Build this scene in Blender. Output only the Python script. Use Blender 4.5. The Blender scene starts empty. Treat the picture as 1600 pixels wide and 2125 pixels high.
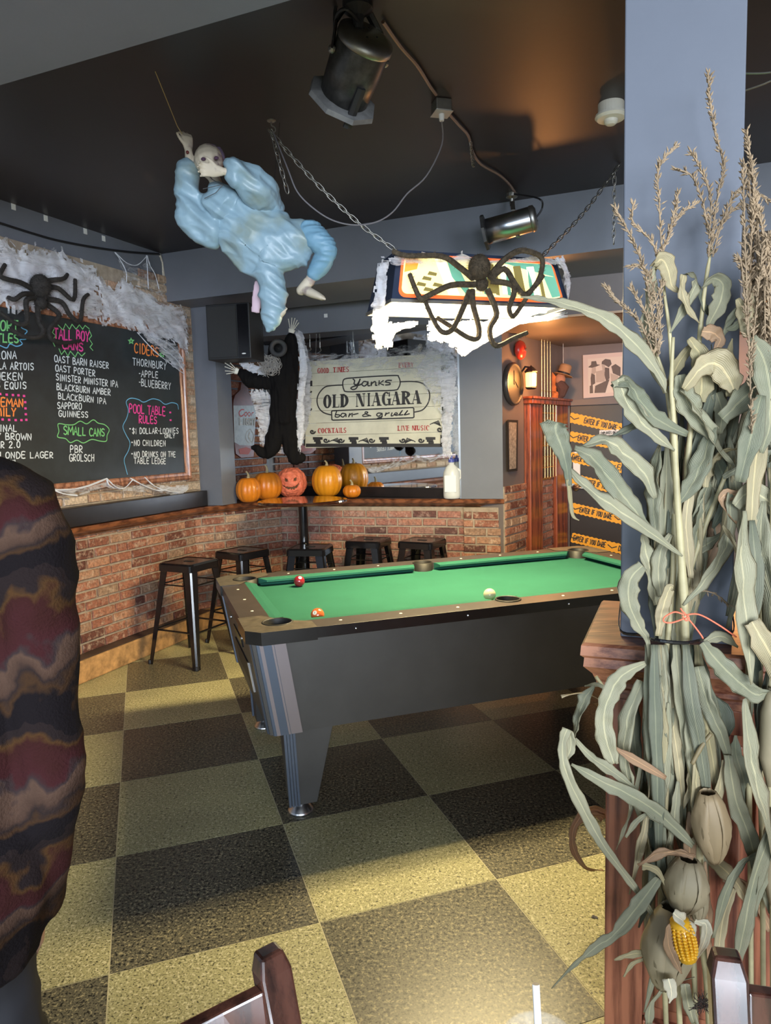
import bpy, bmesh, math, random
from math import sin, cos, pi, radians, sqrt, atan2
from mathutils import Vector, Matrix, noise

# ---------------------------------------------------------------- camera, light, exposure
S = bpy.context.scene
COL = S.collection
FPX = 1490.0; CAMH = 1.52; PITCH = radians(6.0); ROLL = radians(1.53)
cd = bpy.data.cameras.new('camera'); cam = bpy.data.objects.new('camera', cd); COL.objects.link(cam)
cd.sensor_fit = 'VERTICAL'; cd.sensor_height = 21.25; cd.sensor_width = 16.0; cd.lens = FPX / 100.0
cd.clip_start = 0.02; cd.clip_end = 60
_R = Vector((1, 0, 0)); _U = Vector((0, sin(PITCH), cos(PITCH))); _F = Vector((0, cos(PITCH), -sin(PITCH)))
_cr = cos(ROLL) * _R - sin(ROLL) * _U; _cu = sin(ROLL) * _R + cos(ROLL) * _U
m = Matrix.Identity(4)
for i in range(3):
    m[i][0] = _cr[i]; m[i][1] = _cu[i]; m[i][2] = -_F[i]
m[2][3] = CAMH
cam.matrix_world = m
S.camera = cam
S.view_settings.view_transform = 'Standard'; S.view_settings.look = 'None'
S.view_settings.exposure = 0.38; S.view_settings.gamma = 1.0; S.view_settings.use_curve_mapping = False

w = bpy.data.worlds.new('world'); S.world = w; w.use_nodes = True
w.node_tree.nodes['Background'].inputs[0].default_value = (0.62, 0.75, 1.0, 1)
w.node_tree.nodes['Background'].inputs[1].default_value = 0.6

def area(name, loc, aim, sx, sy, power, col, spread=180):
    l = bpy.data.lights.new(name, 'AREA'); l.shape = 'RECTANGLE'; l.size = sx; l.size_y = sy
    l.energy = power; l.color = col; l.spread = radians(spread)
    o = bpy.data.objects.new(name, l); COL.objects.link(o); o.location = loc
    o.rotation_euler = (Vector(aim) - Vector(loc)).to_track_quat('-Z', 'Y').to_euler()
    return o
def point(name, loc, power, col, r=0.04):
    l = bpy.data.lights.new(name, 'POINT'); l.energy = power; l.color = col; l.shadow_soft_size = r
    o = bpy.data.objects.new(name, l); COL.objects.link(o); o.location = loc
    return o
# daylight through the street windows behind the camera
area('window_daylight', (1.3, -4.4, 1.8), (0.0, 4, 1.6), 4.2, 1.7, 620, (0.80, 0.89, 1.0))
area('window_daylight_side', (-2.6, -3.6, 1.8), (0.2, 4, 1.9), 1.6, 1.6, 80, (0.66, 0.83, 1.0))
# fluorescent tubes of the pool table lamp (below its canopy)
TA = radians(18.5); TAX = Vector((cos(TA), sin(TA), 0)); TBX = Vector((-sin(TA), cos(TA), 0))
def TP(a, b, z=0.0):  return TAX * a + TBX * b + Vector((0, 0, z))
_l = area('pool_lamp_tubes', TP(1.52, 3.22, 2.07), TP(1.52, 3.22, 0), 0.85, 0.22, 120, (1.0, 0.80, 0.42))
_l.rotation_euler = (0, 0, TA)

# ---------------------------------------------------------------- pixel helpers (reading positions off the photograph)
def ray(x, y):
    u = (x - 800) / FPX; v = (1062.5 - y) / FPX
    a = u * cos(ROLL) + v * sin(ROLL); b = -u * sin(ROLL) + v * cos(ROLL)
    return Vector((a, cos(PITCH) + b * sin(PITCH), -sin(PITCH) + b * cos(PITCH)))
C0 = Vector((0, 0, CAMH))
def at(x, y, Y):
    r = ray(x, y); return C0 + r * (Y / r.y)
def onz(x, y, z):
    r = ray(x, y); return C0 + r * ((z - CAMH) / r.z)
def onpl(x, y, p, n):
    r = ray(x, y); return C0 + r * ((Vector(p) - C0).dot(n) / r.dot(n))
GA = radians(-22.5); E1 = Vector((cos(GA), sin(GA), 0)); E2 = Vector((-sin(GA), cos(GA), 0))
def RM(u, v, z=0.0): return E1 * u + E2 * v + Vector((0, 0, z))
rnd = random.Random(7)

# ---------------------------------------------------------------- materials
def _nt(name):
    mt = bpy.data.materials.new(name); mt.use_nodes = True
    return mt, mt.node_tree, mt.node_tree.nodes['Principled BSDF']
def N(t, kind, **kw):
    n = t.nodes.new(kind)
    for k, v in kw.items():
        if k.startswith('_'): setattr(n, k[1:], v)
        else: n.inputs[k.replace('__', ' ')].default_value = v
    return n
def coords(t, scale=(1, 1, 1), kind='Object'):
    tc = t.nodes.new('ShaderNodeTexCoord'); mp = t.nodes.new('ShaderNodeMapping')
    mp.inputs['Scale'].default_value = scale; t.links.new(tc.outputs[kind], mp.inputs[0]); return mp.outputs[0]
def ramp(t, fac, stops, interp='LINEAR'):
    r = t.nodes.new('ShaderNodeValToRGB'); r.color_ramp.interpolation = interp
    el = r.color_ramp.elements
    while len(el) < len(stops): el.new(0.5)
    for e, (p, c) in zip(el, stops): e.position = p; e.color = (*c, 1)
    t.links.new(fac, r.inputs[0]); return r.outputs[0]
def bump(t, b, h, strength=0.3, dist=0.002):
    bp = N(t, 'ShaderNodeBump', Strength=strength, Distance=dist)
    t.links.new(h, bp.inputs['Height']); t.links.new(bp.outputs[0], b.inputs['Normal'])
def mat(name, col, rough=0.5, metal=0.0, var=0.0, vscale=8.0, bs=0.0, bscale=60.0, emit=None, es=1.0, spec=0.5, coat=0.0, alpha=1.0, trans=0.0, sheen=0.0, objvar=0.0):
    mt, t, b = _nt(name)
    b.inputs['Base Color'].default_value = (*col, 1); b.inputs['Roughness'].default_value = rough
    b.inputs['Metallic'].default_value = metal; b.inputs['Specular IOR Level'].default_value = spec
    b.inputs['Coat Weight'].default_value = coat; b.inputs['Alpha'].default_value = alpha
    b.inputs['Coat Roughness'].default_value = 0.08
    b.inputs['Transmission Weight'].default_value = trans; b.inputs['Sheen Weight'].default_value = sheen
    if emit: b.inputs['Emission Color'].default_value = (*emit, 1); b.inputs['Emission Strength'].default_value = es
    if var > 0 or bs > 0 or objvar > 0:
        c = coords(t)
    if var > 0 or objvar > 0:
        nz = N(t, 'ShaderNodeTexNoise', Scale=vscale, Detail=4.0, Roughness=0.6); t.links.new(c, nz.inputs['Vector'])
        d = tuple(max(0, x * (1 - var)) for x in col); l = tuple(min(1, x * (1 + var)) for x in col)
        out = ramp(t, nz.outputs[0], [(0.3, d), (0.7, l)])
        if objvar > 0:
            oi = t.nodes.new('ShaderNodeObjectInfo'); hs = t.nodes.new('ShaderNodeHueSaturation')
            mr = N(t, 'ShaderNodeMapRange'); mr.inputs[3].default_value = 1 - objvar; mr.inputs[4].default_value = 1 + objvar
            t.links.new(oi.outputs['Random'], mr.inputs[0]); t.links.new(mr.outputs[0], hs.inputs['Value']); t.links.new(out, hs.inputs['Color'])
            out = hs.outputs[0]
        t.links.new(out, b.inputs['Base Color'])
    if bs > 0:
        nb = N(t, 'ShaderNodeTexNoise', Scale=bscale, Detail=3.0); t.links.new(c, nb.inputs['Vector'])
        bump(t, b, nb.outputs[0], bs, 0.003)
    return mt
def mat_wood(name, dark, light, scale=(3, 3, 30), rough=0.3, coat=0.4, ws=3.0, dist=6.0):
    mt, t, b = _nt(name); c = coords(t, scale)
    wv = N(t, 'ShaderNodeTexWave', Scale=ws * .35, Distortion=dist * 1.6, Detail=3.0); wv.inputs['Detail Scale'].default_value = 1.2
    t.links.new(c, wv.inputs['Vector'])
    nz = N(t, 'ShaderNodeTexNoise', Scale=9.0, Detail=8.0, Roughness=0.65); t.links.new(c, nz.inputs['Vector'])
    m1 = N(t, 'ShaderNodeMath', _operation='MULTIPLY'); m1.inputs[1].default_value = 0.28; t.links.new(wv.outputs['Fac'], m1.inputs[0])
    mx = N(t, 'ShaderNodeMath', _operation='MULTIPLY_ADD'); mx.inputs[1].default_value = 0.85; t.links.new(nz.outputs[0], mx.inputs[0]); t.links.new(m1.outputs[0], mx.inputs[2])
    t.links.new(ramp(t, mx.outputs[0], [(0.36, dark), (0.68, light)]), b.inputs['Base Color'])
    b.inputs['Roughness'].default_value = rough; b.inputs['Coat Weight'].default_value = coat; b.inputs['Coat Roughness'].default_value = 0.15
    bump(t, b, mx.outputs[0], 0.15, 0.001)
    return mt
def mat_brick(name, stops, pale=(0.55, 0.42, 0.32)):
    mt, t, b = _nt(name); c = coords(t)
    oi = t.nodes.new('ShaderNodeObjectInfo'); base = ramp(t, oi.outputs['Random'], stops)
    geo = t.nodes.new('ShaderNodeNewGeometry')
    nz = N(t, 'ShaderNodeTexNoise', Scale=22.0, Detail=5.0, Roughness=0.7); t.links.new(geo.outputs['Position'], nz.inputs['Vector'])
    f = ramp(t, nz.outputs[0], [(0.50, (0, 0, 0)), (0.66, (0.7, 0.7, 0.7))])
    mx = t.nodes.new('ShaderNodeMix'); mx.data_type = 'RGBA'; t.links.new(f, mx.inputs[0]); t.links.new(base, mx.inputs[6]); mx.inputs[7].default_value = (*pale, 1)
    n2 = N(t, 'ShaderNodeTexNoise', Scale=60.0, Detail=4.0); t.links.new(geo.outputs['Position'], n2.inputs['Vector'])
    m2 = t.nodes.new('ShaderNodeMix'); m2.data_type = 'RGBA'; m2.blend_type = 'MULTIPLY'; m2.inputs[0].default_value = 0.75
    t.links.new(mx.outputs[2], m2.inputs[6]); t.links.new(ramp(t, n2.outputs[0], [(0.3, (0.45, 0.42, 0.4)), (0.65, (1.2, 1.15, 1.1))]), m2.inputs[7])
    t.links.new(m2.outputs[2], b.inputs['Base Color']); b.inputs['Roughness'].default_value = 0.75
    bump(t, b, n2.outputs[0], 0.8, 0.006)
    return mt
def mat_tile(name, base, dark, light, lo, hi):
    mt, t, b = _nt(name); geo = t.nodes.new('ShaderNodeNewGeometry')
    nz = N(t, 'ShaderNodeTexNoise', Scale=85.0, Detail=3.0, Roughness=0.65); t.links.new(geo.outputs['Position'], nz.inputs['Vector'])
    n2 = N(t, 'ShaderNodeTexNoise', Scale=170.0, Detail=2.0); t.links.new(geo.outputs['Position'], n2.inputs['Vector'])
    n3 = N(t, 'ShaderNodeTexNoise', Scale=3.0, Detail=3.0); t.links.new(geo.outputs['Position'], n3.inputs['Vector'])
    c1 = ramp(t, nz.outputs[0], [(lo - 0.02, dark), (lo + 0.03, base), (hi, base), (hi + 0.06, light)])
    m2 = t.nodes.new('ShaderNodeMix'); m2.data_type = 'RGBA'; m2.blend_type = 'MULTIPLY'; m2.inputs[0].default_value = 0.8
    t.links.new(c1, m2.inputs[6]); t.links.new(ramp(t, n2.outputs[0], [(0.36, (0.35, 0.35, 0.33)), (0.46, (1, 1, 1))]), m2.inputs[7])
    m3 = t.nodes.new('ShaderNodeMix'); m3.data_type = 'RGBA'; m3.blend_type = 'MULTIPLY'; m3.inputs[0].default_value = 0.6
    t.links.new(m2.outputs[2], m3.inputs[6]); t.links.new(ramp(t, n3.outputs[0], [(0.3, (0.72, 0.72, 0.72)), (0.7, (1.1, 1.1, 1.05))]), m3.inputs[7])
    t.links.new(m3.outputs[2], b.inputs['Base Color'])
    b.inputs['Roughness'].default_value = 0.33; b.inputs['Specular IOR Level'].default_value = 0.45
    bump(t, b, nz.outputs[0], 0.06, 0.001)
    return mt
def mat_web(name, thr=0.45, soft=0.2, scale=14.0, stretch=(1, 1, 1), col=(0.85, 0.87, 0.95), dens=1.0, glow=0.0):
    mt = bpy.data.materials.new(name); mt.use_nodes = True; t = mt.node_tree; t.nodes.clear()
    out = t.nodes.new('ShaderNodeOutputMaterial'); mx = t.nodes.new('ShaderNodeMixShader')
    tr = t.nodes.new('ShaderNodeBsdfTransparent'); df = t.nodes.new('ShaderNodeBsdfDiffuse'); tl = t.nodes.new('ShaderNodeBsdfTranslucent')
    df.inputs[0].default_value = (*col, 1); tl.inputs[0].default_value = (*col, 1)
    ms = N(t, 'ShaderNodeMixShader', Fac=0.45); t.links.new(df.outputs[0], ms.inputs[1]); t.links.new(tl.outputs[0], ms.inputs[2])
    c = coords(t, stretch)
    nz = N(t, 'ShaderNodeTexNoise', Scale=scale, Detail=7.0, Roughness=0.72); nz.inputs['Distortion'].default_value = 1.4
    t.links.new(c, nz.inputs['Vector'])
    f = ramp(t, nz.outputs[0], [(thr, (0, 0, 0)), (thr + soft, (dens,) * 3)])
    t.links.new(f, mx.inputs[0]); t.links.new(tr.outputs[0], mx.inputs[1]); t.links.new(ms.outputs[0], mx.inputs[2]); t.links.new(mx.outputs[0], out.inputs[0])
    return mt

GREY = (0.155, 0.165, 0.195)
m_grey = mat('grey_wall_paint', GREY, 0.42, var=0.06, vscale=3, bs=0.08, bscale=90)
m_pillar = mat('blue_grey_paint', (0.115, 0.127, 0.158), 0.42, var=0.05, vscale=2, bs=0.06, bscale=70)
m_brown = mat('warm_dark_paint', (0.15, 0.125, 0.12), 0.5, var=0.06, vscale=3)
m_ceil = mat('black_ceiling_paint', (0.024, 0.018, 0.019), 0.42, var=0.15, vscale=1.6, bs=0.05, bscale=30)
m_mortar = mat('mortar', (0.34, 0.275, 0.21), 0.9, var=0.25, vscale=20, bs=0.5)
m_brick = mat_brick('red_brick', [(0.0, (0.10, 0.035, 0.028)), (0.14, (0.2, 0.07, 0.045)), (0.35, (0.32, 0.125, 0.08)), (0.6, (0.38, 0.16, 0.10)), (0.8, (0.42, 0.22, 0.135)), (0.95, (0.3, 0.19, 0.13)), (1.0, (0.5, 0.33, 0.22))])
m_brick2 = mat_brick('pink_brick', [(0.0, (0.11, 0.05, 0.045)), (0.15, (0.26, 0.1, 0.075)), (0.5, (0.38, 0.17, 0.13)), (0.8, (0.42, 0.2, 0.14)), (1.0, (0.3, 0.17, 0.14))], (0.5, 0.36, 0.3))
m_brickp = mat_brick('limewashed_brick', [(0.0, (0.30, 0.17, 0.11)), (0.3, (0.42, 0.25, 0.16)), (0.6, (0.50, 0.34, 0.23)), (0.85, (0.55, 0.42, 0.31)), (1.0, (0.6, 0.5, 0.4))], (0.62, 0.54, 0.45))
m_curb = mat('ochre_curb_stone', (0.42, 0.23, 0.09), 0.85, var=0.45, vscale=16, bs=0.7, bscale=35)
m_railwood = mat_wood('mahogany_rail', (0.07, 0.022, 0.01), (0.24, 0.085, 0.035), (3, 3, 14), 0.3, 0.5)
m_darkledge = mat('black_ledge_paint', (0.012, 0.010, 0.011), 0.35, var=0.2, vscale=15)
m_tileD = mat_tile('dark_speckled_tile', (0.128, 0.118, 0.085), (0.02, 0.02, 0.018), (0.32, 0.285, 0.18), 0.42, 0.56)
m_tileL = mat_tile('olive_speckled_tile', (0.40, 0.375, 0.205), (0.10, 0.095, 0.06), (0.62, 0.58, 0.38), 0.38, 0.55)
m_joint = mat('tile_joint', (0.50, 0.46, 0.31), 0.7)
m_black = mat('black_gloss_metal', (0.006, 0.006, 0.008), 0.16, spec=0.6)
m_blackm = mat('black_matt', (0.012, 0.012, 0.014), 0.55)
m_chrome = mat('brushed_chrome', (0.55, 0.56, 0.58), 0.28, 1.0)
m_steel = mat('dull_steel', (0.38, 0.37, 0.34), 0.42, 1.0, var=0.2)
m_white = mat('white_plastic', (0.8, 0.8, 0.78), 0.4)

# ---------------------------------------------------------------- mesh helpers
class MB:
    def __init__(s): s.v = []; s.f = []; s.m = []; s.cur = 0
    def add(s, vs, fs, M=None):
        o = len(s.v)
        s.v += [tuple(M @ Vector(p)) if M else tuple(p) for p in vs]
        for f in fs: s.f.append(tuple(i + o for i in f)); s.m.append(s.cur)
        return s
    def box(s, c, d, M=None):
        x, y, z = c; a, b, e = d[0] / 2, d[1] / 2, d[2] / 2
        vs = [(x - a, y - b, z - e), (x + a, y - b, z - e), (x + a, y + b, z - e), (x - a, y + b, z - e), (x - a, y - b, z + e), (x + a, y - b, z + e), (x + a, y + b, z + e), (x - a, y + b, z + e)]
        return s.add(vs, [(3, 2, 1, 0), (4, 5, 6, 7), (0, 1, 5, 4), (1, 2, 6, 5), (2, 3, 7, 6), (3, 0, 4, 7)], M)
    def prism(s, poly, z0, z1, M=None):
        n = len(poly); vs = [(p[0], p[1], z0) for p in poly] + [(p[0], p[1], z1) for p in poly]
        fs = [tuple(range(n - 1, -1, -1)), tuple(range(n, 2 * n))] + [(i, (i + 1) % n, n + (i + 1) % n, n + i) for i in range(n)]
        return s.add(vs, fs, M)
    def hexa(s, bot, top, M=None):
        n = len(bot); vs = list(bot) + list(top)
        fs = [tuple(range(n - 1, -1, -1)), tuple(range(n, 2 * n))] + [(i, (i + 1) % n, n + (i + 1) % n, n + i) for i in range(n)]
        return s.add(vs, fs, M)
    def rings(s, rs, cap=True, M=None, closed=True):
        n = len(rs[0]); vs = [p for r in rs for p in r]; fs = []
        for k in range(len(rs) - 1):
            for i in range(n if closed else n - 1):
                j = (i + 1) % n; fs.append((k * n + i, k * n + j, (k + 1) * n + j, (k + 1) * n + i))
        if cap and closed: fs.append(tuple(range(n - 1, -1, -1))); fs.append(tuple(range((len(rs) - 1) * n, len(rs) * n)))
        return s.add(vs, fs, M)
    def lathe(s, prof, n=24, M=None, squash=None):
        rs = []
        for r, z in prof:
            r = max(r, 1e-5)
            rs.append([(r * cos(2 * pi * i / n), r * sin(2 * pi * i / n), z) for i in range(n)])
        return s.rings(rs, True, M)
    def tube(s, pts, r, n=8, M=None, flat=1.0, up=None, caps=True):
        pts = [Vector(p) for p in pts]; rr = r if isinstance(r, (list, tuple)) else [r] * len(pts); rs = []
        prev = None
        for i, p in enumerate(pts):
            t = (pts[min(i + 1, len(pts) - 1)] - pts[max(i - 1, 0)])
            t = t.normalized() if t.length > 1e-9 else Vector((0, 0, 1))
            a = Vector(up) if up is not None else (prev if prev else (Vector((0, 0, 1)) if abs(t.z) < 0.9 else Vector((1, 0, 0))))
            a = a - t * a.dot(t)
            if a.length < 1e-5: a = t.orthogonal()
            a.normalize(); prev = a; b = t.cross(a)
            q = rr[i]; q1, q2 = (q if isinstance(q, (tuple, list)) else (q, q * flat))
            rs.append([tuple(p + a * (q1 * cos(2 * pi * k / n)) + b * (q2 * sin(2 * pi * k / n))) for k in range(n)])
        return s.rings(rs, caps, M)
    def ball(s, c, r, n=16, k=10, M=None):
        c = Vector(c); r = Vector(r) if not isinstance(r, (int, float)) else Vector((r, r, r)); rs = []
        for i in range(k + 1):
            a = -pi / 2 + pi * i / k; q = max(cos(a), 1e-3)
            rs.append([(c.x + r.x * q * cos(2 * pi * j / n), c.y + r.y * q * sin(2 * pi * j / n), c.z + r.z * sin(a)) for j in range(n)])
        return s.rings(rs, True, M)
    def mesh(s, name, mats, smooth=False):
        me = bpy.data.meshes.new(name); me.from_pydata(s.v, [], s.f)
        for q in (mats if isinstance(mats, (list, tuple)) else [mats]): me.materials.append(q)
        me.polygons.foreach_set('material_index', s.m)
        if smooth: me.polygons.foreach_set('use_smooth', [True] * len(me.polygons))
        me.update(); bm = bmesh.new(); bm.from_mesh(me); bmesh.ops.recalc_face_normals(bm, faces=bm.faces); bm.to_mesh(me); bm.free()
        return me
    def build(s, name, mats, parent=None, smooth=False, bev=0.0, W=False, seg=2, auto=None):
        if W and parent is not None:
            inv = parent.matrix_basis.inverted()
            if parent.parent is not None: inv = inv @ parent.parent.matrix_basis.inverted()
            s.v = [tuple(inv @ Vector(p)) for p in s.v]
        o = bpy.data.objects.new(name, s.mesh(name, mats, smooth)); COL.objects.link(o)
        if parent is not None: o.parent = parent
        if bev: bv = o.modifiers.new('bevel', 'BEVEL'); bv.width = bev; bv.segments = seg; bv.limit_method = 'ANGLE'; bv.angle_limit = radians(40)
        return o
def tag(o, label=None, cat=None, group=None, kind=None):
    if label: o['label'] = label
    if cat: o['category'] = cat
    if group: o['group'] = group
    if kind: o['kind'] = kind
    return o
def thing(name, label, cat, loc=(0, 0, 0), rz=0.0, group=None):
    o = bpy.data.objects.new(name, None); COL.objects.link(o); o.location = loc; o.rotation_euler = (0, 0, rz)
    o.empty_display_size = 0.05
    o.matrix_basis = Matrix.Translation(Vector(loc)) @ Matrix.Rotation(rz, 4, 'Z')
    return tag(o, label, cat, group)
def struct(o): o['kind'] = 'structure'; return o
def copy_tree(o, parent=None):
    c = o.copy(); COL.objects.link(c)
    if parent is not None: c.parent = parent
    for ch in [x for x in COL.objects if x.parent == o]: copy_tree(ch, c)
    return c
def crom(pts, k=4):
    """smooth curve through points (tuples of any length)"""
    P = [tuple(p) for p in pts]; out = []
    for i in range(len(P) - 1):
        p0 = P[max(i - 1, 0)]; p1 = P[i]; p2 = P[i + 1]; p3 = P[min(i + 2, len(P) - 1)]
        for j in range(k):
            t = j / k; out.append(tuple(0.5 * ((2 * b) + (-a + c) * t + (2 * a - 5 * b + 4 * c - d) * t * t + (-a + 3 * b - 3 * c + d) * t ** 3) for a, b, c, d in zip(p0, p1, p2, p3)))
    out.append(P[-1]); return out
def RB(c, d, z0, z1):  # footprint corners in room axes
    return [RM(c[0], c[1], z0), RM(d[0], c[1], z0), RM(d[0], d[1], z0), RM(c[0], d[1], z0)], [RM(c[0], c[1], z1), RM(d[0], c[1], z1), RM(d[0], d[1], z1), RM(c[0], d[1], z1)]
def rbox(name, m_, c, d, z0, z1, parent=None, bev=0.0):
    b = MB(); b.hexa(*RB(c, d, z0, z1)); return b.build(name, m_, parent, bev=bev)
def wbox(mb, P, D, Nn, s0, s1, o0, o1, z0, z1):
    """box along a wall: P origin, D direction, Nn outward normal"""
    q = lambda s, o, z: tuple(P + D * s + Nn * o + Vector((0, 0, z)))
    mb.hexa([q(s0, o0, z0), q(s1, o0, z0), q(s1, o1, z0), q(s0, o1, z0)], [q(s0, o0, z1), q(s1, o0, z1), q(s1, o1, z1), q(s0, o1, z1)])

# ---------------------------------------------------------------- room shell
UL, UR, VB, VF = -3.64, 4.3, -5.6, 7.0
ceiling = struct(rbox('ceiling', m_ceil, (UL - 0.2, VB - 0.2), (UR + 0.2, VF + 1.2), 2.93, 3.03))
floor = struct(rbox('floor', m_joint, (UL - 0.2, VB - 0.2), (UR + 0.2, VF + 1.2), -0.10, -0.0012))
# checkerboard of speckled tiles
TS = 0.622; FA = radians(18.6); FX = Vector((cos(FA), sin(FA), 0)); FY = Vector((-sin(FA), cos(FA), 0))
F0 = onz(587, 1710, 0)
tl = []
for mt_ in (m_tileL, m_tileD):
    b = MB(); g = 0.0019; b.hexa([(g, g, -0.0011), (TS - g, g, -0.0011), (TS - g, TS - g, -0.0011), (g, TS - g, -0.0011)], [(g, g, 0), (TS - g, g, 0), (TS - g, TS - g, 0), (g, TS - g, 0)])
    tl.append(b.mesh('floor_tile', mt_))
cnt = 0
for i in range(-9, 10):
    for j in range(-5, 11):
        p = F0 + FX * (i * TS) + FY * ((j) * TS); c = p + FX * TS / 2 + FY * TS / 2
        u = c.dot(E1); v = c.dot(E2)
        if not (UL - 0.3 < u < UR + 0.3 and VB < v < VF + 0.3): continue
        if c.y < 0.2 or abs(c.x) > 0.62 * c.y + 0.9: continue
        o = bpy.data.objects.new('floor_tile', tl[(i + j + 1) % 2]); COL.objects.link(o); o.location = p; o.rotation_euler = (0, 0, FA); o.parent = floor; cnt += 1

# beams
struct(rbox('trim_1', m_grey, (UL, 1.18), (UR, 1.64), 2.575, 2.93))
struct(rbox('trim_2', m_grey, (UL, 4.53), (UR, 5.22), 2.575, 2.93))
# wall frame of the slanting back wall
WD = Vector((cos(radians(-17)), sin(radians(-17)), 0)); WN = Vector((WD.y, -WD.x, 0)); WP = Vector((0, 5.97, 0))
if WN.y > 0: WN = -WN
def ws_at(px, py=1000):   # position along the back wall seen at a pixel column
    p = onpl(px, py, WP, WN); return (p - WP).dot(WD)
sL = -1.0; sR = ws_at(1045); sC = ws_at(955, 900)
# brick wall builder: every brick its own object
bmesh_cache = {}
def brick_mesh(k, mt_):
    key = (k, mt_.name)
    if key not in bmesh_cache:
        r = random.Random(k); b = MB()
        L, D, Hh = 1.0, 1.0, 1.0
        j = lambda a=0.035: r.uniform(-a, a)
        bot = [(0 + j(.01), 0, 0 + j(.05)), (1 + j(.01), 0, 0 + j(.05)), (1 + j(.01), 1, 0 + j(.05)), (0 + j(.01), 1, 0 + j(.05))]
        # outer face slightly chamfered: y=0 back, y=1 front
        back = [(0, 0, 0), (1, 0, 0), (1, 0, 1), (0, 0, 1)]
        mid = [(0 + j(.008), .55, j(.04)), (1 + j(.008), .55, j(.04)), (1 + j(.008), .55, 1 + j(.04)), (j(.008), .55, 1 + j(.04))]
        fr = [(.02 + j(.012), .9 + j(.1), .07 + j(.04)), (.98 + j(.012), .9 + j(.1), .07 + j(.04)), (.98 + j(.012), .9 + j(.1), .93 + j(.04)), (.02 + j(.012), .9 + j(.1), .93 + j(.04))]
        b.rings([back, mid, fr], True)
        bmesh_cache[key] = b.mesh('brick', mt_)
    return bmesh_cache[key]
def bricks(parent, P, D, Nn, s0, s1, z0, z1, mt_, seed=0, skip=None, depth=0.014, pitch=0.0685, full=0.205):
    r = random.Random(seed); row = 0; z = z0; Dn = D.normalized(); n = 0
    ang = atan2(Dn.y, Dn.x)
    # local x along D, local y along outward normal: mirror if needed
    yax = Vector((-Dn.y, Dn.x, 0)); flip = -1 if yax.dot(Nn) < 0 else 1
    while z < z1 - 0.02:
        h = min(pitch - 0.015, z1 - z); s = s0 - (full / 2 if row % 2 else 0) - r.uniform(0, 0.02)
        while s < s1 - 0.012:
            L = full if r.random() > 0.18 else full / 2
            L += r.uniform(-0.012, 0.012); a = max(s, s0); e = min(s + L - 0.015, s1)
            if e - a > 0.03 and not (skip and skip((a + e) / 2, z + h / 2)):
                o = bpy.data.objects.new('brick', brick_mesh(r.randrange(7), mt_)); COL.objects.link(o)
                p = P + Dn * a + Vector((0, 0, z + r.uniform(-0.002, 0.002)))
                o.matrix_basis = Matrix.Translation(p) @ Matrix.Rotation(ang, 4, 'Z') @ Matrix.Diagonal((e - a, flip * depth * r.uniform(0.8, 1.25), h, 1))
                o.parent = parent; n += 1
            s += L
        z += pitch; row += 1
    return n

# left wall
wall_left = MB()
wall_left.hexa(*RB((UL - 0.15, VB), (UL, 6.1), 0.0, 2.93)); wall_left = struct(wall_left.build('wall_left', m_grey))
Pl1 = RM(UL, 4.72); Pl2 = RM(-3.27, 5.47)
DL = E2.copy(); NL = E1.copy()
# mortar beds for the brick fields of the left wall
b = MB(); wbox(b, RM(UL, 0), DL, NL, 1.6, 4.72, 0.0, 0.012, 0.15, 0.93); wbox(b, RM(UL, 0), DL, NL, 1.6, 4.83, 0.0, 0.010, 1.0, 2.72)
D2 = (Pl2 - Pl1).normalized(); N2 = Vector((D2.y, -D2.x, 0)); L2 = (Pl2 - Pl1).length
b.hexa([tuple(RM(UL, 4.72, 0.0)), tuple(Pl2 + Vector((0, 0, 0))), tuple(Pl2 - E1 * 0.4), tuple(RM(UL - 0.02, 4.73))], [tuple(RM(UL, 4.72, 0.93)), tuple(Pl2 + Vector((0, 0, 0.93))), tuple(Pl2 - E1 * 0.4 + Vector((0, 0, 0.93))), tuple(RM(UL - 0.02, 4.73, 0.93))])
bed = b.build('mortar', m_mortar, wall_left)
n1 = bricks(wall_left, RM(UL + 0.012, 0), DL, NL, 2.35, 4.72, 0.155, 0.93, m_brick, 1)
n2 = bricks(wall_left, Pl1 + N2 * 0.002, D2, N2, 0.0, L2, 0.155, 0.93, m_brick, 2)
# upper brick panel (only what the board and cobweb leave open)
BV0, BV1, BZ0, BZ1 = 1.9, 4.66, 1.225, 2.37
def ragtop(v):
    if v > 4.25: return 2.74
    if v > 3.95: return 2.62
    return 2.60 + 0.12 * noise.noise(Vector((v * 3, 0, 0)))
n3 = bricks(wall_left, RM(UL + 0.010, 0), DL, NL, 2.6, 4.81, 1.135, 2.80, m_brickp, 3, skip=lambda s, z: (z > ragtop(s)) or (s < BV1 - 0.06 and BZ0 + 0.05 < z < BZ1 - 0.06))
# continuing left wall behind the column
n4 = bricks(wall_left, RM(UL, 0), DL, NL, 5.03, 5.86, 1.02, 2.4, m_brick, 4)
# painted curb along the foot of the wall
b = MB(); wbox(b, RM(UL, 0), DL, NL, 1.2, 4.74, 0.0, 0.125, 0.0, 0.15); q0 = RM(UL, 4.74); q1 = Pl2
b.hexa([tuple(q0), tuple(q0 + NL * 0.125), tuple(q1 + N2 * 0.10), tuple(q1)], [tuple(q0 + Vector((0, 0, .15))), tuple(q0 + NL * 0.125 + Vector((0, 0, .15))), tuple(q1 + N2 * 0.10 + Vector((0, 0, .15))), tuple(q1 + Vector((0, 0, .15)))])
struct(b.build('baseboard_left', m_curb, bev=0.012))
b = MB(); wbox(b, RM(UL, 0), DL, NL, 1.2, 4.74, 0.016, 0.118, 0.1505, 0.156); struct(b.build('trim_11', mat('dark_brown_board', (0.07, 0.042, 0.03), 0.6, var=.3, vscale=12)))

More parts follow.
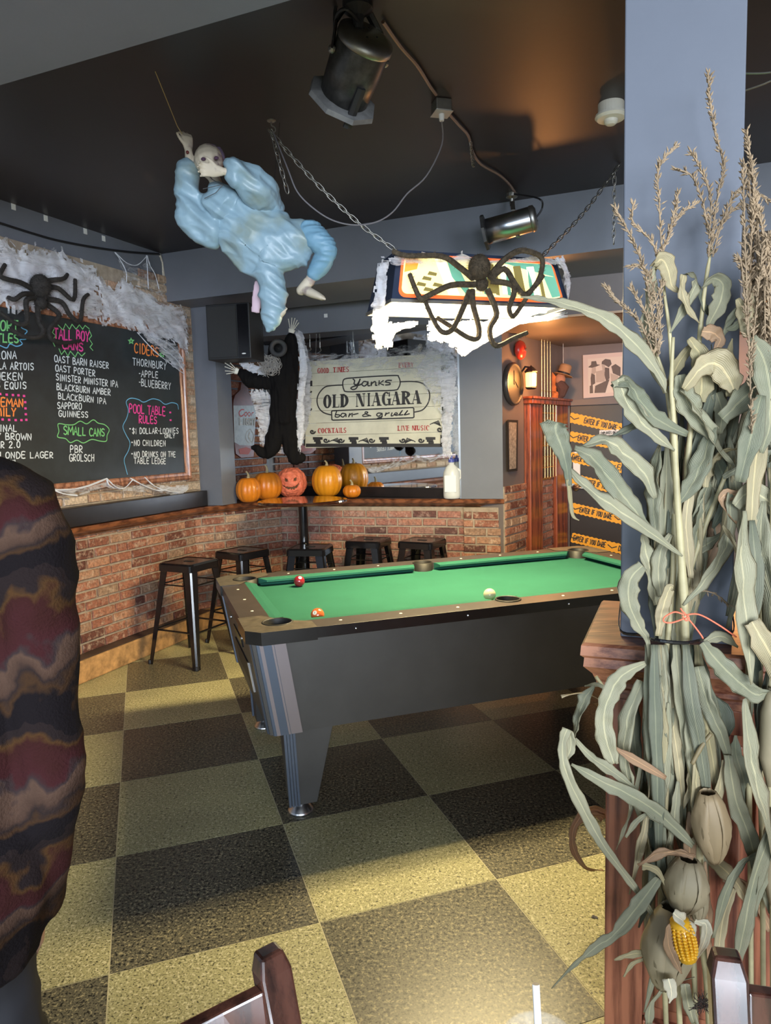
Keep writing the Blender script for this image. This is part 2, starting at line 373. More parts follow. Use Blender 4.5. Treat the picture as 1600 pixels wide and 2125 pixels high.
# moulded wooden rail along ledge: profile swept along the path
def sweep(mb, path, outs, prof):
    rs = []
    for p, o in zip(path, outs): rs.append([tuple(Vector(p) + Vector(o) * x + Vector((0, 0, z))) for x, z in prof])
    mb.rings(rs, True)
prof = [(-0.16, 0.93), (0.0, 0.93), (0.015, 0.935), (0.03, 0.95), (0.052, 0.958), (0.075, 0.962), (0.088, 0.972), (0.09, 0.99), (0.082, 1.0), (-0.16, 1.0)]
r0 = RM(UL + 0.035, 1.0); r1 = RM(UL + 0.055, 4.70); r2 = onz(583, 1035, 1.0); r2.z = 0
endp = WP + WD * (sR + 0.005); endp.z = 0
b = MB()
r2c = r2 + Vector((0, 0.06, 0))
mo = (N2 + WN).normalized() * 1.15
sweep(b, [r0, r1 - N2 * 0.0, r2c, endp - WN * 0.08], [NL, NL * 0.9, mo, WN], prof)
struct(b.build('trim_3', m_railwood))
# ledge board behind the rail
b = MB(); b.prism([tuple(r0)[:2], tuple(r1)[:2], tuple(r2c)[:2], tuple(endp - WN * 0.08)[:2], tuple(WP + WD * (sC + .1) - WN * .2)[:2], (.60, 5.95), (-1.16, 6.99), tuple(RM(UL + .005, 5.95))[:2], tuple(RM(UL + .005, 1.0))[:2]], 0.985, 1.002)
struct(b.build('trim_4', m_darkledge))
# black box-section shelf below the board
b = MB(); wbox(b, RM(UL, 0), DL, NL, 1.2, 4.80, 0.012, 0.10, 1.002, 1.125); struct(b.build('trim_5', m_darkledge, bev=0.004))
# grey column at the window corner
struct(rbox('trim_6', m_grey, (UL, 4.83), (-3.42, 5.03), 1.002, 2.58))

# slanting back wall: lower brick, window recess with mirror, pilaster
b = MB()
wbox(b, WP, WD, WN, -1.1, sR - 0.02, -0.30, -0.075, 0.0, 0.93)
wb = struct(b.build('wall_back', m_mortar))
b = MB(); wbox(b, WP, WD, WN, -1.6, sR, -0.30, 0.0, 2.40, 2.93); b.build('header', m_grey, wb)
b = MB(); wbox(b, WP, WD, WN, sC, sR - 0.005, -0.36, -0.005, 1.002, 2.60); b.build('pilaster', m_grey, wb)
MPt = WP + WD * sC - WN * 0.03; MDr = Vector((cos(radians(-31)), sin(radians(-31)), 0)); MN = Vector((MDr.y, -MDr.x, 0))
MLp = MPt - MDr * 2.05
b = MB(); wbox(b, MPt, MDr, MN, -2.1, 0.05, -0.10, -0.03, 0.99, 2.93); b.build('recess_back', m_blackm, wb)
hx = [tuple(WP - WD * 1.62)[:2], tuple(WP + WD * (sC + .05) - WN * .05)[:2], tuple(MPt - MN * .02)[:2], tuple(MLp - MN * .02)[:2], tuple(MLp - E1 * .3)[:2]]
b = MB(); b.prism(hx, 2.405, 2.55); b.build('recess_head', m_blackm, wb)
n5 = bricks(wb, WP - WN * 0.075, WD, WN, -1.02, ws_at(962, 1100), 0.02, 0.93, m_brick2, 5)
b = MB(); wbox(b, WP, WD, WN, ws_at(962, 1100), sR - 0.03, -0.08, -0.022, 0.0, 0.93); b.build('pilaster_base', m_mortar, wb)
n6 = bricks(wb, WP - WN * 0.022, WD, WN, ws_at(962, 1100), sR - 0.028, 0.02, 0.93, m_brick, 6)
# mirror in the recess above a black board
m_mirror = mat('mirror_glass', (0.82, 0.86, 0.9), 0.03, 1.0)
mir = thing('window_1', None, None); mir['kind'] = 'structure'
b = MB(); wbox(b, MPt, MDr, MN, -2.03, -0.01, -0.028, -0.018, 1.085, 2.40); b.build('mirror_pane', m_mirror, mir)
b = MB(); wbox(b, MPt, MDr, MN, -2.03, -0.01, -0.028, -0.002, 1.003, 1.085); b.build('sill_board', m_darkledge, mir)
b = MB(); wbox(b, WP, WD, WN, sC - 0.018, sC - 0.002, -0.30, -0.02, 1.003, 2.40); b.build('frame_bar', m_chrome, mir)

# return wall, posts and door wall on the far side
RP0 = WP + WD * (sR - 0.005) - WN * 0.01; RP1 = Vector((1.717, 6.87, 0)); RD = (RP1 - RP0); RL = RD.length; RD.normalize(); RN = Vector((-RD.y, RD.x, 0))
# extend so that it meets the door wall
RL2 = (VF - RP0.dot(E2)) / RD.dot(E2)
b = MB(); q = lambda s, o, z: tuple(RP0 + RD * s + RN * o + Vector((0, 0, z)))
def rwall(mb, s0, s1, o0, o1, z0, z1): wbox(mb, RP0, RD, RN, s0, s1, o0, o1, z0, z1)
rwall(b, 0, RL2, 0.0, 0.2, 0, 2.93)
wr = struct(b.build('wall_return', m_brown))
if (RP0 + RN).length < RP0.length: pass
# ---------------------------------------------------------------- far side: return wall, casing, door wall, soffits
def rs_at(px, py): return (onpl(px, py, RP0, RN) - RP0).dot(RD)
zb = onpl(1046, 1010, RP0, RN).z
s88, s13, s43, s66 = rs_at(1088, 1000), rs_at(1113, 1000), rs_at(1143, 1000), rs_at(1166, 1000)
b = MB(); rwall(b, 0.0, s66, -0.012, 0.0, 0, zb); b.build('mortar', m_mortar, wr)
bricks(wr, RP0 - RN * 0.012, RD, -RN, 0.0, s88, 0.02, zb, m_brick, 8)
bricks(wr, RP0 - RN * 0.012, RD, -RN, s13, s43, 0.02, zb, m_brick2, 9)
m_redwood = mat_wood('red_oak_post', (0.10, 0.022, 0.012), (0.34, 0.085, 0.035), (6, 6, 0.8), 0.35, 0.4, 3.0, 5.0)
ztop = onpl(1100, 824, RP0, RN).z
cas = struct(thing('door_1', None, None))
for nm, a0, a1 in (('post', s88, s13), ('post', s43, s66)):
    b = MB(); rwall(b, a0, a1, -0.06, 0.0, 0, ztop - 0.06); b.build(nm, m_redwood, cas, bev=0.006)
b = MB(); rwall(b, s88 - 0.01, s66 + 0.01, -0.085, 0.0, ztop - 0.06, ztop - 0.02); rwall(b, s88 - 0.02, s66 + 0.02, -0.10, 0.0, ztop - 0.02, ztop); b.build('cornice', m_redwood, cas, bev=0.004)
b = MB(); rwall(b, s13, s43, -0.03, -0.005, zb, ztop - 0.06)
b.build('back_panel', mat('panel_glass', (0.16, 0.10, 0.07), 0.12, 0.5), cas)
m_gold = mat('brass', (0.85, 0.58, 0.25), 0.25, 1.0)
zc = ztop + 0.9
for k in range(6):
    s = s13 + 0.006 + (s43 - s13 - 0.012) * k / 5
    b = MB(); p0 = RP0 + RD * s - RN * 0.05; b.tube([p0 + Vector((0, 0, zb + 0.02)), p0 + Vector((0, 0, ztop + (0.55 if k < 4 else -0.05)))], 0.004, 6); b.build('bar', m_gold, cas)
for k in range(9):
    z = zb + 0.02 + k * 0.095
    b = MB(); b.tube([RP0 + RD * s13 - RN * 0.052 + Vector((0, 0, z)), RP0 + RD * s43 - RN * 0.052 + Vector((0, 0, z))], 0.0025, 5); b.build('cross_bar', m_gold, cas)
# door wall
m_doorp = mat('dark_brown_door', (0.022, 0.014, 0.013), 0.4, var=0.1)
wd = struct(rbox('wall_door', m_brown, (-1.2, VF), (UR, VF + 0.15), 0, 2.93))
struct(rbox('trim_7', m_brown, (-1.28, 5.22), (UR, VF), 2.31, 2.575))
b = MB(); b.hexa(*RB((-1.0, 5.20), (UR, 5.235), 2.31, 2.325)); struct(b.build('trim_8', mat('thin_edge_strip', (0.45, 0.3, 0.2), 0.5)))
P6 = RM(0, VF); N6 = -E2
def dpt(px, py, o=0.0): return onpl(px, py, P6 + N6 * o, N6)
def du(px, py): return dpt(px, py).dot(E1)
uD0, uD1 = du(1173, 900), du(1173, 900) + 1.02; zD = dpt(1230, 829).z
dr = struct(thing('door_2', None, None))
b = MB(); b.hexa(*RB((uD0, VF - 0.05), (uD0 + 0.05, VF), 0, zD)); b.hexa(*RB((uD1 - 0.05, VF - 0.05), (uD1, VF), 0, zD)); b.hexa(*RB((uD0, VF - 0.05), (uD1, VF), zD - 0.05, zD)); b.build('door_frame', mat('door_frame_paint', (0.10, 0.075, 0.075), 0.4), dr)
b = MB(); b.hexa(*RB((uD0 + 0.052, VF - 0.03), (uD1 - 0.052, VF - 0.002), 0.01, zD - 0.055)); leaf_ = b.build('door_leaf', m_doorp, dr, bev=0.003)
# lever handle
hp = dpt(1195, 1012, 0.03)
b = MB(); Mh = Matrix.Translation(hp) @ Matrix.Rotation(GA, 4, 'Z') @ Matrix.Rotation(pi / 2, 4, 'X')
b.lathe([(0.034, 0), (0.034, 0.008), (0.026, 0.014), (0.012, 0.018), (0.010, 0.05)], 20, Mh)
hl = hp + N6 * 0.05; b.tube([hl, hl + E1 * 0.05 + Vector((0, 0, 0.002)), hl + E1 * 0.11 + Vector((0, 0, -0.008))], [0.010, 0.009, 0.007], 8); b.build('handle', m_chrome, dr, smooth=True)
b = MB(); q = dpt(1188, 997, 0.031); b.box((0, 0, 0), (0.07, 0.004, 0.11), Matrix.Translation(q) @ Matrix.Rotation(GA, 4, 'Z')); b.build('strike_plate', m_chrome, dr)

# ---------------------------------------------------------------- outer walls that close the room (out of frame)
b = MB(); b.hexa(*RB((UR, VB), (UR + 0.15, VF), 0, 2.93)); struct(b.build('wall_right', m_brown))
wf = MB()
for c, d, z0, z1 in (((UL, VB), (UR, VB - 0.15), 0, 0.85), ((UL, VB), (UR, VB - 0.15), 2.62, 2.93), ((UL, VB), (UL + 0.5, VB - 0.15), 0.85, 2.62), ((UR - 0.5, VB), (UR, VB - 0.15), 0.85, 2.62), ((-0.2, VB), (0.2, VB - 0.15), 0.85, 2.62)):
    wf.hexa(*RB((min(c[0], d[0]), min(c[1], d[1])), (max(c[0], d[0]), max(c[1], d[1])), z0, z1))
struct(wf.build('wall_front', m_brown))
for k, (a0, a1) in enumerate(((UL + 0.5, -0.2), (0.2, UR - 0.5))):
    wn = struct(thing('window_%d' % (k + 2), None, None))
    b = MB()
    for (x0, x1, z0, z1) in ((a0, a1, 0.85, 0.91), (a0, a1, 2.56, 2.62), (a0, a0 + 0.06, 0.91, 2.56), (a1 - 0.06, a1, 0.91, 2.56), ((a0 + a1) / 2 - 0.03, (a0 + a1) / 2 + 0.03, 0.91, 2.56)):
        b.hexa(*RB((x0, VB - 0.10), (x1, VB - 0.04), z0, z1))
    b.build('window_frame', m_grey, wn)

# ---------------------------------------------------------------- pillar and panelled half wall
m_oak = mat_wood('red_oak', (0.11, 0.03, 0.018), (0.36, 0.13, 0.07), (8, 8, 0.5), 0.32, 0.35, 4.0, 3.5)
m_oakh = mat_wood('oak_cap', (0.13, 0.04, 0.022), (0.42, 0.17, 0.085), (1.0, 12, 12), 0.42, 0.15, 4.0, 3.0)
CZ = 1.05
cpt = onz(1206, 1334, CZ); cu, cv = cpt.dot(E1), cpt.dot(E2)
pp = onz(1287, 1321, CZ); pu, pv = pp.dot(E1), pp.dot(E2)
# pillar width from its other edge
lo, hi = 0.05, 0.6
def proj(p):
    d = p - C0; f = d.dot(_F); return 800 + FPX * d.dot(_cr) / f, 1062.5 - FPX * d.dot(_cu) / f
for _ in range(30):
    mid = (lo + hi) / 2
    if proj(RM(pu + mid, pv, CZ))[0] < 1519: lo = mid
    else: hi = mid
pw = lo
struct(rbox('trim_9', m_pillar, (pu, pv), (pu + pw, pv + 0.26), CZ, 2.93, bev=0.003))
hw = thing('half_wall', 'panelled red oak half wall with a moulded cap below the blue-grey pillar', 'half wall', RM(cu + 0.5, cv + 0.2, 0))
hw['kind'] = 'structure'
cd_ = 0.44
prof_c = [(0.045, 0.915), (0.045, 0.935), (0.03, 0.945), (0.03, 0.955), (0.022, 0.975), (0.004, 0.995), (0.006, 1.015), (-0.002, 1.022), (0.0, CZ - 0.006), (0.006, CZ)]
b = MB()
rs = []
for off, z in prof_c: rs.append([tuple(RM(cu + off, cv + off, z)), tuple(RM(cu + 2.2, cv + off, z)), tuple(RM(cu + 2.2, cv + cd_ - off, z)), tuple(RM(cu + off, cv + cd_ - off, z))])
b.rings(rs, True); b.build('cap', m_oakh, hw, W=True)
ih = 0.05
b = MB(); b.hexa(*RB((cu + ih + 0.012, cv + ih + 0.012), (cu + 2.2, cv + cd_ - ih - 0.01), 0.0, 0.93)); b.build('core_panel', m_oak, hw, W=True)
# stiles, rails and raised panel
def hbox(name, u0, u1, z0, z1, d, mt=m_oak, bev=0.003):
    b = MB(); b.hexa(*RB((cu + u0, cv + ih + 0.013 - d), (cu + u1, cv + ih + 0.014), z0, z1)); b.build(name, mt, hw, W=True, bev=bev)
hbox('stile', ih, ih + 0.085, 0.0, 0.915, 0.02); hbox('stile', ih + 0.31, ih + 0.40, 0.0, 0.915, 0.02)
hbox('rail', ih + 0.086, ih + 0.309, 0.86, 0.915, 0.02); hbox('rail', ih + 0.086, ih + 0.309, 0.0, 0.14, 0.02)
hbox('panel', ih + 0.11, ih + 0.285, 0.17, 0.835, 0.012, bev=0.008)
hbox('panel', ih + 0.43, ih + 0.9, 0.17, 0.835, 0.012, bev=0.008); hbox('rail', ih + 0.401, ih + 1.0, 0.86, 0.915, 0.02)

# ---------------------------------------------------------------- pool table
def apply_bool(o, cutters, op='DIFFERENCE'):
    for c in cutters:
        md = o.modifiers.new('b', 'BOOLEAN'); md.object = c; md.operation = op; md.solver = 'EXACT'
    dg = bpy.context.evaluated_depsgraph_get(); me = bpy.data.meshes.new_from_object(o.evaluated_get(dg))
    old = o.data; o.modifiers.clear(); o.data = me; me.name = old.name
def temp(mb):
    return mb.build('temp', m_black)
m_lam = mat('rail_laminate', (0.042, 0.033, 0.03), 0.42, var=0.15, vscale=10)
m_cab = mat('cabinet_laminate', (0.052, 0.05, 0.047), 0.5, var=0.12, vscale=6, bs=0.1)
m_felt = mat('green_cloth', (0.024, 0.115, 0.08), 0.95, var=0.05, vscale=5, bs=0.15, bscale=500, spec=0.1)
m_post = mat('blue_grey_metal_trim', (0.10, 0.125, 0.17), 0.4, 0.5)
m_post2 = mat('grey_metal_trim', (0.25, 0.22, 0.23), 0.4, 0.5)
m_cast = mat('worn_corner_casting', (0.16, 0.135, 0.10), 0.4, 0.5, var=0.3, vscale=30)
m_gloss = mat('black_gloss_rail_edge', (0.010, 0.009, 0.009), 0.2, var=0.2, vscale=20)
pt = thing('pool_table', 'coin-operated pool table with green cloth and dark laminate cabinet', 'pool table', TP(0.33, 2.64), TA)
TL, TW, RZ = 2.28, 1.22, 0.80
pk = [(0.135, 0.135, 0.063), (TL - 0.135, 0.135, 0.063), (0.135, TW - 0.135, 0.063), (TL - 0.135, TW - 0.135, 0.063), (TL / 2, 0.105, 0.058), (TL / 2, TW - 0.105, 0.058)]
b = MB()
WR = 0.122
def rect(x0, y0, x1, y1, ch=0.0):
    return [(x0 + ch, y0), (x1 - ch, y0), (x1, y0 + ch), (x1, y1 - ch), (x1 - ch, y1), (x0 + ch, y1), (x0, y1 - ch), (x0, y0 + ch)] if ch else [(x0, y0), (x1, y0), (x1, y1), (x0, y1)]
b.prism(rect(0.004, 0.004, TL - 0.004, TW - 0.004, 0.05), RZ - 0.043, RZ)
railo = b.build('rail', [m_lam, m_gloss], pt)
for p_ in railo.data.polygons:
    if abs(p_.normal.z) < 0.3: p_.material_index = 1
c = MB(); c.prism(rect(WR, WR, TL - WR, TW - WR), RZ - 0.1, RZ + 0.1); c1 = temp(c); c1.matrix_basis = pt.matrix_basis
cyl = []
for x, y, r in pk:
    c = MB(); c.lathe([(r, RZ - 0.3), (r, RZ + 0.1)], 28, Matrix.Translation((x, y, 0))); q = temp(c); q.matrix_basis = pt.matrix_basis; cyl.append(q)
bpy.context.view_layer.update()
apply_bool(railo, [c1] + cyl)
for md in [railo]: bv = md.modifiers.new('bevel', 'BEVEL'); bv.width = 0.006; bv.segments = 2; bv.limit_method = 'ANGLE'
b = MB(); b.prism(rect(0.05, 0.05, TL - 0.05, TW - 0.05), RZ - 0.075, RZ - 0.040)
bed = b.build('bed', m_felt, pt); bpy.context.view_layer.update(); apply_bool(bed, cyl)
# corner castings
cut2 = MB(); cut2.prism(rect(0.24, 0.24, TL - 0.24, TW - 0.24), 0, 2)
for sx in (0, 1):
    for sy in (0, 1):
        X = lambda x: x if sx == 0 else TL - x
        Y = lambda y: y if sy == 0 else TW - y
        poly = [(0.05, -0.004), (0.265, -0.004), (0.265, WR - 0.03), (0.215, WR + 0.004), (0.16, 0.16), (WR + 0.004, 0.215), (WR - 0.03, 0.265), (-0.004, 0.265), (-0.004, 0.05)]
        if (sx + sy) % 2: poly = poly[::-1]
        b = MB(); b.prism([(X(x), Y(y)) for x, y in poly], RZ - 0.048, RZ + 0.003)
        o = b.build('corner_casting', [m_cast, m_gloss], pt)
        for p_ in o.data.polygons:
            if abs(p_.normal.z) < 0.3: p_.material_index = 1
        bpy.context.view_layer.update(); apply_bool(o, [cyl[sx + 2 * sy]])
        bv = o.modifiers.new('bevel', 'BEVEL'); bv.width = 0.006; bv.segments = 2; bv.limit_method = 'ANGLE'
for q in [c1] + cyl: bpy.data.objects.remove(q)
# cushions: six segments
NZ = RZ - 0.012
def cushion(p0, p1, inn, c0, c1_):
    """p0-p1 along the wood edge, inn inward direction, c0/c1 cut back at the nose"""
    p0 = Vector(p0); p1 = Vector(p1); d = (p1 - p0).normalized(); inn = Vector(inn)
    b = MB(); w_ = 0.056
    A = [p0, p1]; Bn = [p0 + d * c0 + inn * w_, p1 - d * c1_ + inn * w_]
    def r_(i):
        s = A[i]; n_ = Bn[i]
        return [(s.x, s.y, RZ - 0.045), (s.x, s.y, RZ - 0.001), (s.x * .6 + n_.x * .4, s.y * .6 + n_.y * .4, RZ - 0.001), (n_.x, n_.y, NZ + 0.006), (n_.x, n_.y, NZ - 0.004), (s.x * .9 + n_.x * .1, s.y * .9 + n_.y * .1, RZ - 0.030)]
    b.rings([r_(0), r_(1)], True); b.build('cushion', m_felt, pt)
g1, g2 = 0.075, 0.062
cushion((WR + g1, WR), (TL / 2 - g2, WR), (0, 1), 0.045, 0.015); cushion((TL / 2 + g2, WR), (TL - WR - g1, WR), (0, 1), 0.015, 0.045)
cushion((WR + g1, TW - WR), (TL / 2 - g2, TW - WR), (0, -1), 0.045, 0.015); cushion((TL / 2 + g2, TW - WR), (TL - WR - g1, TW - WR), (0, -1), 0.015, 0.045)
cushion((WR, WR + g1), (WR, TW - WR - g1), (1, 0), 0.045, 0.045); cushion((TL - WR, WR + g1), (TL - WR, TW - WR - g1), (-1, 0), 0.045, 0.045)
m_leather = mat('black_pocket_rubber', (0.010, 0.009, 0.008), 0.55)
for x, y, r in pk:
    b = MB(); b.lathe([(r - 0.006, RZ - 0.16), (r - 0.002, RZ - 0.155), (r - 0.001, RZ + 0.004), (r - 0.006, RZ + 0.006), (r - 0.009, RZ + 0.002), (r - 0.009, RZ - 0.13), (0.001, RZ - 0.14)], 28, Matrix.Translation((x, y, 0)))
    b.build('pocket', m_leather, pt, smooth=True)
m_sight = mat('ivory_sight', (0.75, 0.72, 0.6), 0.4)
for k in range(1, 4):
    for t_ in (0, 1):
        for yy in (0.07, TW - 0.07):
            x = (WR + (TL / 2 - WR) * k / 4) if t_ == 0 else (TL / 2 + (TL / 2 - WR) * k / 4)
            b = MB(); b.ball((x, yy, RZ), (0.007, 0.007, 0.0015), 10, 4); b.build('sight', m_sight, pt)
for k in range(1, 4):
    for xx in (0.07, TL - 0.07):
        b = MB(); b.ball((xx, 0.135 + (TW - 0.27) * k / 4, RZ), (0.007, 0.007, 0.0015), 10, 4); b.build('sight', m_sight, pt)
# cabinet with taper
zt, zb_ = RZ - 0.048, 0.37
it, ib, jt, jb = 0.018, 0.078, 0.035, 0.07    # insets at top and bottom, for the ends and the long sides
Tq = [(it, jt), (TL - it, jt), (TL - it, TW - jt), (it, TW - jt)]; Bq = [(ib, jb), (TL - ib, jb), (TL - ib, TW - jb), (ib, TW - jb)]
b = MB(); b.hexa([(x, y, zb_) for x, y in Bq], [(x, y, zt) for x, y in Tq]); b.build('cabinet', m_cab, pt)
for sx in (0, 1):
    for sy in (0, 1):
        X = lambda x: x if sx == 0 else TL - x
        Y = lambda y: y if sy == 0 else TW - y
        def sec(i, j, z, g=0.006, wd_=0.125):
            return [(X(i - g), Y(j + .075), z), (X(i - g), Y(j + 0.030), z), (X(i + 0.016), Y(j - g * .6), z), (X(i + 0.030), Y(j - g), z), (X(i + wd_), Y(j - g), z), (X(i + wd_), Y(j + 0.02), z), (X(i + 0.02), Y(j + .075), z)]
        b = MB(); b.rings([sec(ib, jb, zb_ - 0.004), sec(it, jt, zt)], True); cp = b.build('corner_post', [m_post, m_post2], pt)
        for nm, w0, w1, o_ in (('grey_strip', .082, .127, .0022), ('bright_strip', .072, .080, .0035), ('edge_strip', .026, .040, .0022)):
            b = MB(); g2 = .006 + o_
            b.hexa([(X(ib + w0), Y(jb - g2), zb_ - .003), (X(ib + w1), Y(jb - g2), zb_ - .003), (X(ib + w1), Y(jb), zb_ - .003), (X(ib + w0), Y(jb), zb_ - .003)], [(X(it + w0), Y(jt - g2), zt), (X(it + w1), Y(jt - g2), zt), (X(it + w1), Y(jt), zt), (X(it + w0), Y(jt), zt)])
            b.build(nm, m_post2, cp)
        # leg: tapered slab with a ribbed outer strip
        fx, fy = 0.145, jb + 0.025
        b = MB()
        b.hexa([(X(fx + 0.01), Y(fy), 0.05), (X(fx + 0.115), Y(fy), 0.05), (X(fx + 0.115), Y(fy + 0.1), 0.05), (X(fx + 0.01), Y(fy + 0.1), 0.05)],
               [(X(fx - 0.005), Y(fy - 0.01), zb_), (X(fx + 0.19), Y(fy - 0.01), zb_), (X(fx + 0.19), Y(fy + 0.15), zb_), (X(fx - 0.005), Y(fy + 0.15), zb_)])
        lg = b.build('leg', m_cab, pt, bev=0.003)
        b = MB()
        for k in range(4):
            o1 = -0.008 + 0.012 * k
            b.hexa([(X(fx + 0.008 + o1), Y(fy - 0.006), 0.05), (X(fx + 0.017 + o1), Y(fy - 0.006), 0.05), (X(fx + 0.017 + o1), Y(fy + 0.01), 0.05), (X(fx + 0.008 + o1), Y(fy + 0.01), 0.05)],
                   [(X(fx - 0.006 + o1), Y(fy - 0.017), zb_), (X(fx + 0.004 + o1), Y(fy - 0.017), zb_), (X(fx + 0.004 + o1), Y(fy), zb_), (X(fx - 0.006 + o1), Y(fy), zb_)])
        b.build('ribbed_strip', m_post, lg)
        b = MB(); b.lathe([(0.052, 0.0), (0.054, 0.006), (0.050, 0.012), (0.036, 0.030), (0.022, 0.042), (0.022, 0.055)], 24, Matrix.Translation((X(fx + 0.055), Y(fy + 0.05), 0))); b.build('foot', m_chrome, lg, smooth=True)
# end panel details: ball window, coin slot, lock
def endp_(y, z, out=0.002):
    t = (z - zb_) / (zt - zb_); x = ib + (it - ib) * t; return (x - out, y, z)
def endquad(name, y0, y1, z0, z1, mt, th=0.006):
    b = MB(); b.hexa([endp_(y0, z0, -0.002), endp_(y1, z0, -0.002), endp_(y1, z1, -0.002), endp_(y0, z1, -0.002)], [endp_(y0, z0, th), endp_(y1, z0, th), endp_(y1, z1, th), endp_(y0, z1, th)]); b.build(name, mt, pt)
endquad('ball_window', 0.35, 0.80, 0.47, 0.58, m_blackm); endquad('coin_slot', 0.45, 0.72, 0.625, 0.665, m_black); endquad('ball_window_frame', 0.33, 0.35, 0.46, 0.59, m_chrome, 0.008)
for y in (0.40, 0.80):
    b = MB(); b.ball(endp_(y, 0.68), 0.009, 10, 6); b.build('lock', m_chrome, pt, smooth=True)
for k in range(4):
    x = 0.42 + k * 0.48
    b = MB(); b.ball((x, 0.003, RZ - 0.022), 0.005, 8, 6); b.build('screw', m_chrome, pt)

# balls
def ball(name, label, px, py, col, num):
    p = onz(px, py, RZ - 0.040 + 0.0286); p.z = RZ - 0.040 + 0.0286
    mt = mat(name + '_resin', col, 0.12, coat=0.5)
    t = thing(name, label, 'ball', (p.x, p.y, RZ - 0.040)); b = MB(); b.ball((0, 0, 0.0287), 0.0286, 28, 18); b.build('sphere', mt, t, smooth=True)
    if num:
        d = Vector(num).normalized(); b = MB(); Mx = Matrix.Translation(Vector((0, 0, 0.0287)) + d * 0.0283) @ d.to_track_quat('Z', 'Y').to_matrix().to_4x4()
        b.lathe([(0.009, -0.001), (0.009, 0.0004), (0.0, 0.0008)], 16, Mx); b.build('number_spot', mat('ball_spot', (0.85, 0.8, 0.6), 0.2), t)
        bpy_text(t, '3' if 'maroon' in label else '5', d)
def bpy_text(t, s, d):
    cu_ = bpy.data.curves.new('digit', 'FONT'); cu_.body = s; cu_.size = 0.012; cu_.align_x = 'CENTER'; cu_.align_y = 'CENTER'; cu_.extrude = 0.0002
    o = bpy.data.objects.new('digit', cu_); COL.objects.link(o)
    dg = bpy.context.evaluated_depsgraph_get(); me = bpy.data.meshes.new_from_object(o.evaluated_get(dg)); bpy.data.objects.remove(o)
    me.materials.clear(); me.materials.append(m_blackm)
    n = bpy.data.objects.new('digit', me); COL.objects.link(n); n.parent = t
    n.matrix_basis = Matrix.Translation(Vector((0, 0, 0.0287)) + d * 0.0294) @ d.to_track_quat('Z', 'Y').to_matrix().to_4x4()
ball('pool_ball', 'maroon pool ball beside the far cushion of the green table', 621, 1206, (0.22, 0.012, 0.02), (0.25, -0.6, 0.75))
ball('pool_ball', 'orange pool ball half hidden behind the near rail by the corner pocket', 659, 1276, (0.62, 0.12, 0.03), (-0.3, -0.75, 0.5))
ball('cue_ball', 'cream cue ball near the near rail of the green table', 1016, 1234, (0.72, 0.62, 0.38), None)

# ---------------------------------------------------------------- bar stools
def make_stool():
    t = thing('bar_stool', 'x', 'stool', (0, 0, 0), 0)
    Hs = 0.70; a = 0.148; f = 0.20
    def rr(h, r, z, n=5):
        out = []
        for cx, cy, a0 in ((h - r, h - r, 0), (-h + r, h - r, 90), (-h + r, -h + r, 180), (h - r, -h + r, 270)):
            for k in range(n): an = radians(a0 + 90 * k / (n - 1)); out.append((cx + r * cos(an), cy + r * sin(an), z))
        return out
    b = MB(); b.rings([rr(a + 0.004, 0.03, Hs - 0.055), rr(a + 0.002, 0.03, Hs - 0.012), rr(a - 0.004, 0.028, Hs - 0.002), rr(a - 0.012, 0.026, Hs), rr(a - 0.03, 0.022, Hs - 0.004), rr(0.03, 0.01, Hs - 0.005)], True)
    st = b.build('seat', m_black, t, smooth=False, bev=0)
    b = MB(); b.box((0, 0, Hs - 0.0035), (0.075, 0.028, 0.002)); b.build('hand_slot', m_blackm, st)
    for sx in (-1, 1):
        for sy in (-1, 1):
            b = MB(); n = 6; rs = []
            for k in range(n):
                q = k / (n - 1); z = (Hs - 0.02) * (1 - q) + 0.0; c_ = a - 0.028 + (f - a + 0.03) * q; w1 = 0.066 * (1 - q) + 0.036 * q
                x = sx * (c_ + 0.016); y = sy * (c_ + 0.016)
                rs.append([(x, y - sy * 0.010, z), (x - sx * 0.010, y, z), (x - sx * w1, y, z), (x - sx * w1, y - sy * 0.006, z), (x - sx * 0.012, y - sy * 0.012, z), (x - sx * 0.006, y - sy * w1, z), (x, y - sy * w1, z)])
            b.rings(rs, True); b.build('leg', m_black, t, smooth=False)
            b = MB(); b.lathe([(0.014, 0), (0.016, 0.006), (0.014, 0.028)], 10, Matrix.Translation((sx * (f + 0.008), sy * (f + 0.008), 0))); b.build('foot_cap', m_blackm, t)
    def cc(z): q = 1 - z / (Hs - 0.02); return a - 0.028 + (f - a + 0.03) * q + 0.006
    for z, r in ((0.55, 0.005), (0.24, 0.007)):
        c_ = cc(z)
        for (p0, p1) in (((-c_, -c_), (c_, -c_)), ((c_, -c_), (c_, c_)), ((c_, c_), (-c_, c_)), ((-c_, c_), (-c_, -c_))):
            b = MB(); b.tube([(p0[0], p0[1], z), (p1[0], p1[1], z)], r, 6, up=(0, 0, 1)); b.build('rung', m_black, t)
    return t
stool0 = make_stool()
sts = [((-1.375, 4.93), -27, 'black metal bar stool nearest the chalkboard wall, whole down to its feet'),
       ((-1.09, 5.37), -36, 'black metal bar stool in the brick corner beyond the pool table end'),
       ((-0.585, 5.45), -10, 'black metal bar stool in front of the round table pedestal'),
       ((-0.145, 5.76), -21, 'black metal bar stool by the back brick wall nearer the round table'),
       ((0.285, 5.64), -29, 'black metal bar stool closest to the brick pilaster')]
for k, (p, r, lb) in enumerate(sts):
    o = stool0 if k == 0 else copy_tree(stool0)
    o.location = (p[0], p[1], 0); o.rotation_euler = (0, 0, radians(r)); tag(o, lb, 'stool', 'black bar stools round the pool table')
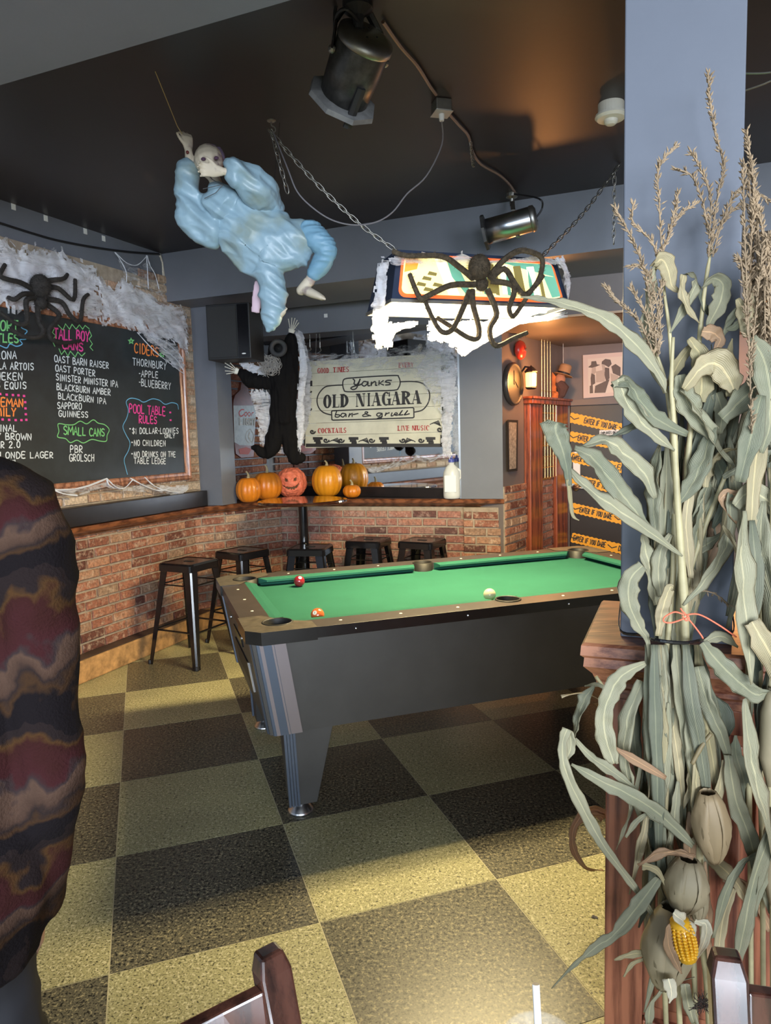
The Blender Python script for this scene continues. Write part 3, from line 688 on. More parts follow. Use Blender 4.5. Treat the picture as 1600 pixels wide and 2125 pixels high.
# round pedestal table
dt = thing('pedestal_table', 'tall round black-topped pedestal table in front of the pumpkins', 'table', (-0.655, 5.68, 0))
b = MB(); b.lathe([(0.0, 1.012), (0.335, 1.012), (0.352, 1.016), (0.356, 1.026), (0.352, 1.036), (0.33, 1.040), (0.0, 1.041)], 56); b.build('tabletop', [mat('dark_lacquered_top', (0.035, 0.012, 0.008), 0.1, coat=0.6)], dt, smooth=False, bev=0)
b = MB(); b.lathe([(0.037, 0.03), (0.037, 1.0), (0.11, 1.0), (0.11, 1.012)], 24); b.build('pole', m_black, dt, smooth=False)
b = MB(); b.lathe([(0.15, 0.0), (0.15, 0.01), (0.13, 0.02), (0.04, 0.035)], 32); b.build('base', m_black, dt)
# ---------------------------------------------------------------- lettering
GL = {
 'A': [[(0, 0), (.5, 1), (1, 0)], [(.2, .38), (.8, .38)]], 'B': [[(.1, 0), (.1, 1), (.7, .93), (.75, .62), (.1, .53), (.85, .45), (.9, .1), (.1, 0)]],
 'C': [[(.95, .85), (.6, 1), (.2, .85), (.05, .5), (.2, .12), (.6, 0), (.95, .12)]], 'D': [[(.1, 0), (.1, 1), (.6, .95), (.95, .6), (.9, .25), (.55, .02), (.1, 0)]],
 'E': [[(.9, 1), (.1, 1), (.1, 0), (.9, 0)], [(.1, .52), (.75, .52)]], 'F': [[(.9, 1), (.1, 1), (.1, 0)], [(.1, .52), (.75, .52)]],
 'G': [[(.95, .85), (.6, 1), (.2, .88), (.05, .5), (.2, .1), (.6, 0), (.95, .15), (.95, .45), (.6, .45)]], 'H': [[(.1, 0), (.1, 1)], [(.9, 0), (.9, 1)], [(.1, .5), (.9, .5)]],
 'I': [[(.5, 0), (.5, 1)]], 'J': [[(.8, 1), (.8, .2), (.5, 0), (.15, .15)]], 'K': [[(.1, 0), (.1, 1)], [(.9, 1), (.1, .45), (.95, 0)]],
 'L': [[(.1, 1), (.1, 0), (.9, 0)]], 'M': [[(.02, 0), (.12, 1), (.5, .35), (.88, 1), (.98, 0)]], 'N': [[(.08, 0), (.1, 1), (.9, 0), (.92, 1)]],
 'O': [[(.5, 1), (.15, .85), (.05, .45), (.2, .08), (.5, 0), (.85, .1), (.97, .5), (.85, .88), (.5, 1)]], 'P': [[(.1, 0), (.1, 1), (.7, .98), (.9, .75), (.7, .5), (.1, .47)]],
 'Q': [[(.5, 1), (.12, .8), (.05, .4), (.3, .02), (.7, .03), (.95, .4), (.9, .8), (.5, 1)], [(.6, .25), (1, -.08)]], 'R': [[(.1, 0), (.1, 1), (.7, .98), (.88, .75), (.68, .52), (.1, .47), (.95, 0)]],
 'S': [[(.9, .88), (.55, 1), (.15, .88), (.15, .62), (.8, .42), (.88, .15), (.5, 0), (.08, .12)]], 'T': [[(.02, 1), (.98, 1)], [(.5, 1), (.5, 0)]],
 'U': [[(.1, 1), (.1, .25), (.35, 0), (.7, .02), (.9, .28), (.9, 1)]], 'V': [[(.02, 1), (.5, 0), (.98, 1)]], 'W': [[(0, 1), (.25, 0), (.5, .7), (.75, 0), (1, 1)]],
 'X': [[(.05, 0), (.95, 1)], [(.05, 1), (.95, 0)]], 'Y': [[(.05, 1), (.5, .5), (.95, 1)], [(.5, .5), (.45, 0)]], 'Z': [[(.05, 1), (.95, 1), (.05, 0), (.95, 0)]],
 '1': [[(.3, .8), (.55, 1), (.55, 0)]], '2': [[(.1, .8), (.4, 1), (.85, .85), (.8, .55), (.1, 0), (.95, 0)]], '0': [[(.5, 1), (.15, .8), (.1, .25), (.5, 0), (.9, .2), (.9, .8), (.5, 1)]],
 '-': [[(.15, .5), (.85, .5)]], '.': [[(.45, 0), (.55, .05)]], '$': [[(.9, .8), (.5, .92), (.15, .75), (.85, .4), (.8, .15), (.45, .05), (.1, .18)], [(.5, 1.08), (.5, -.08)]],
 '(': [[(.7, 1.1), (.35, .6), (.4, .2), (.7, -.1)]], ')': [[(.3, 1.1), (.65, .6), (.6, .2), (.3, -.1)]], '*': [[(.4, .5), (.6, .5)]]}
def strokes(mb, pts, wd, Nn, lift=0.0015, th=0.0006):
    """flat marker stroke through 3D points lying in a plane with normal Nn"""
    pts = [Vector(p) for p in pts]; n = len(pts)
    if n < 2: return
    L = []; Rr = []
    for i in range(n):
        if i == 0: t = (pts[1] - pts[0]).normalized(); sc = 1
        elif i == n - 1: t = (pts[-1] - pts[-2]).normalized(); sc = 1
        else:
            t0 = (pts[i] - pts[i - 1]).normalized(); t1 = (pts[i + 1] - pts[i]).normalized(); t = t0 + t1
            t = t.normalized() if t.length > 0.2 else t0; sc = min(1.5, 1 / max(0.5, t.dot(t0)))
        s = Nn.cross(t) * (wd / 2 * sc)
        e = t * (-wd * .3 if i == 0 else (wd * .3 if i == n - 1 else 0))
        L.append(pts[i] + s + e + Nn * lift); Rr.append(pts[i] - s + e + Nn * lift)
    o = len(mb.v)
    for a, c in zip(L, Rr): mb.v += [tuple(a), tuple(c)]
    for i in range(n - 1): mb.f.append((o + 2 * i, o + 2 * i + 1, o + 2 * i + 3, o + 2 * i + 2)); mb.m.append(mb.cur)
def write(mb, text, A, Bp, H, Nn, wd, jit=0.06, gap=0.32, seed=1, slant=0.0):
    """A,Bp baseline ends (3D), H cap-height vector"""
    r = random.Random(seed); A = Vector(A); Bp = Vector(Bp); H = Vector(H)
    ws = [(0.45 if ch in "I1.-'()*" else (0.5 if ch == ' ' else (1.2 if ch in 'MW' else 0.85))) for ch in text]
    tot = sum(ws) + gap * (len(text) - 1); d = (Bp - A); x = 0.0
    for ch, wch in zip(text, ws):
        if ch != ' ':
            jy = r.uniform(-jit, jit); js = 1 + r.uniform(-jit, jit); jr = r.uniform(-jit, jit)
            for pl_ in GL.get(ch, []):
                q = []
                base = pl_ if len(pl_) < 4 else [c for c in crom(pl_, 2)]
                for px, py in base:
                    X = (x + (px * js) * wch + (py * (jr + slant)) * 0.5) / tot; q.append(A + d * X + H * (py * js + jy))
                strokes(mb, q, wd, Nn)
        x += wch + gap

# ---------------------------------------------------------------- chalkboard
m_bw = mat_wood('board_frame_wood', (0.15, 0.055, 0.03), (0.42, 0.19, 0.11), (10, 10, 3), 0.4, 0.3)
m_slate = mat('chalkboard_slate', (0.022, 0.028, 0.032), 0.5, var=0.35, vscale=5)
cb = thing('chalkboard', 'large black menu board with coloured lettering in a brown wooden frame', 'chalkboard', RM(UL + 0.03, 3.3, 1.8))
BP = RM(UL + 0.045, 0); BN = NL
b = MB(); wbox(b, RM(UL, 0), DL, NL, BV0, BV1 - 0.05, 0.028, 0.044, BZ0 + 0.05, BZ1 - 0.05); b.build('board', m_slate, cb, W=True)
fp = [(0, 0), (0, .035), (.012, .045), (.026, .042), (.034, .032), (.05, .030), (.058, .024), (.062, .0)]
def frame(parent, P, D, Nn, s0, s1, z0, z1, prof_, base, mt, name='frame'):
    rs = []
    for k in range(5):
        cs = [(s0, z0, 1, 1), (s1, z0, -1, 1), (s1, z1, -1, -1), (s0, z1, 1, -1)][k % 4]
        rs.append([tuple(P + D * (cs[0] + cs[2] * a) + Nn * (base + h) + Vector((0, 0, cs[1] + cs[3] * a))) for a, h in prof_])
    for k in range(4):
        b = MB(); b.rings([rs[k], rs[k + 1]], True); b.build(name, mt, parent, W=True)
frame(cb, RM(UL, 0), DL, NL, BV0, BV1, BZ0, BZ1, fp, 0.026, m_bw)
def bp(X, Y): return onpl(X / 2.952, 380 + Y / 2.952, BP, BN)
chalk = {'white': mat('white_marker', (0.78, 0.82, 0.85), 0.6), 'pink': mat('pink_marker', (0.85, 0.07, 0.35), 0.6), 'green': mat('green_marker', (0.22, 0.62, 0.22), 0.6), 'orange': mat('orange_marker', (0.95, 0.27, 0.06), 0.6), 'blue': mat('blue_marker', (0.16, 0.47, 0.75), 0.6)}
LN = [('OAST BARN RAISER', 332, 1095, 665, 1137, 40), ('OAST PORTER', 338, 1150, 582, 1183, 38), ('SINISTER MINISTER IPA', 342, 1208, 720, 1250, 38), ('BLACKBURN AMBER', 346, 1265, 675, 1300, 38),
      ('BLACKBURN IPA', 355, 1320, 648, 1355, 38), ('SAPPORO', 350, 1382, 498, 1385, 38), ('GUINNESS', 358, 1430, 538, 1437, 36), ('PBR', 428, 1648, 505, 1650, 42), ('GROLSCH', 424, 1703, 575, 1703, 42),
      ('THORNBURY', 812, 1115, 1018, 1142, 44), ('-APPLE', 850, 1185, 968, 1194, 38), ('-BLUEBERRY', 850, 1240, 1045, 1264, 42), ('$1 DOLLAR-LOONIES', 808, 1535, 1092, 1532, 34), ('ONLY', 1008, 1560, 1070, 1560, 24),
      ('NO CHILDREN', 820, 1608, 1012, 1610, 34), ('NO DRINKS ON THE', 820, 1680, 1075, 1676, 34), ('TABLE LEDGE', 820, 1717, 1015, 1720, 34),
      ('CORONA', -95, 1075, 100, 1078, 48), ('STELLA ARTOIS', -130, 1136, 205, 1146, 44), ('HEINEKEN', -120, 1198, 135, 1206, 44), ('DOS EQUIS', -90, 1256, 160, 1260, 42),
      ('ORIGINAL', -120, 1520, 103, 1522, 42), ('HONEY BROWN', -160, 1572, 190, 1574, 40), ('CLEAR 2.0', -120, 1622, 122, 1620, 40), ('HONEY BLONDE LAGER', -240, 1688, 325, 1684, 40), ('(TALLBOY)', -90, 1718, 95, 1722, 26)]
HL = [('pink', 'TALL BOY', 330, 950, 545, 972, 62, .010), ('pink', 'CANS', 380, 1012, 508, 1032, 50, .010), ('orange', 'CIDERS', 822, 1040, 972, 1062, 60, .0095), ('green', 'SMALL CANS', 388, 1540, 640, 1552, 50, .008),
      ('pink', 'POOL TABLE', 790, 1406, 1012, 1424, 52, .009), ('pink', 'RULES', 850, 1468, 960, 1474, 44, .009), ('green', 'IMPORT', -120, 895, 110, 905, 62, .009), ('green', 'BOTTLES', -130, 968, 112, 978, 52, .009),
      ('orange', 'SLEEMAN', -100, 1366, 140, 1370, 50, .009), ('orange', 'FAMILY', -100, 1424, 95, 1428, 48, .009)]
mbs = {k: MB() for k in chalk}
def line_part(col, *a):
    b = MB(); write(b, *a); tag(b.build('lettering', chalk[col], cb, W=True), col + ' marker lettering')
def upv(X, Y, h): return bp(X, Y - h) - bp(X, Y)
for k, (t_, x0, y0, x1, y1, h) in enumerate(LN): line_part('white', t_, bp(x0, y0), bp(x1, y1), upv(x0, y0, h), BN, 0.0065, 0.05, 0.26, k)
for k, (c_, t_, x0, y0, x1, y1, h, wd_) in enumerate(HL): line_part(c_, t_, bp(x0, y0), bp(x1, y1), upv(x0, y0, h), BN, wd_, 0.04, 0.2, 50 + k)
def sk(col, pts, wd=0.006, sm=True):
    b = MB(); strokes(b, [bp(*p) for p in (crom(pts, 4) if sm else pts)], wd, BN); tag(b.build('doodle', chalk[col], cb, W=True), col + ' marker doodle')
sk('green', [(355, 870), (385, 900), (400, 862), (425, 895), (440, 865), (465, 895), (485, 868), (505, 895), (520, 872), (545, 892)], sm=False)
sk('green', [(360, 1015), (375, 1050), (395, 1025), (415, 1060), (430, 1030), (460, 1065), (475, 1035), (500, 1060), (520, 1040)], sm=False)
sk('green', [(545, 900), (560, 935), (545, 955), (565, 985), (550, 1005), (568, 1025)], sm=False); sk('green', [(335, 885), (320, 915), (340, 935), (318, 965), (335, 1000)], sm=False)
sk('green', [(400, 1480), (355, 1475), (360, 1520), (352, 1555), (400, 1565), (430, 1590), (470, 1575), (510, 1592), (560, 1570), (610, 1580), (650, 1580), (655, 1545), (668, 1510), (640, 1480), (600, 1470), (570, 1450), (530, 1475), (490, 1458), (450, 1480), (400, 1480)])
sk('blue', [(780, 1785), (768, 1740), (760, 1690), (785, 1640), (795, 1590), (770, 1540), (752, 1490), (775, 1440), (785, 1390), (772, 1340), (800, 1318), (845, 1325), (880, 1342), (930, 1322), (975, 1330), (1010, 1355), (1050, 1345), (1085, 1355), (1092, 1385)])
sk('blue', [(0, 995), (40, 1010), (60, 985), (100, 1000), (135, 985), (120, 960), (160, 955), (150, 930), (165, 905), (130, 885), (160, 865)])
for x, y in [(0, 1292), (40, 1296), (78, 1298), (112, 1300), (146, 1304), (153, 1342), (155, 1380), (157, 1416), (160, 1450), (130, 1452), (95, 1452), (55, 1450), (15, 1448), (1042, 1405), (1044, 1452)]: sk('pink', [(x - 4, y), (x + 4, y)], 0.013, False)
for x, y in [(796, 1505), (808, 1588), (808, 1658)]: sk('white', [(x - 3, y), (x + 3, y)], 0.009, False)
for cx, cy in ((802, 968), (992, 1050)):
    pts = [(cx + (18 if k % 2 == 0 else 7) * sin(pi * k / 5), cy - (18 if k % 2 == 0 else 7) * cos(pi * k / 5)) for k in range(11)]; sk('green', pts, 0.009, False)

# ---------------------------------------------------------------- hanging plank sign
SG = thing('hanging_sign', 'cream plank bar sign reading Old Niagara half veiled by cobweb', 'sign', WP + WD * -0.08 - WN * 0.06 + Vector((0, 0, 1.8)))
SP = WP - WN * 0.04
def sp(X, Y): return onpl(600 + X / 4.4444, 700 + Y / 4.4444, SP, WN)     # zoomed crop of the sign
_a, _b = sp(150, 1015), sp(1410, 1000); _c, _d = sp(160, 235), sp(1440, 130)
s_0, s_1 = (_a - SP).dot(WD), (_b - SP).dot(WD); z_0 = (_a.z + _b.z) / 2; z_1 = 0.5 * (_c.z + _d.z)
m_cream = mat('cream_planks', (0.62, 0.60, 0.48), 0.55, var=0.1, vscale=9)
npk = 7
for k in range(npk):
    z0 = z_0 + (z_1 - z_0) * k / npk; z1 = z_0 + (z_1 - z_0) * (k + 1) / npk
    b = MB(); wbox(b, SP, WD, WN, s_0 + rnd.uniform(-.003, .003), s_1 + rnd.uniform(-.003, .003), -0.022, rnd.uniform(-0.001, 0.0), z0 + 0.0012, z1 - 0.0012); b.build('plank', m_cream, SG, W=True)
for s in (s_0 + 0.12, s_1 - 0.12):
    b = MB(); b.tube([SP + WD * s + Vector((0, 0, z_1)) - WN * 0.01, SP + WD * s + Vector((0, 0, 2.42)) - WN * 0.05], 0.002, 5); b.build('hanging_wire', m_steel, SG, W=True)
m_ink = mat('black_sign_paint', (0.025, 0.022, 0.022), 0.5); m_red = mat('red_sign_paint', (0.42, 0.03, 0.03), 0.5)
ink = MB(); red = MB()
def flush(name='lettering', mt=None):
    global ink
    if ink.v: ink.build(name, m_ink, SG, W=True)
    ink = MB()
def sst(pts, wd=0.009, sm=True, mb=None): strokes(ink if mb is None else mb, [sp(*p) for p in (crom(pts, 4) if sm else pts)], wd * 1.25, WN, 0.002)
def slab(mb, text, x0, y0, x1, y1, h, thick, thin, wds):
    """bold condensed serif letters built from thick stems, thin bars and slab serifs (crop units)"""
    up = sp(x0, y0 - h) - sp(x0, y0); A = sp(x0, y0); Bv = sp(x1, y1) - A; tot = sum(wds); x = 0
    nrm = WN
    def Q(u, v): return A + Bv * (u / tot) + up * v + nrm * 0.002
    def poly(pts, ox, wc):
        o = len(mb.v); mb.v += [tuple(Q(ox + p[0] * wc, p[1])) for p in pts]; mb.f.append(tuple(range(o, o + len(pts)))); mb.m.append(0)
    def ringp(ox, wc, ro, ri, a0=0, a1=360, cx=.5, cy=.5, n=18):
        for k in range(n):
            t0 = radians(a0 + (a1 - a0) * k / n); t1 = radians(a0 + (a1 - a0) * (k + 1) / n)
            P = lambda r, t: (cx + r[0] * cos(t), cy + r[1] * sin(t)); poly([P(ro, t0), P(ro, t1), P(ri, t1), P(ri, t0)], ox, wc)
    T = thick; t = thin
    def stem(ox, wc, x, serif=True):
        poly([(x, 0), (x + T, 0), (x + T, 1), (x, 1)], ox, wc)
        if serif:
            for yy in (0, 1 - t): poly([(x - .1, yy), (x + T + .1, yy), (x + T + .1, yy + t), (x - .1, yy + t)], ox, wc)
    for ch, wc in zip(text, wds):
        c = wc * 0.9
        if ch == 'O': ringp(x, c, (.5, .52), (.5 - T, .42))
        elif ch == 'C': ringp(x, c, (.5, .52), (.5 - T, .42), 50, 310); poly([(.78, .62), (.95, .62), (.95, 1), (.78, .93)], x, c)
        elif ch == 'G': ringp(x, c, (.5, .52), (.5 - T, .42), 50, 300); poly([(.72, 0), (1, 0), (1, .42), (.72, .42)], x, c); poly([(.6, .42), (1.06, .42), (1.06, .5), (.6, .5)], x, c); poly([(.78, .65), (.92, .65), (.92, 1), (.78, .95)], x, c)
        elif ch == 'L': stem(x, c, .08); poly([(.1, 0), (.95, 0), (.95, t), (.1, t)], x, c); poly([(.85, 0), (.95, 0), (.95, .35), (.85, .1)], x, c)
        elif ch == 'D': stem(x, c, .05); ringp(x, c, (.72, .5), (.72 - T, .42), -90, 90, .25, .5)
        elif ch == 'N': stem(x, c, .02, True) if False else poly([(.06, 0), (.06 + t, 0), (.06 + t, 1), (.06, 1)], x, c); poly([(.06, 1), (.06 + T * 1.1, 1), (.9, 0), (.9 - T * .8, 0)], x, c); poly([(.88 - t * .5, 0), (.88 + t * .5, 0), (.88 + t * .5, 1), (.88 - t * .5, 1)], x, c); poly([(-.04, 0), (.24, 0), (.24, t), (-.04, t)], x, c); poly([(.7, 1 - t), (1.02, 1 - t), (1.02, 1), (.7, 1)], x, c); poly([(-.04, 1 - t), (.2, 1 - t), (.2, 1), (-.04, 1)], x, c)
        elif ch == 'I': stem(x, c, .5 - T / 2 if T < .6 else .2)
        elif ch == 'A': poly([(.02, 0), (.1, 0), (.5, .98), (.44, 1)], x, c); poly([(.36, 1), (.62, 1), (1, 0), (1 - T * 1.15, 0)], x, c); poly([(.2, .28), (.7, .28), (.7, .35), (.22, .35)], x, c); poly([(-.1, 0), (.24, 0), (.24, t), (-.1, t)], x, c); poly([(.55, 0), (1.1, 0), (1.1, t), (.55, t)], x, c)
        elif ch == 'R': stem(x, c, .05); ringp(x, c, (.62, .27), (.62 - T, .17), -90, 90, .3, .73); poly([(.35, .5), (.62, .5), (1, 0), (.68, 0)], x, c); poly([(.68, 0), (1.06, 0), (1.06, t), (.68, t)], x, c)
        elif ch == 'K': stem(x, c, .05); poly([(.35, .4), (.35, .55), (.85, 1), (1, 1)], x, c); poly([(.4, .6), (.6, .68), (1.05, 0), (.72, 0)], x, c)
        elif ch == 'T': stem(x, c, .5 - T / 2); poly([(0, 1 - t), (1, 1 - t), (1, 1), (0, 1)], x, c); poly([(0, .72), (.09, .9), (.09, 1), (0, 1)], x, c); poly([(.91, .9), (1, .72), (1, 1), (.91, 1)], x, c)
        elif ch == 'S': ringp(x, c, (.46, .29), (.46 - T * .8, .17), 20, 270, .5, .73); ringp(x, c, (.46, .29), (.46 - T * .8, .17), 200, 450, .5, .27)
        elif ch == 'V': poly([(0, 1), (T, 1), (.6, 0), (.45, 0)], x, c); poly([(.88, 1), (.98, 1), (.6, 0), (.5, 0)], x, c); poly([(-.08, 1 - t), (.42, 1 - t), (.42, 1), (-.08, 1)], x, c); poly([(.74, 1 - t), (1.08, 1 - t), (1.08, 1), (.74, 1)], x, c)
        elif ch == 'E': stem(x, c, .05); [poly([(.3, yy), (.92, yy), (.92, yy + t), (.3, yy + t)], x, c) for yy in (0, .47, 1 - t)]
        elif ch == 'M': poly([(.0, 0), (.0 + t, 0), (.0 + t, 1), (0, 1)], x, c); stem(x, c, .98 - T); poly([(0, 1), (T, 1), (.55, .1), (.42, .1)], x, c); poly([(.42, .1), (.55, .1), (.98, 1), (.86, 1)], x, c)
        elif ch == 'U': poly([(.05, .25), (.05 + T, .25), (.05 + T, 1), (.05, 1)], x, c); ringp(x, c, (.42, .3), (.42 - T, .2), 180, 360, .47, .3); poly([(.8, .3), (.88, .3), (.88, 1), (.8, 1)], x, c); poly([(-.04, 1 - t), (.5, 1 - t), (.5, 1), (-.04, 1)], x, c)
        elif ch == 'Y': poly([(0, 1), (T, 1), (.62, .45), (.42, .45)], x, c); poly([(.85, 1), (1, 1), (.62, .45), (.5, .45)], x, c); stem(x, c, .5 - T / 2, False) if False else poly([(.38, 0), (.66, 0), (.66, .47), (.38, .47)], x, c)
        elif ch == 'F': stem(x, c, .05); [poly([(.3, yy), (.92, yy), (.92, yy + t), (.3, yy + t)], x, c) for yy in (.47, 1 - t)]
        elif ch == 'P': stem(x, c, .05); ringp(x, c, (.62, .27), (.62 - T, .17), -90, 90, .3, .73)
        x += wc
def rslab(*a):
    b = MB(); slab(b, *a); tag(b.build('lettering', m_red, SG, W=True), 'dark red lettering')
slab(ink, 'OLD', 315, 655, 560, 643, 122, .36, .07, [1, .85, 1.02]); flush(); slab(ink, 'NIAGARA', 618, 642, 1225, 612, 122, .34, .07, [1.05, .62, 1, 1, 1, 1.05, 1]); flush()
rslab('COCKTAILS', 265, 885, 532, 880, 46, .34, .14, [1, 1, 1, 1, .95, 1, .55, .9, .9]); rslab('LIVE', 1000, 862, 1112, 860, 46, .34, .14, [.95, .55, 1, .95]); rslab('MUSIC', 1135, 860, 1297, 858, 46, .34, .14, [1.2, 1.05, .9, .55, 1])
rslab('GOOD', 262, 332, 372, 330, 48, .34, .14, [1, 1, 1, 1]); rslab('TIMES', 405, 325, 555, 318, 48, .34, .14, [1, .55, 1.25, 1, .9])
rslab('EVERY', 1010, 282, 1150, 275, 46, .34, .14, [1, 1, 1, 1, 1]); rslab('TYPE', 1180, 275, 1290, 270, 46, .34, .14, [1, 1, 1, 1]) if False else None
# outlines
sst([(495, 440), (400, 445), (330, 460), (275, 520), (258, 585), (275, 650), (320, 695), (390, 716)], 0.0085); sst([(1025, 410), (1150, 408), (1230, 425), (1280, 475), (1297, 540), (1280, 610), (1230, 670), (1155, 690)], 0.0085)
sst([(540, 378), (505, 390), (495, 430), (505, 480), (540, 502), (760, 495), (970, 488), (1010, 465), (1025, 415), (1010, 365), (980, 352), (760, 362), (540, 378)], 0.0085)
sst([(392, 685), (400, 678), (770, 662), (1140, 648), (1150, 655), (1152, 735), (1142, 742), (770, 755), (405, 764), (395, 758), (392, 685)], 0.0085, False)
flush('outline')
# script words as joined strokes
sst([(590, 385), (605, 400), (600, 430), (625, 438), (650, 400), (655, 385)], 0.009); sst([(655, 385), (640, 430), (620, 470), (590, 482), (570, 468), (600, 452), (650, 440), (670, 430)], 0.009)
sst([(720, 412), (690, 408), (672, 435), (695, 450), (720, 430), (728, 410), (728, 445), (745, 445)], 0.009); sst([(760, 412), (757, 445), (765, 425), (790, 408), (800, 420), (798, 442), (812, 442)], 0.009)
sst([(832, 400), (828, 440)], 0.009, False); sst([(870, 400), (835, 424), (872, 440)], 0.009, False); sst([(945, 398), (905, 398), (890, 412), (925, 420), (930, 435), (890, 440)], 0.009)
flush()
sst([(440, 680), (425, 730), (455, 735), (468, 718), (430, 712)], 0.008); sst([(520, 705), (490, 702), (478, 725), (500, 735), (525, 710), (525, 733)], 0.008); sst([(560, 703), (550, 733), (560, 715), (585, 702)], 0.008); sst([(600, 712), (640, 702), (585, 715), (583, 732)], 0.007)
flush()
sst([(750, 722), (690, 730), (680, 718), (720, 700), (725, 690), (705, 688), (705, 705), (755, 725)], 0.0075)
flush()
sst([(850, 700), (820, 700), (808, 718), (830, 728), (858, 702), (850, 745), (815, 748), (860, 730)], 0.008); sst([(895, 697), (885, 726), (895, 708), (925, 696)], 0.008); sst([(950, 696), (942, 724), (960, 722)], 0.008); sst([(965, 716), (1000, 705), (985, 695), (970, 712), (990, 720), (1010, 715)], 0.007)
sst([(1015, 718), (1045, 675), (1025, 700), (1020, 716), (1050, 714)], 0.008); sst([(1062, 716), (1095, 674), (1075, 700), (1070, 715), (1110, 705)], 0.008)
flush()
# border of curls along left, right and bottom
def sq(x0, y0, x1, y1):
    o = len(ink.v); ink.v += [tuple(sp(*p) + WN * 0.0025) for p in ((x0, y0), (x1, y0), (x1, y1), (x0, y1))]; ink.f.append((o, o + 1, o + 2, o + 3)); ink.m.append(0)
sq(155, 980, 1405, 1012); sq(140, 240, 190, 300); sq(140, 400, 215, 450); sq(140, 560, 205, 610); sq(135, 700, 180, 800); sq(135, 240, 150, 1000)
for x in (220, 550, 830, 1260):
    sq(x, 920, x + 90, 945); sq(x + 10, 945, x + 70, 965); sq(x + 25, 960, x + 75, 985)
def curl(cx, cy, s, f=1): sst([(cx + f * s * (1 - k / 14) * cos(k * .55), cy + s * .8 * (1 - k / 14) * sin(k * .55)) for k in range(13)], 0.011, True)
def fan(cx, cy, f=1):
    for k in range(4): sst([(cx, cy), (cx - f * (18 + 14 * k), cy - 25 - (3 - k) * 6), (cx - f * (28 + 22 * k), cy - 38 + 9 * k)], 0.006)
for x, f in ((340, 1), (480, 1), (760, 1), (1050, -1), (1215, 1)): curl(x, 950, 28, f)
for x, f in ((465, 1), (735, 1), (1070, -1)): fan(x, 975, f)
for y in (360, 500, 660): curl(180, y, 26, 1)
curl(1390, 850, 30, 1); curl(215, 870, 26, 1); fan(1395, 815, 1); sq(1395, 900, 1415, 1010)
tag(ink.build('border_ornament', m_ink, SG, W=True), kind='stuff')

# ---------------------------------------------------------------- pumpkins on the ledge
m_stem = mat('dry_stem', (0.35, 0.29, 0.17), 0.8, var=0.3, vscale=30)
def pumpkin(label, px, py_base, rpx, rz, col, depth_o, ribs=12, stem=1, amp=0.045, elong=1.0, pos=None, rgt=None):
    P_ = WP - WN * depth_o; p = onpl(px, py_base, P_, WN) if pos is None else Vector(pos)
    r = rpx * p.y / FPX; hz = rz * p.y / FPX
    t = thing('pumpkin', label, 'pumpkin', (p.x, p.y, 1.003)); n = ribs * 6; rs = []
    for i in range(15):
        a = -pi / 2 + pi * i / 14; row = []
        for j in range(n):
            th = 2 * pi * j / n; g = 1 - amp * abs(cos(ribs * th / 2)) ** 6 * (0.4 + cos(a)) - amp * .3
            q = (max(cos(a), 0.0) ** 0.8) * r * g + 1e-4; z = hz * (sin(a) * (1.0 if abs(a) < 1.2 else 0.93 + 0.07 * cos((abs(a) - 1.2) * 8))) + hz
            row.append((q * cos(th), q * sin(th), z))
        rs.append(row)
    b = MB(); b.rings(rs, True); b.build('body', col, t, smooth=True)
    if stem:
        b = MB(); L = 0.035 * stem; b.tube([(0, 0, 2 * hz - 0.012), (0.002, 0, 2 * hz + L * .4), (-0.006, 0, 2 * hz + L * .8), (-0.016, 0, 2 * hz + L)], [0.016, 0.009, 0.007, 0.008], 7); b.build('stem', m_stem, t)
    return t
m_pk1 = mat('orange_pumpkin_skin', (0.66, 0.20, 0.012), 0.38, var=0.12, vscale=10, coat=0.15); m_pk2 = mat('amber_pumpkin_skin', (0.70, 0.27, 0.012), 0.36, var=0.1, vscale=10, coat=0.15)
pumpkin('small round orange pumpkin against the grey column, its stem upright', 509, 1040, 27, 27, m_pk1, 0.10, stem=1.3, pos=RM(-3.308, 5.045))
pumpkin('wide orange pumpkin with a long stem, behind the smallest round one', 548, 1034, 31, 30, m_pk1, 0.13, stem=1.6, pos=RM(-3.275, 5.285))
pumpkin('tall amber pumpkin, the largest, beside the carved one', 680, 1034, 32, 34.5, m_pk2, 0.13, ribs=14, stem=0.9, amp=.03)
pumpkin('tiny squat orange gourd with a curved dark stem', 731, 1033, 19.5, 14, m_pk1, 0.09, ribs=9, stem=1.1, amp=.07)
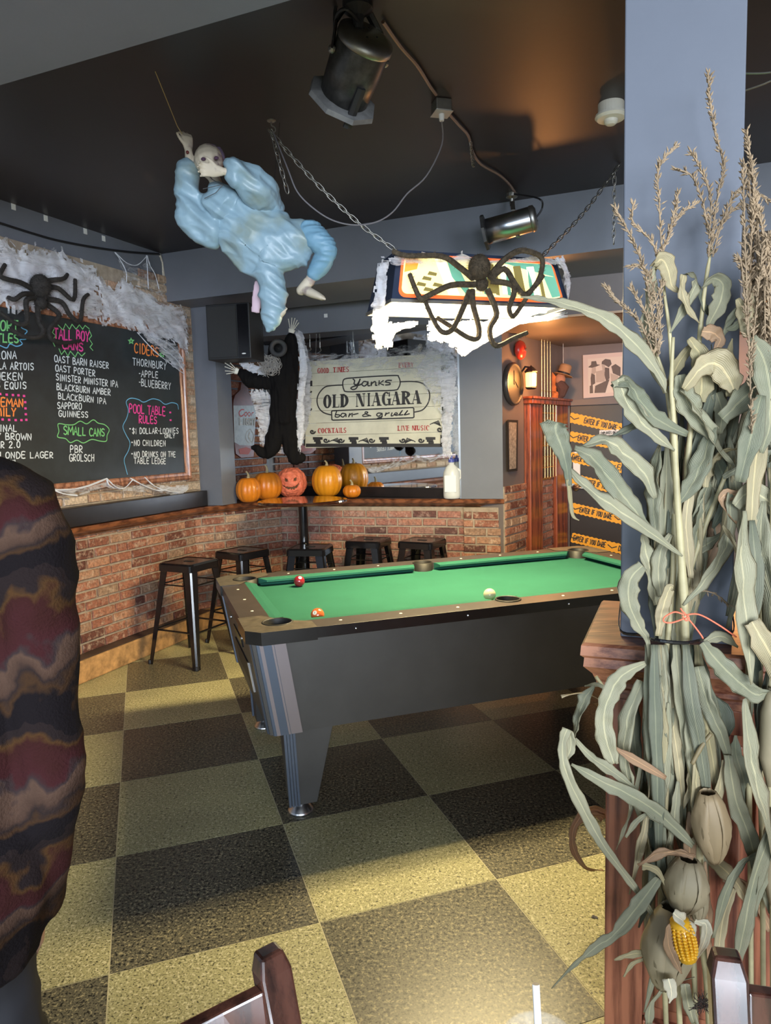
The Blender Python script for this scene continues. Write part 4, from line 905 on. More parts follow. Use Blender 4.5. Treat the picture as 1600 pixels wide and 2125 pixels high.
# carved foam pumpkin with a face
def carved():
    P_ = WP - WN * 0.11; p = onpl(606, 1032, P_, WN); r = 32 * p.y / FPX; hz = 32 * p.y / FPX
    t = thing('carved_pumpkin', 'pinkish foam pumpkin with a carved grinning jagged face', 'pumpkin', (p.x, p.y, 1.003), 0.12)
    n, k = 150, 84; rs = []; inside = []
    def inpoly(x, y, P):
        c = False; j = len(P) - 1
        for i in range(len(P)):
            if (P[i][1] > y) != (P[j][1] > y) and x < (P[j][0] - P[i][0]) * (y - P[i][1]) / (P[j][1] - P[i][1]) + P[i][0]: c = not c
            j = i
        return c
    eyeL = [(-.52, .42), (-.28, .30), (-.2, .12), (-.38, .10), (-.5, .22)]; eyeR = [(.42, .42), (.18, .30), (.14, .14), (.3, .12), (.42, .24)]
    nose = [(-.08, .12), (.0, .2), (.06, .12)]
    mouth = [(-.72, .0), (-.6, -.12), (-.42, -.2), (-.25, -.22), (0, -.25), (.25, -.2), (.45, -.1), (.62, .1), (.62, -.08), (.5, -.26), (.38, -.3), (.34, -.38), (.25, -.34), (.18, -.46), (.08, -.36), (-.02, -.46), (-.1, -.36), (-.2, -.44), (-.28, -.34), (-.4, -.36), (-.5, -.26), (-.66, -.16)]
    for i in range(k + 1):
        a = -pi / 2 + pi * i / k; row = []
        for j in range(n):
            th = 2 * pi * j / n; d = Vector((cos(a) * cos(th), cos(a) * sin(th), sin(a)))
            g = 1 + 0.05 * noise.fractal(d * 4.2, 1, 2, 3) - 0.03 * abs(cos(6 * th)) ** 5; q = max(cos(a), 0) ** .85
            fx, fz = d.x / max(.2, (1 - .2 * d.x * d.x)), d.z
            ins = d.y < -0.1 and (inpoly(fx, fz, eyeL) or inpoly(fx, fz, eyeR) or inpoly(fx, fz, nose) or inpoly(fx, fz, mouth))
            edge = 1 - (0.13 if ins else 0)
            row.append((q * cos(th) * r * g * edge + 1e-5, q * sin(th) * r * g * edge, hz * .97 * sin(a) * (g if abs(a) < 1.3 else 1) + hz)); inside.append(ins)
        rs.append(row)
    b = MB(); b.rings(rs, True)
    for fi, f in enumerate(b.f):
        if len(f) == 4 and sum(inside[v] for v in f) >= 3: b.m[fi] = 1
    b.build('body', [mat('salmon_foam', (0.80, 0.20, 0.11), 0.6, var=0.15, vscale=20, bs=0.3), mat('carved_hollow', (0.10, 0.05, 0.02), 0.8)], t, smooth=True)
carved()
# refill jug with pump
jp = onpl(938, 1034, WP - WN * 0.015, WN)
jg = thing('pump_bottle', 'translucent gallon jug of hand sanitiser with a white pump', 'bottle', (jp.x, jp.y, 1.003), radians(-17))
sj = jp.y / FPX
b = MB(); b.rings([[(x * sj, y * sj, z * sj) for x, y in [(w_ * cos(t_) * (1.0), w_ * .8 * sin(t_)) for t_ in [2 * pi * k / 24 for k in range(24)]]] for w_, z in ((14, 0), (17.5, 2), (18, 8), (18, 45), (17, 55), (12, 66), (6, 71), (5.5, 76))], True)
b.build('jug', mat('milky_plastic', (0.75, 0.78, 0.78), 0.3, alpha=0.85), jg, smooth=True)
b = MB(); b.box((0, -14.6 * sj, 32 * sj), (24 * sj, 0.4 * sj, 34 * sj)); b.build('label_sheet', mat('pale_label', (0.8, 0.82, 0.84), 0.5), jg)
b = MB(); b.lathe([(6.5 * sj, 76 * sj), (6.5 * sj, 82 * sj), (3 * sj, 84 * sj), (2 * sj, 90 * sj)], 16); b.build('cap', mat('blue_plastic_cap', (0.06, 0.08, 0.35), 0.4), jg)
b = MB(); b.tube([(0, 0, 88 * sj), (0, 0, 95 * sj), (-4 * sj, 0, 96 * sj), (-14 * sj, 0, 93 * sj)], [2 * sj, 2.4 * sj, 2.8 * sj, 1.5 * sj], 8); b.build('pump_head', m_white, jg)
b = MB(); b.tube([(13 * sj, 0, 62 * sj), (19 * sj, 0, 58 * sj), (20 * sj, 0, 45 * sj), (16 * sj, 0, 40 * sj)], 2 * sj, 8); b.build('handle', m_white, jg)

# ---------------------------------------------------------------- wall speaker, bottle sign
def obox(name, label, cat, px0, px1, y0, y1, Y, d, rz, mt, parts=True): pass
spc = at(489, 693, 5.35)
sk_ = thing('wall_speaker', 'black loudspeaker box mounted high beside the grey column', 'speaker', (spc.x, spc.y, spc.z - 0.19), radians(-12))
b = MB(); b.box((0, 0, 0.19), (0.33, 0.26, 0.39)); b.build('cabinet', m_blackm, sk_, bev=0.006)
b = MB(); b.box((-0.045, -0.134, 0.19), (0.22, 0.008, 0.36)); b.build('grille', mat('speaker_grille', (0.018, 0.018, 0.02), 0.7, bs=0.6, bscale=400), sk_, bev=0.003)
b = MB(); b.box((0.115, -0.134, 0.19), (0.08, 0.006, 0.37)); b.build('side_strip', m_black, sk_)
b = MB(); b.ball((0.115, -0.139, 0.03), (0.016, 0.002, 0.005), 12, 6); b.build('badge', m_white, sk_)
b = MB(); b.tube([(0, 0.1, 0.30), (-0.02, 0.22, 0.33), (-0.15, 0.3, 0.33)], 0.012, 8); b.build('bracket', m_blackm, sk_)

bsn = onpl(506, 895, RM(UL + 0.03, 0), NL)
BS = thing('bottle_shaped_sign', 'silver bottle-shaped tin beer sign on the brick by the column', 'sign', bsn)
P7 = RM(UL + 0.035, 0)
def bpx(x, y): return onpl(440 + x / 6.25, 620 + y / 6.25, P7, NL)
outl = [(275, 1400), (290, 1850), (310, 2010), (380, 2060), (540, 2050), (570, 1500), (545, 1400), (520, 1330), (470, 1180), (455, 1080), (380, 1080), (370, 1180), (300, 1250), (280, 1310)]
b = MB(); f_ = [bpx(*p) for p in outl]; b.rings([[tuple(p - NL * 0.03) for p in f_], [tuple(p) for p in f_]], True); b.build('tin_plate', mat('amber_bottle_print', (0.12, 0.035, 0.02), 0.3, 0.3, var=0.4, vscale=12), BS, W=True)
b = MB(); f_ = [bpx(*p) for p in [(275, 1385), (288, 1860), (360, 1900), (540, 1905), (565, 1480), (560, 1385)]]; b.rings([[tuple(p) for p in f_], [tuple(p + NL * 0.002) for p in f_]], True); b.build('silver_label', mat('silver_label', (0.38, 0.37, 0.34), 0.4, 0.3, var=0.15, vscale=30), BS, W=True)
b = MB(); f_ = [bpx(*p) for p in [(345, 1950), (360, 2015), (470, 2020), (510, 1950), (440, 1925)]]; b.rings([[tuple(p + NL * 0.001) for p in f_], [tuple(p + NL * 0.003) for p in f_]], True); b.build('red_base_band', mat('red_print', (0.5, 0.06, 0.02), 0.4), BS, W=True)
b = MB()
def bst(pts, wd): strokes(b, [bpx(*p) for p in crom(pts, 3)], wd, NL, 0.004)
bst([(410, 1440), (375, 1440), (345, 1480), (370, 1525), (410, 1500)], .01); bst([(440, 1470), (415, 1490), (430, 1525), (450, 1495), (440, 1470)], .008); bst([(480, 1470), (460, 1490), (475, 1525), (495, 1495), (480, 1470)], .008); bst([(510, 1520), (515, 1480), (535, 1475)], .007)
b.build('lettering', mat('red_script', (0.6, 0.05, 0.04), 0.4), BS, W=True)
b = MB(); write(b, 'LIGHT', bpx(352, 1630) + NL * .005, bpx(560, 1640) + NL * .005, bpx(355, 1550) - bpx(355, 1630), NL, 0.013, 0, 0.25); 
bst([(490, 1690), (445, 1730), (435, 1790), (455, 1850), (500, 1870), (530, 1830), (535, 1760), (490, 1690)], .007); bst([(485, 1740), (470, 1790), (500, 1840)], .015)
b.build('lettering', m_white, BS, W=True)
# ---------------------------------------------------------------- cobwebs
def interp(pts, t):
    n = len(pts) - 1; x = t * n; i = min(int(x), n - 1); f = x - i
    return tuple(a + (c - a) * f for a, c in zip(pts[i], pts[i + 1]))
def web(name, top, bot, fn, nx, ny, mt, parent, layers=2, amp=0.03, rag=0.25, seed=0):
    """gauze sheet between two pixel polylines; fn(px,py,off) -> 3D; ragged lower and upper edge"""
    b = MB()
    for L in range(layers):
        rs = []
        for i in range(nx + 1):
            t = i / nx; A = interp(top, t); Bq = interp(bot, t); row = []
            for j in range(ny + 1):
                s = j / ny; sd = Vector((t * 9 + seed * 3.1, s * 4, L * 5.3)); e = rag * (noise.noise(sd * 2.2) * .5) * (1 if s > .5 else -1) * abs(s - .5) * 2
                s2 = s + e; x = A[0] + (Bq[0] - A[0]) * s2; y = A[1] + (Bq[1] - A[1]) * s2
                off = amp * (noise.noise(sd) * 0.9 + noise.noise(sd * 2.5) * 0.2) + amp * (0.5 + 0.6 * L)
                row.append(tuple(fn(x, y, off)))
            rs.append(row)
        o_ = len(b.v); b.v += [p for r in rs for p in r]; k_ = ny + 1
        for i in range(nx):
            for j in range(ny):
                e_ = min(j, ny - 1 - j) / max(1, ny * .22); e2 = min(i, nx - 1 - i) / max(1, nx * .08)
                if min(e_, e2) < 1 and noise.noise(Vector((i * .33 + seed, j * .5, L * 7.7))) > min(e_, e2) * .9 - .25: continue
                b.f.append((o_ + i * k_ + j, o_ + i * k_ + j + 1, o_ + (i + 1) * k_ + j + 1, o_ + (i + 1) * k_ + j)); b.m.append(0)
    return b.build(name, mt, parent, W=True, smooth=True)
m_web = mat_web('cobweb_fluff', 0.36, 0.22, 5.0, (1.2, 1.2, 4), (0.86, 0.87, 0.93), 0.85)
m_webd = mat_web('cobweb_dense', 0.28, 0.26, 4.0, (1.2, 1.2, 3.5), (0.88, 0.89, 0.95), 0.9)
m_webt = mat_web('cobweb_thin', 0.44, 0.28, 6.0, (1.2, 1.2, 4), (0.86, 0.87, 0.93), 0.7)
m_strand = mat('cobweb_strand', (0.68, 0.70, 0.78), 0.9)
def strand(parent, pts, r=0.003, sm=4):
    b = MB(); b.tube(crom([tuple(p) for p in pts], sm), [r * (0.6 + 0.8 * rnd.random()) for _ in range((len(pts) - 1) * sm + 1)], 5); return b.build('strand', m_strand, parent, W=True)
PW = RM(UL + 0.075, 0)
def onwall(x, y, off=0.0): return onpl(x, y, PW + NL * off, NL)
wc = thing('wall_cobweb', 'thick white stretched cobweb draped over the top of the menu board', 'cobweb', onwall(200, 600))
web('gauze', [(-60, 470), (0, 490), (40, 512), (75, 506), (112, 509), (150, 530), (205, 560)], [(-60, 660), (0, 640), (40, 655), (90, 640), (130, 650), (175, 662), (215, 672)], onwall, 60, 26, m_webd, wc, 2, 0.028, 0.2, 1)
web('gauze', [(200, 556), (212, 580), (235, 598), (255, 570), (275, 585), (330, 622), (372, 632), (390, 655)], [(210, 672), (240, 676), (270, 686), (300, 692), (330, 700), (355, 708), (380, 730), (392, 742)], onwall, 60, 26, m_webd, wc, 2, 0.022, 0.22, 2)
web('gauze', [(238, 526), (262, 545), (285, 548), (306, 530), (318, 560), (332, 590), (345, 620)], [(255, 580), (265, 585), (280, 590), (300, 600), (320, 615), (335, 622), (350, 635)], onwall, 26, 10, m_webt, wc, 1, 0.02, 0.1, 3)
web('gauze', [(270, 660), (290, 690), (320, 722), (345, 750), (372, 772)], [(296, 668), (330, 700), (365, 715), (378, 735), (386, 765)], onwall, 40, 10, m_web, wc, 2, 0.02, 0.3, 4)
web('gauze', [(382, 640), (388, 660), (394, 690), (394, 720), (388, 740)], [(360, 640), (372, 665), (380, 692), (384, 720), (380, 745)], onwall, 20, 6, m_webt, wc, 1, 0.02, 0.3, 4)
for p in ([(238, 523), (250, 540), (262, 565), (262, 590)], [(240, 524), (262, 545), (285, 550), (305, 531)], [(305, 530), (312, 552), (322, 570), (330, 600)], [(304, 530), (306, 560), (308, 600)], [(285, 690), (320, 728), (350, 752), (382, 776)], [(290, 680), (330, 716), (365, 745), (380, 768)], [(300, 690), (340, 708), (372, 735), (380, 750)]):
    strand(wc, [onwall(*q, 0.01) for q in p])
wc2 = thing('low_cobweb', 'thin white cobweb strung along the bottom frame of the menu board', 'cobweb', onwall(250, 1010))
for p in ([(62, 1002), (110, 1016), (170, 1012), (222, 993)], [(222, 993), (240, 1010), (258, 1013), (275, 996)], [(270, 992), (300, 1008), (330, 1018), (355, 1012)], [(300, 990), (320, 1008), (345, 1018), (372, 1022)], [(62, 1004), (95, 1010), (130, 1024), (160, 1028)], [(222, 995), (225, 1005), (235, 1012)]):
    strand(wc2, [onwall(*q, 0.02) for q in p], 0.005)
web('gauze', [(100, 1010), (160, 1012), (220, 998), (260, 1010), (300, 1002), (350, 1010), (396, 1004)], [(110, 1020), (160, 1028), (220, 1014), (260, 1020), (310, 1022), (365, 1030), (392, 1016)], onwall, 50, 6, m_web, wc2, 1, 0.015, 0.4, 5)
web('gauze', [(325, 1006), (350, 1008), (380, 1006), (396, 1002)], [(330, 1018), (350, 1020), (375, 1032), (390, 1016)], onwall, 14, 6, m_webd, wc2, 2, 0.01, 0.1, 6)
# sign cobweb
PSg = WP + WN * 0.0
def onsign(x, y, off=0.0): return onpl(x, y, PSg + WN * (0.01 + off), WN)
sw = thing('sign_cobweb', 'white gauze cobweb draped over the top and the side of the hanging sign', 'cobweb', onsign(800, 740))
web('gauze', [(622, 712), (645, 728), (700, 732), (760, 732), (810, 722), (870, 712), (925, 708), (945, 725)], [(640, 765), (655, 762), (700, 758), (760, 768), (810, 775), (850, 780), (880, 800), (905, 820)], onsign, 60, 16, m_webt, sw, 2, 0.02, 0.2, 7)
web('gauze', [(860, 770), (890, 720), (930, 712), (948, 735)], [(880, 800), (890, 830), (905, 850), (938, 870)], onsign, 20, 20, m_web, sw, 1, 0.02, 0.25, 8)
web('gauze', [(905, 770), (912, 820), (915, 870), (915, 920), (918, 950)], [(945, 760), (948, 820), (942, 860), (938, 900), (938, 955)], onsign, 40, 10, m_webd, sw, 2, 0.02, 0.3, 9)
web('gauze', [(612, 680), (618, 720), (625, 770), (622, 830), (616, 880), (612, 930)], [(628, 690), (640, 725), (648, 765), (646, 820), (644, 880), (622, 935)], onsign, 50, 8, m_webd, sw, 2, 0.015, 0.2, 10)
# adhesive tabs and cable on the upper left wall
PWL = RM(UL, 0)
for x, y, lt_ in ((28, 429, 'farthest from the corner'), (95, 453, 'second from the photo edge'), (177, 480, 'second nearest to the corner'), (215, 495, 'nearest to the ceiling corner')):
    p = onpl(x, y, PWL + NL * 0.002, NL); b = MB(); b.box((0, 0, 0), (0.03, 0.002, 0.035), Matrix.Rotation(radians(67.5), 4, 'Z'))
    t = b.build('adhesive_tab', m_white); t.location = p; tag(t, 'small white adhesive tab above the chalkboard, ' + lt_, 'tab', 'white adhesive tabs above the chalkboard')
p = onpl(676, 655, WP + WN * 0.002, WN); b = MB(); b.box((0, 0, 0), (0.03, 0.002, 0.03), Matrix.Rotation(radians(-17), 4, 'Z')); t = b.build('adhesive_tab', m_white); t.location = p
tag(t, 'lone white adhesive tab on the grey header above the hanging sign', 'tab')
b = MB(); b.tube([onpl(x, y, PWL + NL * 0.015, NL) for x, y in crom([(-60, 445), (0, 463), (60, 482), (120, 499), (200, 514), (270, 523), (330, 527)], 4)], 0.007, 6); tag(b.build('string_cable', m_blackm), 'black cable strung along the upper wall above the cobweb', 'cable')
b = MB(); b.tube([onpl(x, y, PWL + NL * 0.006, NL) for x, y in [(332, 530), (337, 545), (339, 570), (340, 598)]], [.008, .006, .01, .005], 6); struct(b.build('trim_10', mat('bare_plaster', (0.55, 0.5, 0.42), 0.9, var=0.3, vscale=40)))
b = MB(); b.tube([onpl(x, y, PWL + NL * 0.012, NL) for x, y in crom([(398, 722), (408, 740), (425, 745), (442, 742)], 4)], 0.002, 5); tag(b.build('thin_cable', mat('copper_cable', (0.5, 0.25, 0.15), 0.5)), 'thin copper-coloured cable from the board corner to the speaker', 'cable')

# ---------------------------------------------------------------- big hairy spiders
m_fur = mat('black_spider_fur', (0.022, 0.018, 0.016), 0.9, var=0.5, vscale=60, bs=0.8, bscale=200)
m_furb = mat('brown_spider_fur', (0.085, 0.062, 0.038), 0.9, var=0.5, vscale=60, bs=0.8, bscale=200)
def spider(name, label, fn, abd, head, legs, mt, ar, hr, lr, seed=0):
    """fn(x,y,out)->3D; abd/head crop points; each leg a list of crop points and its lift at mid"""
    c = fn(*abd, ar); t = thing(name, label, 'spider', c); r = random.Random(seed)
    h = fn(*head, ar * .7)
    def hairs(b, p, n_, L, k):
        for _ in range(k):
            d = Vector((r.gauss(0, 1), r.gauss(0, 1), r.gauss(0, 1))).normalized()
            q = Vector(p) + Vector((d.x * n_[0], d.y * n_[1], d.z * n_[2])); e = d.orthogonal().normalized() * 0.0012
            o = len(b.v); b.v += [tuple(q - e), tuple(q + e), tuple(q + d * L + Vector((0, 0, -L * .3)))]; b.f.append((o, o + 1, o + 2)); b.m.append(0)
    b = MB(); b.ball(c, (ar, ar, ar * 1.15), 20, 12); hairs(b, c, (ar * .9, ar * .9, ar), ar * .42, 700); b.build('abdomen', mt, t, W=True, smooth=False)
    b = MB(); b.ball(h, (hr, hr, hr), 16, 10); hairs(b, h, (hr * .9,) * 3, hr * .45, 260); hd = b.build('head', mt, t, W=True)
    for k, L in enumerate(legs):
        n = len(L); P = [fn(L[i][0], L[i][1], ar * .6 + 0.03 * sin(pi * i / max(1, n - 1)) * 1.5) for i in range(n)]
        P = [Vector(q) for q in crom([tuple(x) for x in P], 4)]; m_ = len(P)
        b = MB(); b.tube(P, [lr * (1.15 - 0.35 * i / m_) for i in range(m_)], 7)
        for i in range(m_ - 1):
            for q in range(16):
                s = P[i].lerp(P[i + 1], r.random()); d = Vector((r.gauss(0, 1), r.gauss(0, 1), r.gauss(0, 1))).normalized(); e = (P[i + 1] - P[i]).normalized() * 0.0012
                o = len(b.v); b.v += [tuple(s + d * lr * .6 - e), tuple(s + d * lr * .6 + e), tuple(s + d * (lr * 1.75))]; b.f.append((o, o + 1, o + 2)); b.m.append(0)
        b.build('leg', mt, t, W=True)
    return t
def z1w(x, y, o): return onwall(x / 2.952, 380 + y / 2.952, 0.03 + o)
spider('wall_spider', 'big furry black spider clinging to the cobweb above the menu board', z1w, (248, 630), (250, 735),
       [[(290, 640), (360, 645), (450, 715), (460, 590)], [(290, 710), (380, 730), (430, 810), (490, 845), (508, 720), (540, 682)], [(285, 740), (360, 800), (340, 850), (300, 900), (320, 960), (400, 978), (490, 965)], [(230, 760), (240, 850), (265, 900), (240, 940), (150, 940), (60, 890)],
        [(210, 705), (160, 722), (165, 850), (100, 860), (0, 790)], [(200, 680), (140, 680), (90, 712), (50, 700)], [(200, 650), (130, 610), (50, 590), (0, 565), (30, 500)], [(280, 600), (340, 592), (390, 585), (412, 560)]], m_fur, 0.058, 0.036, 0.014, 1)

# ---------------------------------------------------------------- pool table lamp
LZ0, LZ1 = 2.115, 2.345
lamp = thing('pool_table_lamp', 'long lit pool table lamp with a painted glass panel, wrapped in cobweb', 'lamp', TP(1.474, 3.25, LZ1), TA)
A0, A1, B0, B1 = 1.075, 1.98, 3.05, 3.42
def LP(a, bq, z): return tuple(TP(a, bq, z))
m_navy = mat('navy_lamp_shell', (0.03, 0.045, 0.085), 0.4)
b = MB()
e = 0.05; th = 0.008
def shell(mb, ins0, ins1, z0, z1):
    lo_ = [(A0 + ins0, B0 + ins0), (A1 - ins0, B0 + ins0), (A1 - ins0, B1 - ins0), (A0 + ins0, B1 - ins0)]; hi_ = [(A0 + e + ins1, B0 + e + ins1), (A1 - e - ins1, B0 + e + ins1), (A1 - e - ins1, B1 - e - ins1), (A0 + e + ins1, B1 - e - ins1)]
    return [LP(*p, z0) for p in lo_], [LP(*p, z1) for p in hi_]
o0, o1 = shell(b, 0, 0, LZ0, LZ1); i0, i1 = shell(b, 0.008, 0.008, LZ0, LZ1 - 0.01)
b.rings([i1, i0, o0, o1], True); b.build('canopy', m_navy, lamp, W=True)
m_tube = mat('fluorescent_tube', (1, 1, 1), 0.5, emit=(1.0, 0.84, 0.50), es=9.0)
m_diff = mat('lit_diffuser', (0.9, 0.85, 0.7), 0.5, emit=(1.0, 0.83, 0.48), es=3.2)
b = MB(); q0, _ = shell(b, 0.012, 0, LZ0 + 0.012, LZ1); q1, _ = shell(b, 0.012, 0, LZ0 + 0.020, LZ1); b.hexa(q0, q1); b.build('diffuser', m_diff, lamp, W=True)
for bb in (3.17, 3.33):
    b = MB(); b.tube([LP(A0 + 0.06, bb, LZ0 + 0.0), LP(A1 - 0.06, bb, LZ0 + 0.0)], 0.013, 12); b.build('tube', m_tube, lamp, W=True, smooth=True)
b = MB(); 
for bb in (B0 - 0.004, B1 - 0.004): b.hexa([LP(A0 - .004, bb, LZ0 - .008), LP(A1 + .004, bb, LZ0 - .008), LP(A1 + .004, bb + .008, LZ0 - .008), LP(A0 - .004, bb + .008, LZ0 - .008)], [LP(A0 - .004, bb, LZ0 + .006), LP(A1 + .004, bb, LZ0 + .006), LP(A1 + .004, bb + .008, LZ0 + .006), LP(A0 - .004, bb + .008, LZ0 + .006)])
for aa in (A0 - 0.004, A1 - 0.004): b.hexa([LP(aa, B0, LZ0 - .008), LP(aa + .008, B0, LZ0 - .008), LP(aa + .008, B1, LZ0 - .008), LP(aa, B1, LZ0 - .008)], [LP(aa, B0, LZ0 + .006), LP(aa + .008, B0, LZ0 + .006), LP(aa + .008, B1, LZ0 + .006), LP(aa, B1, LZ0 + .006)])
b.build('rim_trim', m_steel, lamp, W=True)
# front picture: s along 0..1, t up 0..1
nf = (TBX * -(LZ1 - LZ0) + Vector((0, 0, -e))).normalized() * -1
nf = (-TBX * (LZ1 - LZ0) + Vector((0, 0, e))).normalized()
def FPt(s, t, o=0.0):
    a0 = A0 + e * t; a1 = A1 - e * t; return TP(a0 + (a1 - a0) * s, B0 + e * t, LZ0 + (LZ1 - LZ0) * t) + nf * o
def fpoly(name, pts, mt, o):
    b = MB(); b.rings([[tuple(FPt(*p, o - 0.0012)) for p in pts], [tuple(FPt(*p, o)) for p in pts]], True); return b.build(name, mt, lamp, W=True)
def rrect(x0, y0, x1, y1, rx, ry):
    out = []
    for cx, cy, a0 in ((x1 - rx, y1 - ry, 0), (x0 + rx, y1 - ry, 90), (x0 + rx, y0 + ry, 180), (x1 - rx, y0 + ry, 270)):
        for k in range(6): an = radians(a0 + 18 * k); out.append((cx + rx * cos(an), cy + ry * sin(an)))
    return out
em = lambda n_, c_, s_: mat(n_, tuple(x * .8 for x in c_), 0.4, emit=c_, es=s_)
fpoly('red_border', rrect(.03, .06, .97, .93, .04, .16), em('lit_red_glass', (1.0, 0.16, 0.04), 0.75), 0.003)
fpoly('picture_glass', rrect(.045, .13, .955, .87, .03, .12), em('lit_cream_glass', (1.0, 0.78, 0.30), 1.5), 0.005)
tealm = em('lit_teal_glass', (0.12, 0.34, 0.24), 1.0); orm = em('lit_orange_glass', (1.0, 0.33, 0.05), 1.0); darkm = em('lit_dark_glass', (0.25, 0.20, 0.06), 0.6); whm = em('lit_white_glass', (1.0, 0.93, 0.6), 1.35)
fpoly('orange_patch', [(.05, .55), (.12, .62), (.13, .8), (.10, .86), (.055, .85)], orm, 0.007)
fpoly('white_patch', [(.30, .14), (.36, .14), (.28, .86), (.22, .86)], whm, 0.007)
fpoly('teal_patch', [(.32, .5), (.40, .14), (.43, .14), (.34, .86), (.29, .86)], tealm, 0.0072)
fpoly('teal_patch', [(.76, .74), (.955, .6), (.955, .86), (.62, .86)], tealm, 0.0072); fpoly('teal_patch', [(.90, .16), (.955, .2), (.955, .6), (.88, .62)], tealm, 0.0071)
for k in range(5): x = .44 + k * .085; fpoly('white_patch', [(x, .2), (x + .05, .2), (x + .052, .8), (x + .004, .78)], whm if k % 2 == 0 else darkm, 0.0073)
for k in range(6): x = .50 + k * .068; fpoly('dark_figure', [(x, .18), (x + .02, .16), (x + .026, .5), (x + .018, .74), (x + .006, .5)], darkm if k % 2 else tealm, 0.0076)
for k, (x, y) in enumerate([(.12, .3), (.15, .42), (.18, .52), (.21, .3), (.16, .2)]): fpoly('dark_figure', [(x, y), (x + .05, y - .02), (x + .055, y + .04), (x + .01, y + .07)], darkm, 0.0074)
# cobweb on the lamp
lw = thing('lamp_cobweb', 'glowing white cobweb tufts hanging round the lit pool table lamp', 'cobweb', TP(1.474, 3.2, LZ0))
def onlamp(x, y, off=0.0): return onpl(x, y, TP(0, B0 - 0.015 - off, 0), -TBX)
def onlampb(x, y, off=0.0): return onpl(x, y, TP(0, 3.2 - off, 0), -TBX)
web('gauze', [(780, 540), (776, 590), (770, 640), (768, 680), (780, 722)], [(812, 535), (806, 590), (802, 640), (806, 680), (816, 720)], onlamp, 30, 8, m_webd, lw, 2, 0.02, 0.25, 11)
web('gauze', [(770, 665), (800, 668), (835, 668), (868, 666)], [(778, 722), (806, 724), (822, 690), (866, 676)], onlampb, 26, 10, m_webd, lw, 3, 0.03, 0.3, 12)
web('gauze', [(885, 664), (940, 666), (1000, 664), (1060, 660), (1120, 655), (1178, 645)], [(888, 708), (925, 712), (962, 742), (1000, 716), (1075, 674), (1178, 660)], onlampb, 60, 14, m_webd, lw, 3, 0.035, 0.3, 13)
web('gauze', [(790, 532), (850, 530), (880, 522), (930, 536), (960, 522), (1000, 540), (1060, 536), (1120, 530), (1160, 538)], [(800, 548), (850, 552), (890, 548), (930, 546), (960, 552), (1000, 548), (1060, 546), (1120, 545), (1165, 556)], onlamp, 70, 6, m_web, lw, 2, 0.02, 0.5, 14)
web('gauze', [(1150, 536), (1166, 560), (1172, 590), (1178, 640)], [(1168, 530), (1180, 555), (1186, 580), (1184, 600)], onlamp, 22, 6, m_webd, lw, 2, 0.02, 0.3, 15)
web('gauze', [(800, 632), (840, 640), (870, 636), (905, 640)], [(802, 660), (840, 655), (865, 652), (905, 648)], onlamp, 26, 6, m_web, lw, 2, 0.02, 0.4, 16)
def z4(x, y, o): return onpl(740 + x / 2.857, 380 + y / 2.857, TP(0, B0 - 0.02 - o, 0), -TBX)
spider('lamp_spider', 'big furry brown spider clinging to the front of the pool table lamp', z4, (728, 500), (742, 600),
       [[(690, 565), (600, 490), (500, 432), (300, 430), (215, 402)], [(700, 602), (560, 606), (425, 668), (380, 684), (345, 620), (315, 540)], [(672, 640), (640, 720), (600, 810), (560, 875), (505, 880), (450, 800), (400, 680)], [(685, 635), (690, 720), (725, 860), (715, 922), (655, 912), (560, 850), (475, 798)],
        [(785, 560), (870, 460), (960, 402), (1040, 410), (1100, 450), (1085, 560), (1020, 660), (970, 740)], [(790, 575), (875, 508), (940, 600), (995, 660), (1060, 610), (1105, 550)], [(795, 580), (915, 600), (935, 650), (905, 740), (930, 790), (990, 705)], [(775, 630), (830, 770), (790, 860), (800, 935), (840, 965), (930, 920), (1010, 888)]], m_furb, 0.05, 0.030, 0.0125, 2)

# ---------------------------------------------------------------- chains
b = MB(); ln_ = [];
Rl, Rw, wr_ = 0.0195, 0.0085, 0.0026
path = [(Rw * cos(a), 0, Rl * sin(a) + (0.006 if sin(a) > 0 else -0.006)) for a in [2 * pi * k / 18 for k in range(18)]]
rs = []
for i, p in enumerate(path):
    p = Vector(p); t = (Vector(path[(i + 1) % 18]) - Vector(path[i - 1])).normalized(); u_ = Vector((0, 1, 0)); v_ = t.cross(u_)
    rs.append([tuple(p + u_ * wr_ * cos(2 * pi * k / 6) + v_ * wr_ * sin(2 * pi * k / 6)) for k in range(6)])
b.rings(rs + [rs[0]], False); link_me = b.mesh('link', m_steel, True)
def chain(label, pts, pitch=0.034, group=None):
    P = [Vector(p) for p in crom([tuple(q) for q in pts], 8)]; t = thing('chain', label, 'chain', P[0], group=group); acc = 0; i = 0; k = 0; tot = sum((P[j + 1] - P[j]).length for j in range(len(P) - 1)); n = int(tot / pitch)
    for k in range(n + 1):
        d = k * pitch; s = 0
        for j in range(len(P) - 1):
            L = (P[j + 1] - P[j]).length
            if s + L >= d - 1e-6 or j == len(P) - 2: break
            s += L
        f = min(1, (d - s) / L); p = P[j].lerp(P[j + 1], f); dr_ = (P[j + 1] - P[j]).normalized()
        q = dr_.to_track_quat('Z', 'Y').to_matrix().to_4x4() @ Matrix.Rotation(radians(35 + 75 * (k % 2)), 4, 'Z')
        o = bpy.data.objects.new('link', link_me); COL.objects.link(o); o.parent = t; o.matrix_basis = Matrix.Translation(p - P[0]) @ q
    return t
hk = onz(563, 250, 2.93)
hook = thing('ceiling_hook', 'metal eye hook in the black ceiling carrying the lamp chain', 'hook', hk)
b = MB(); b.lathe([(0.02, -0.002), (0.02, 0.0), (0.008, -0.006)], 14); b.lathe([(0.018, -0.004), (0.018, 0.0)], 14); b.build('plate', m_steel, hook)
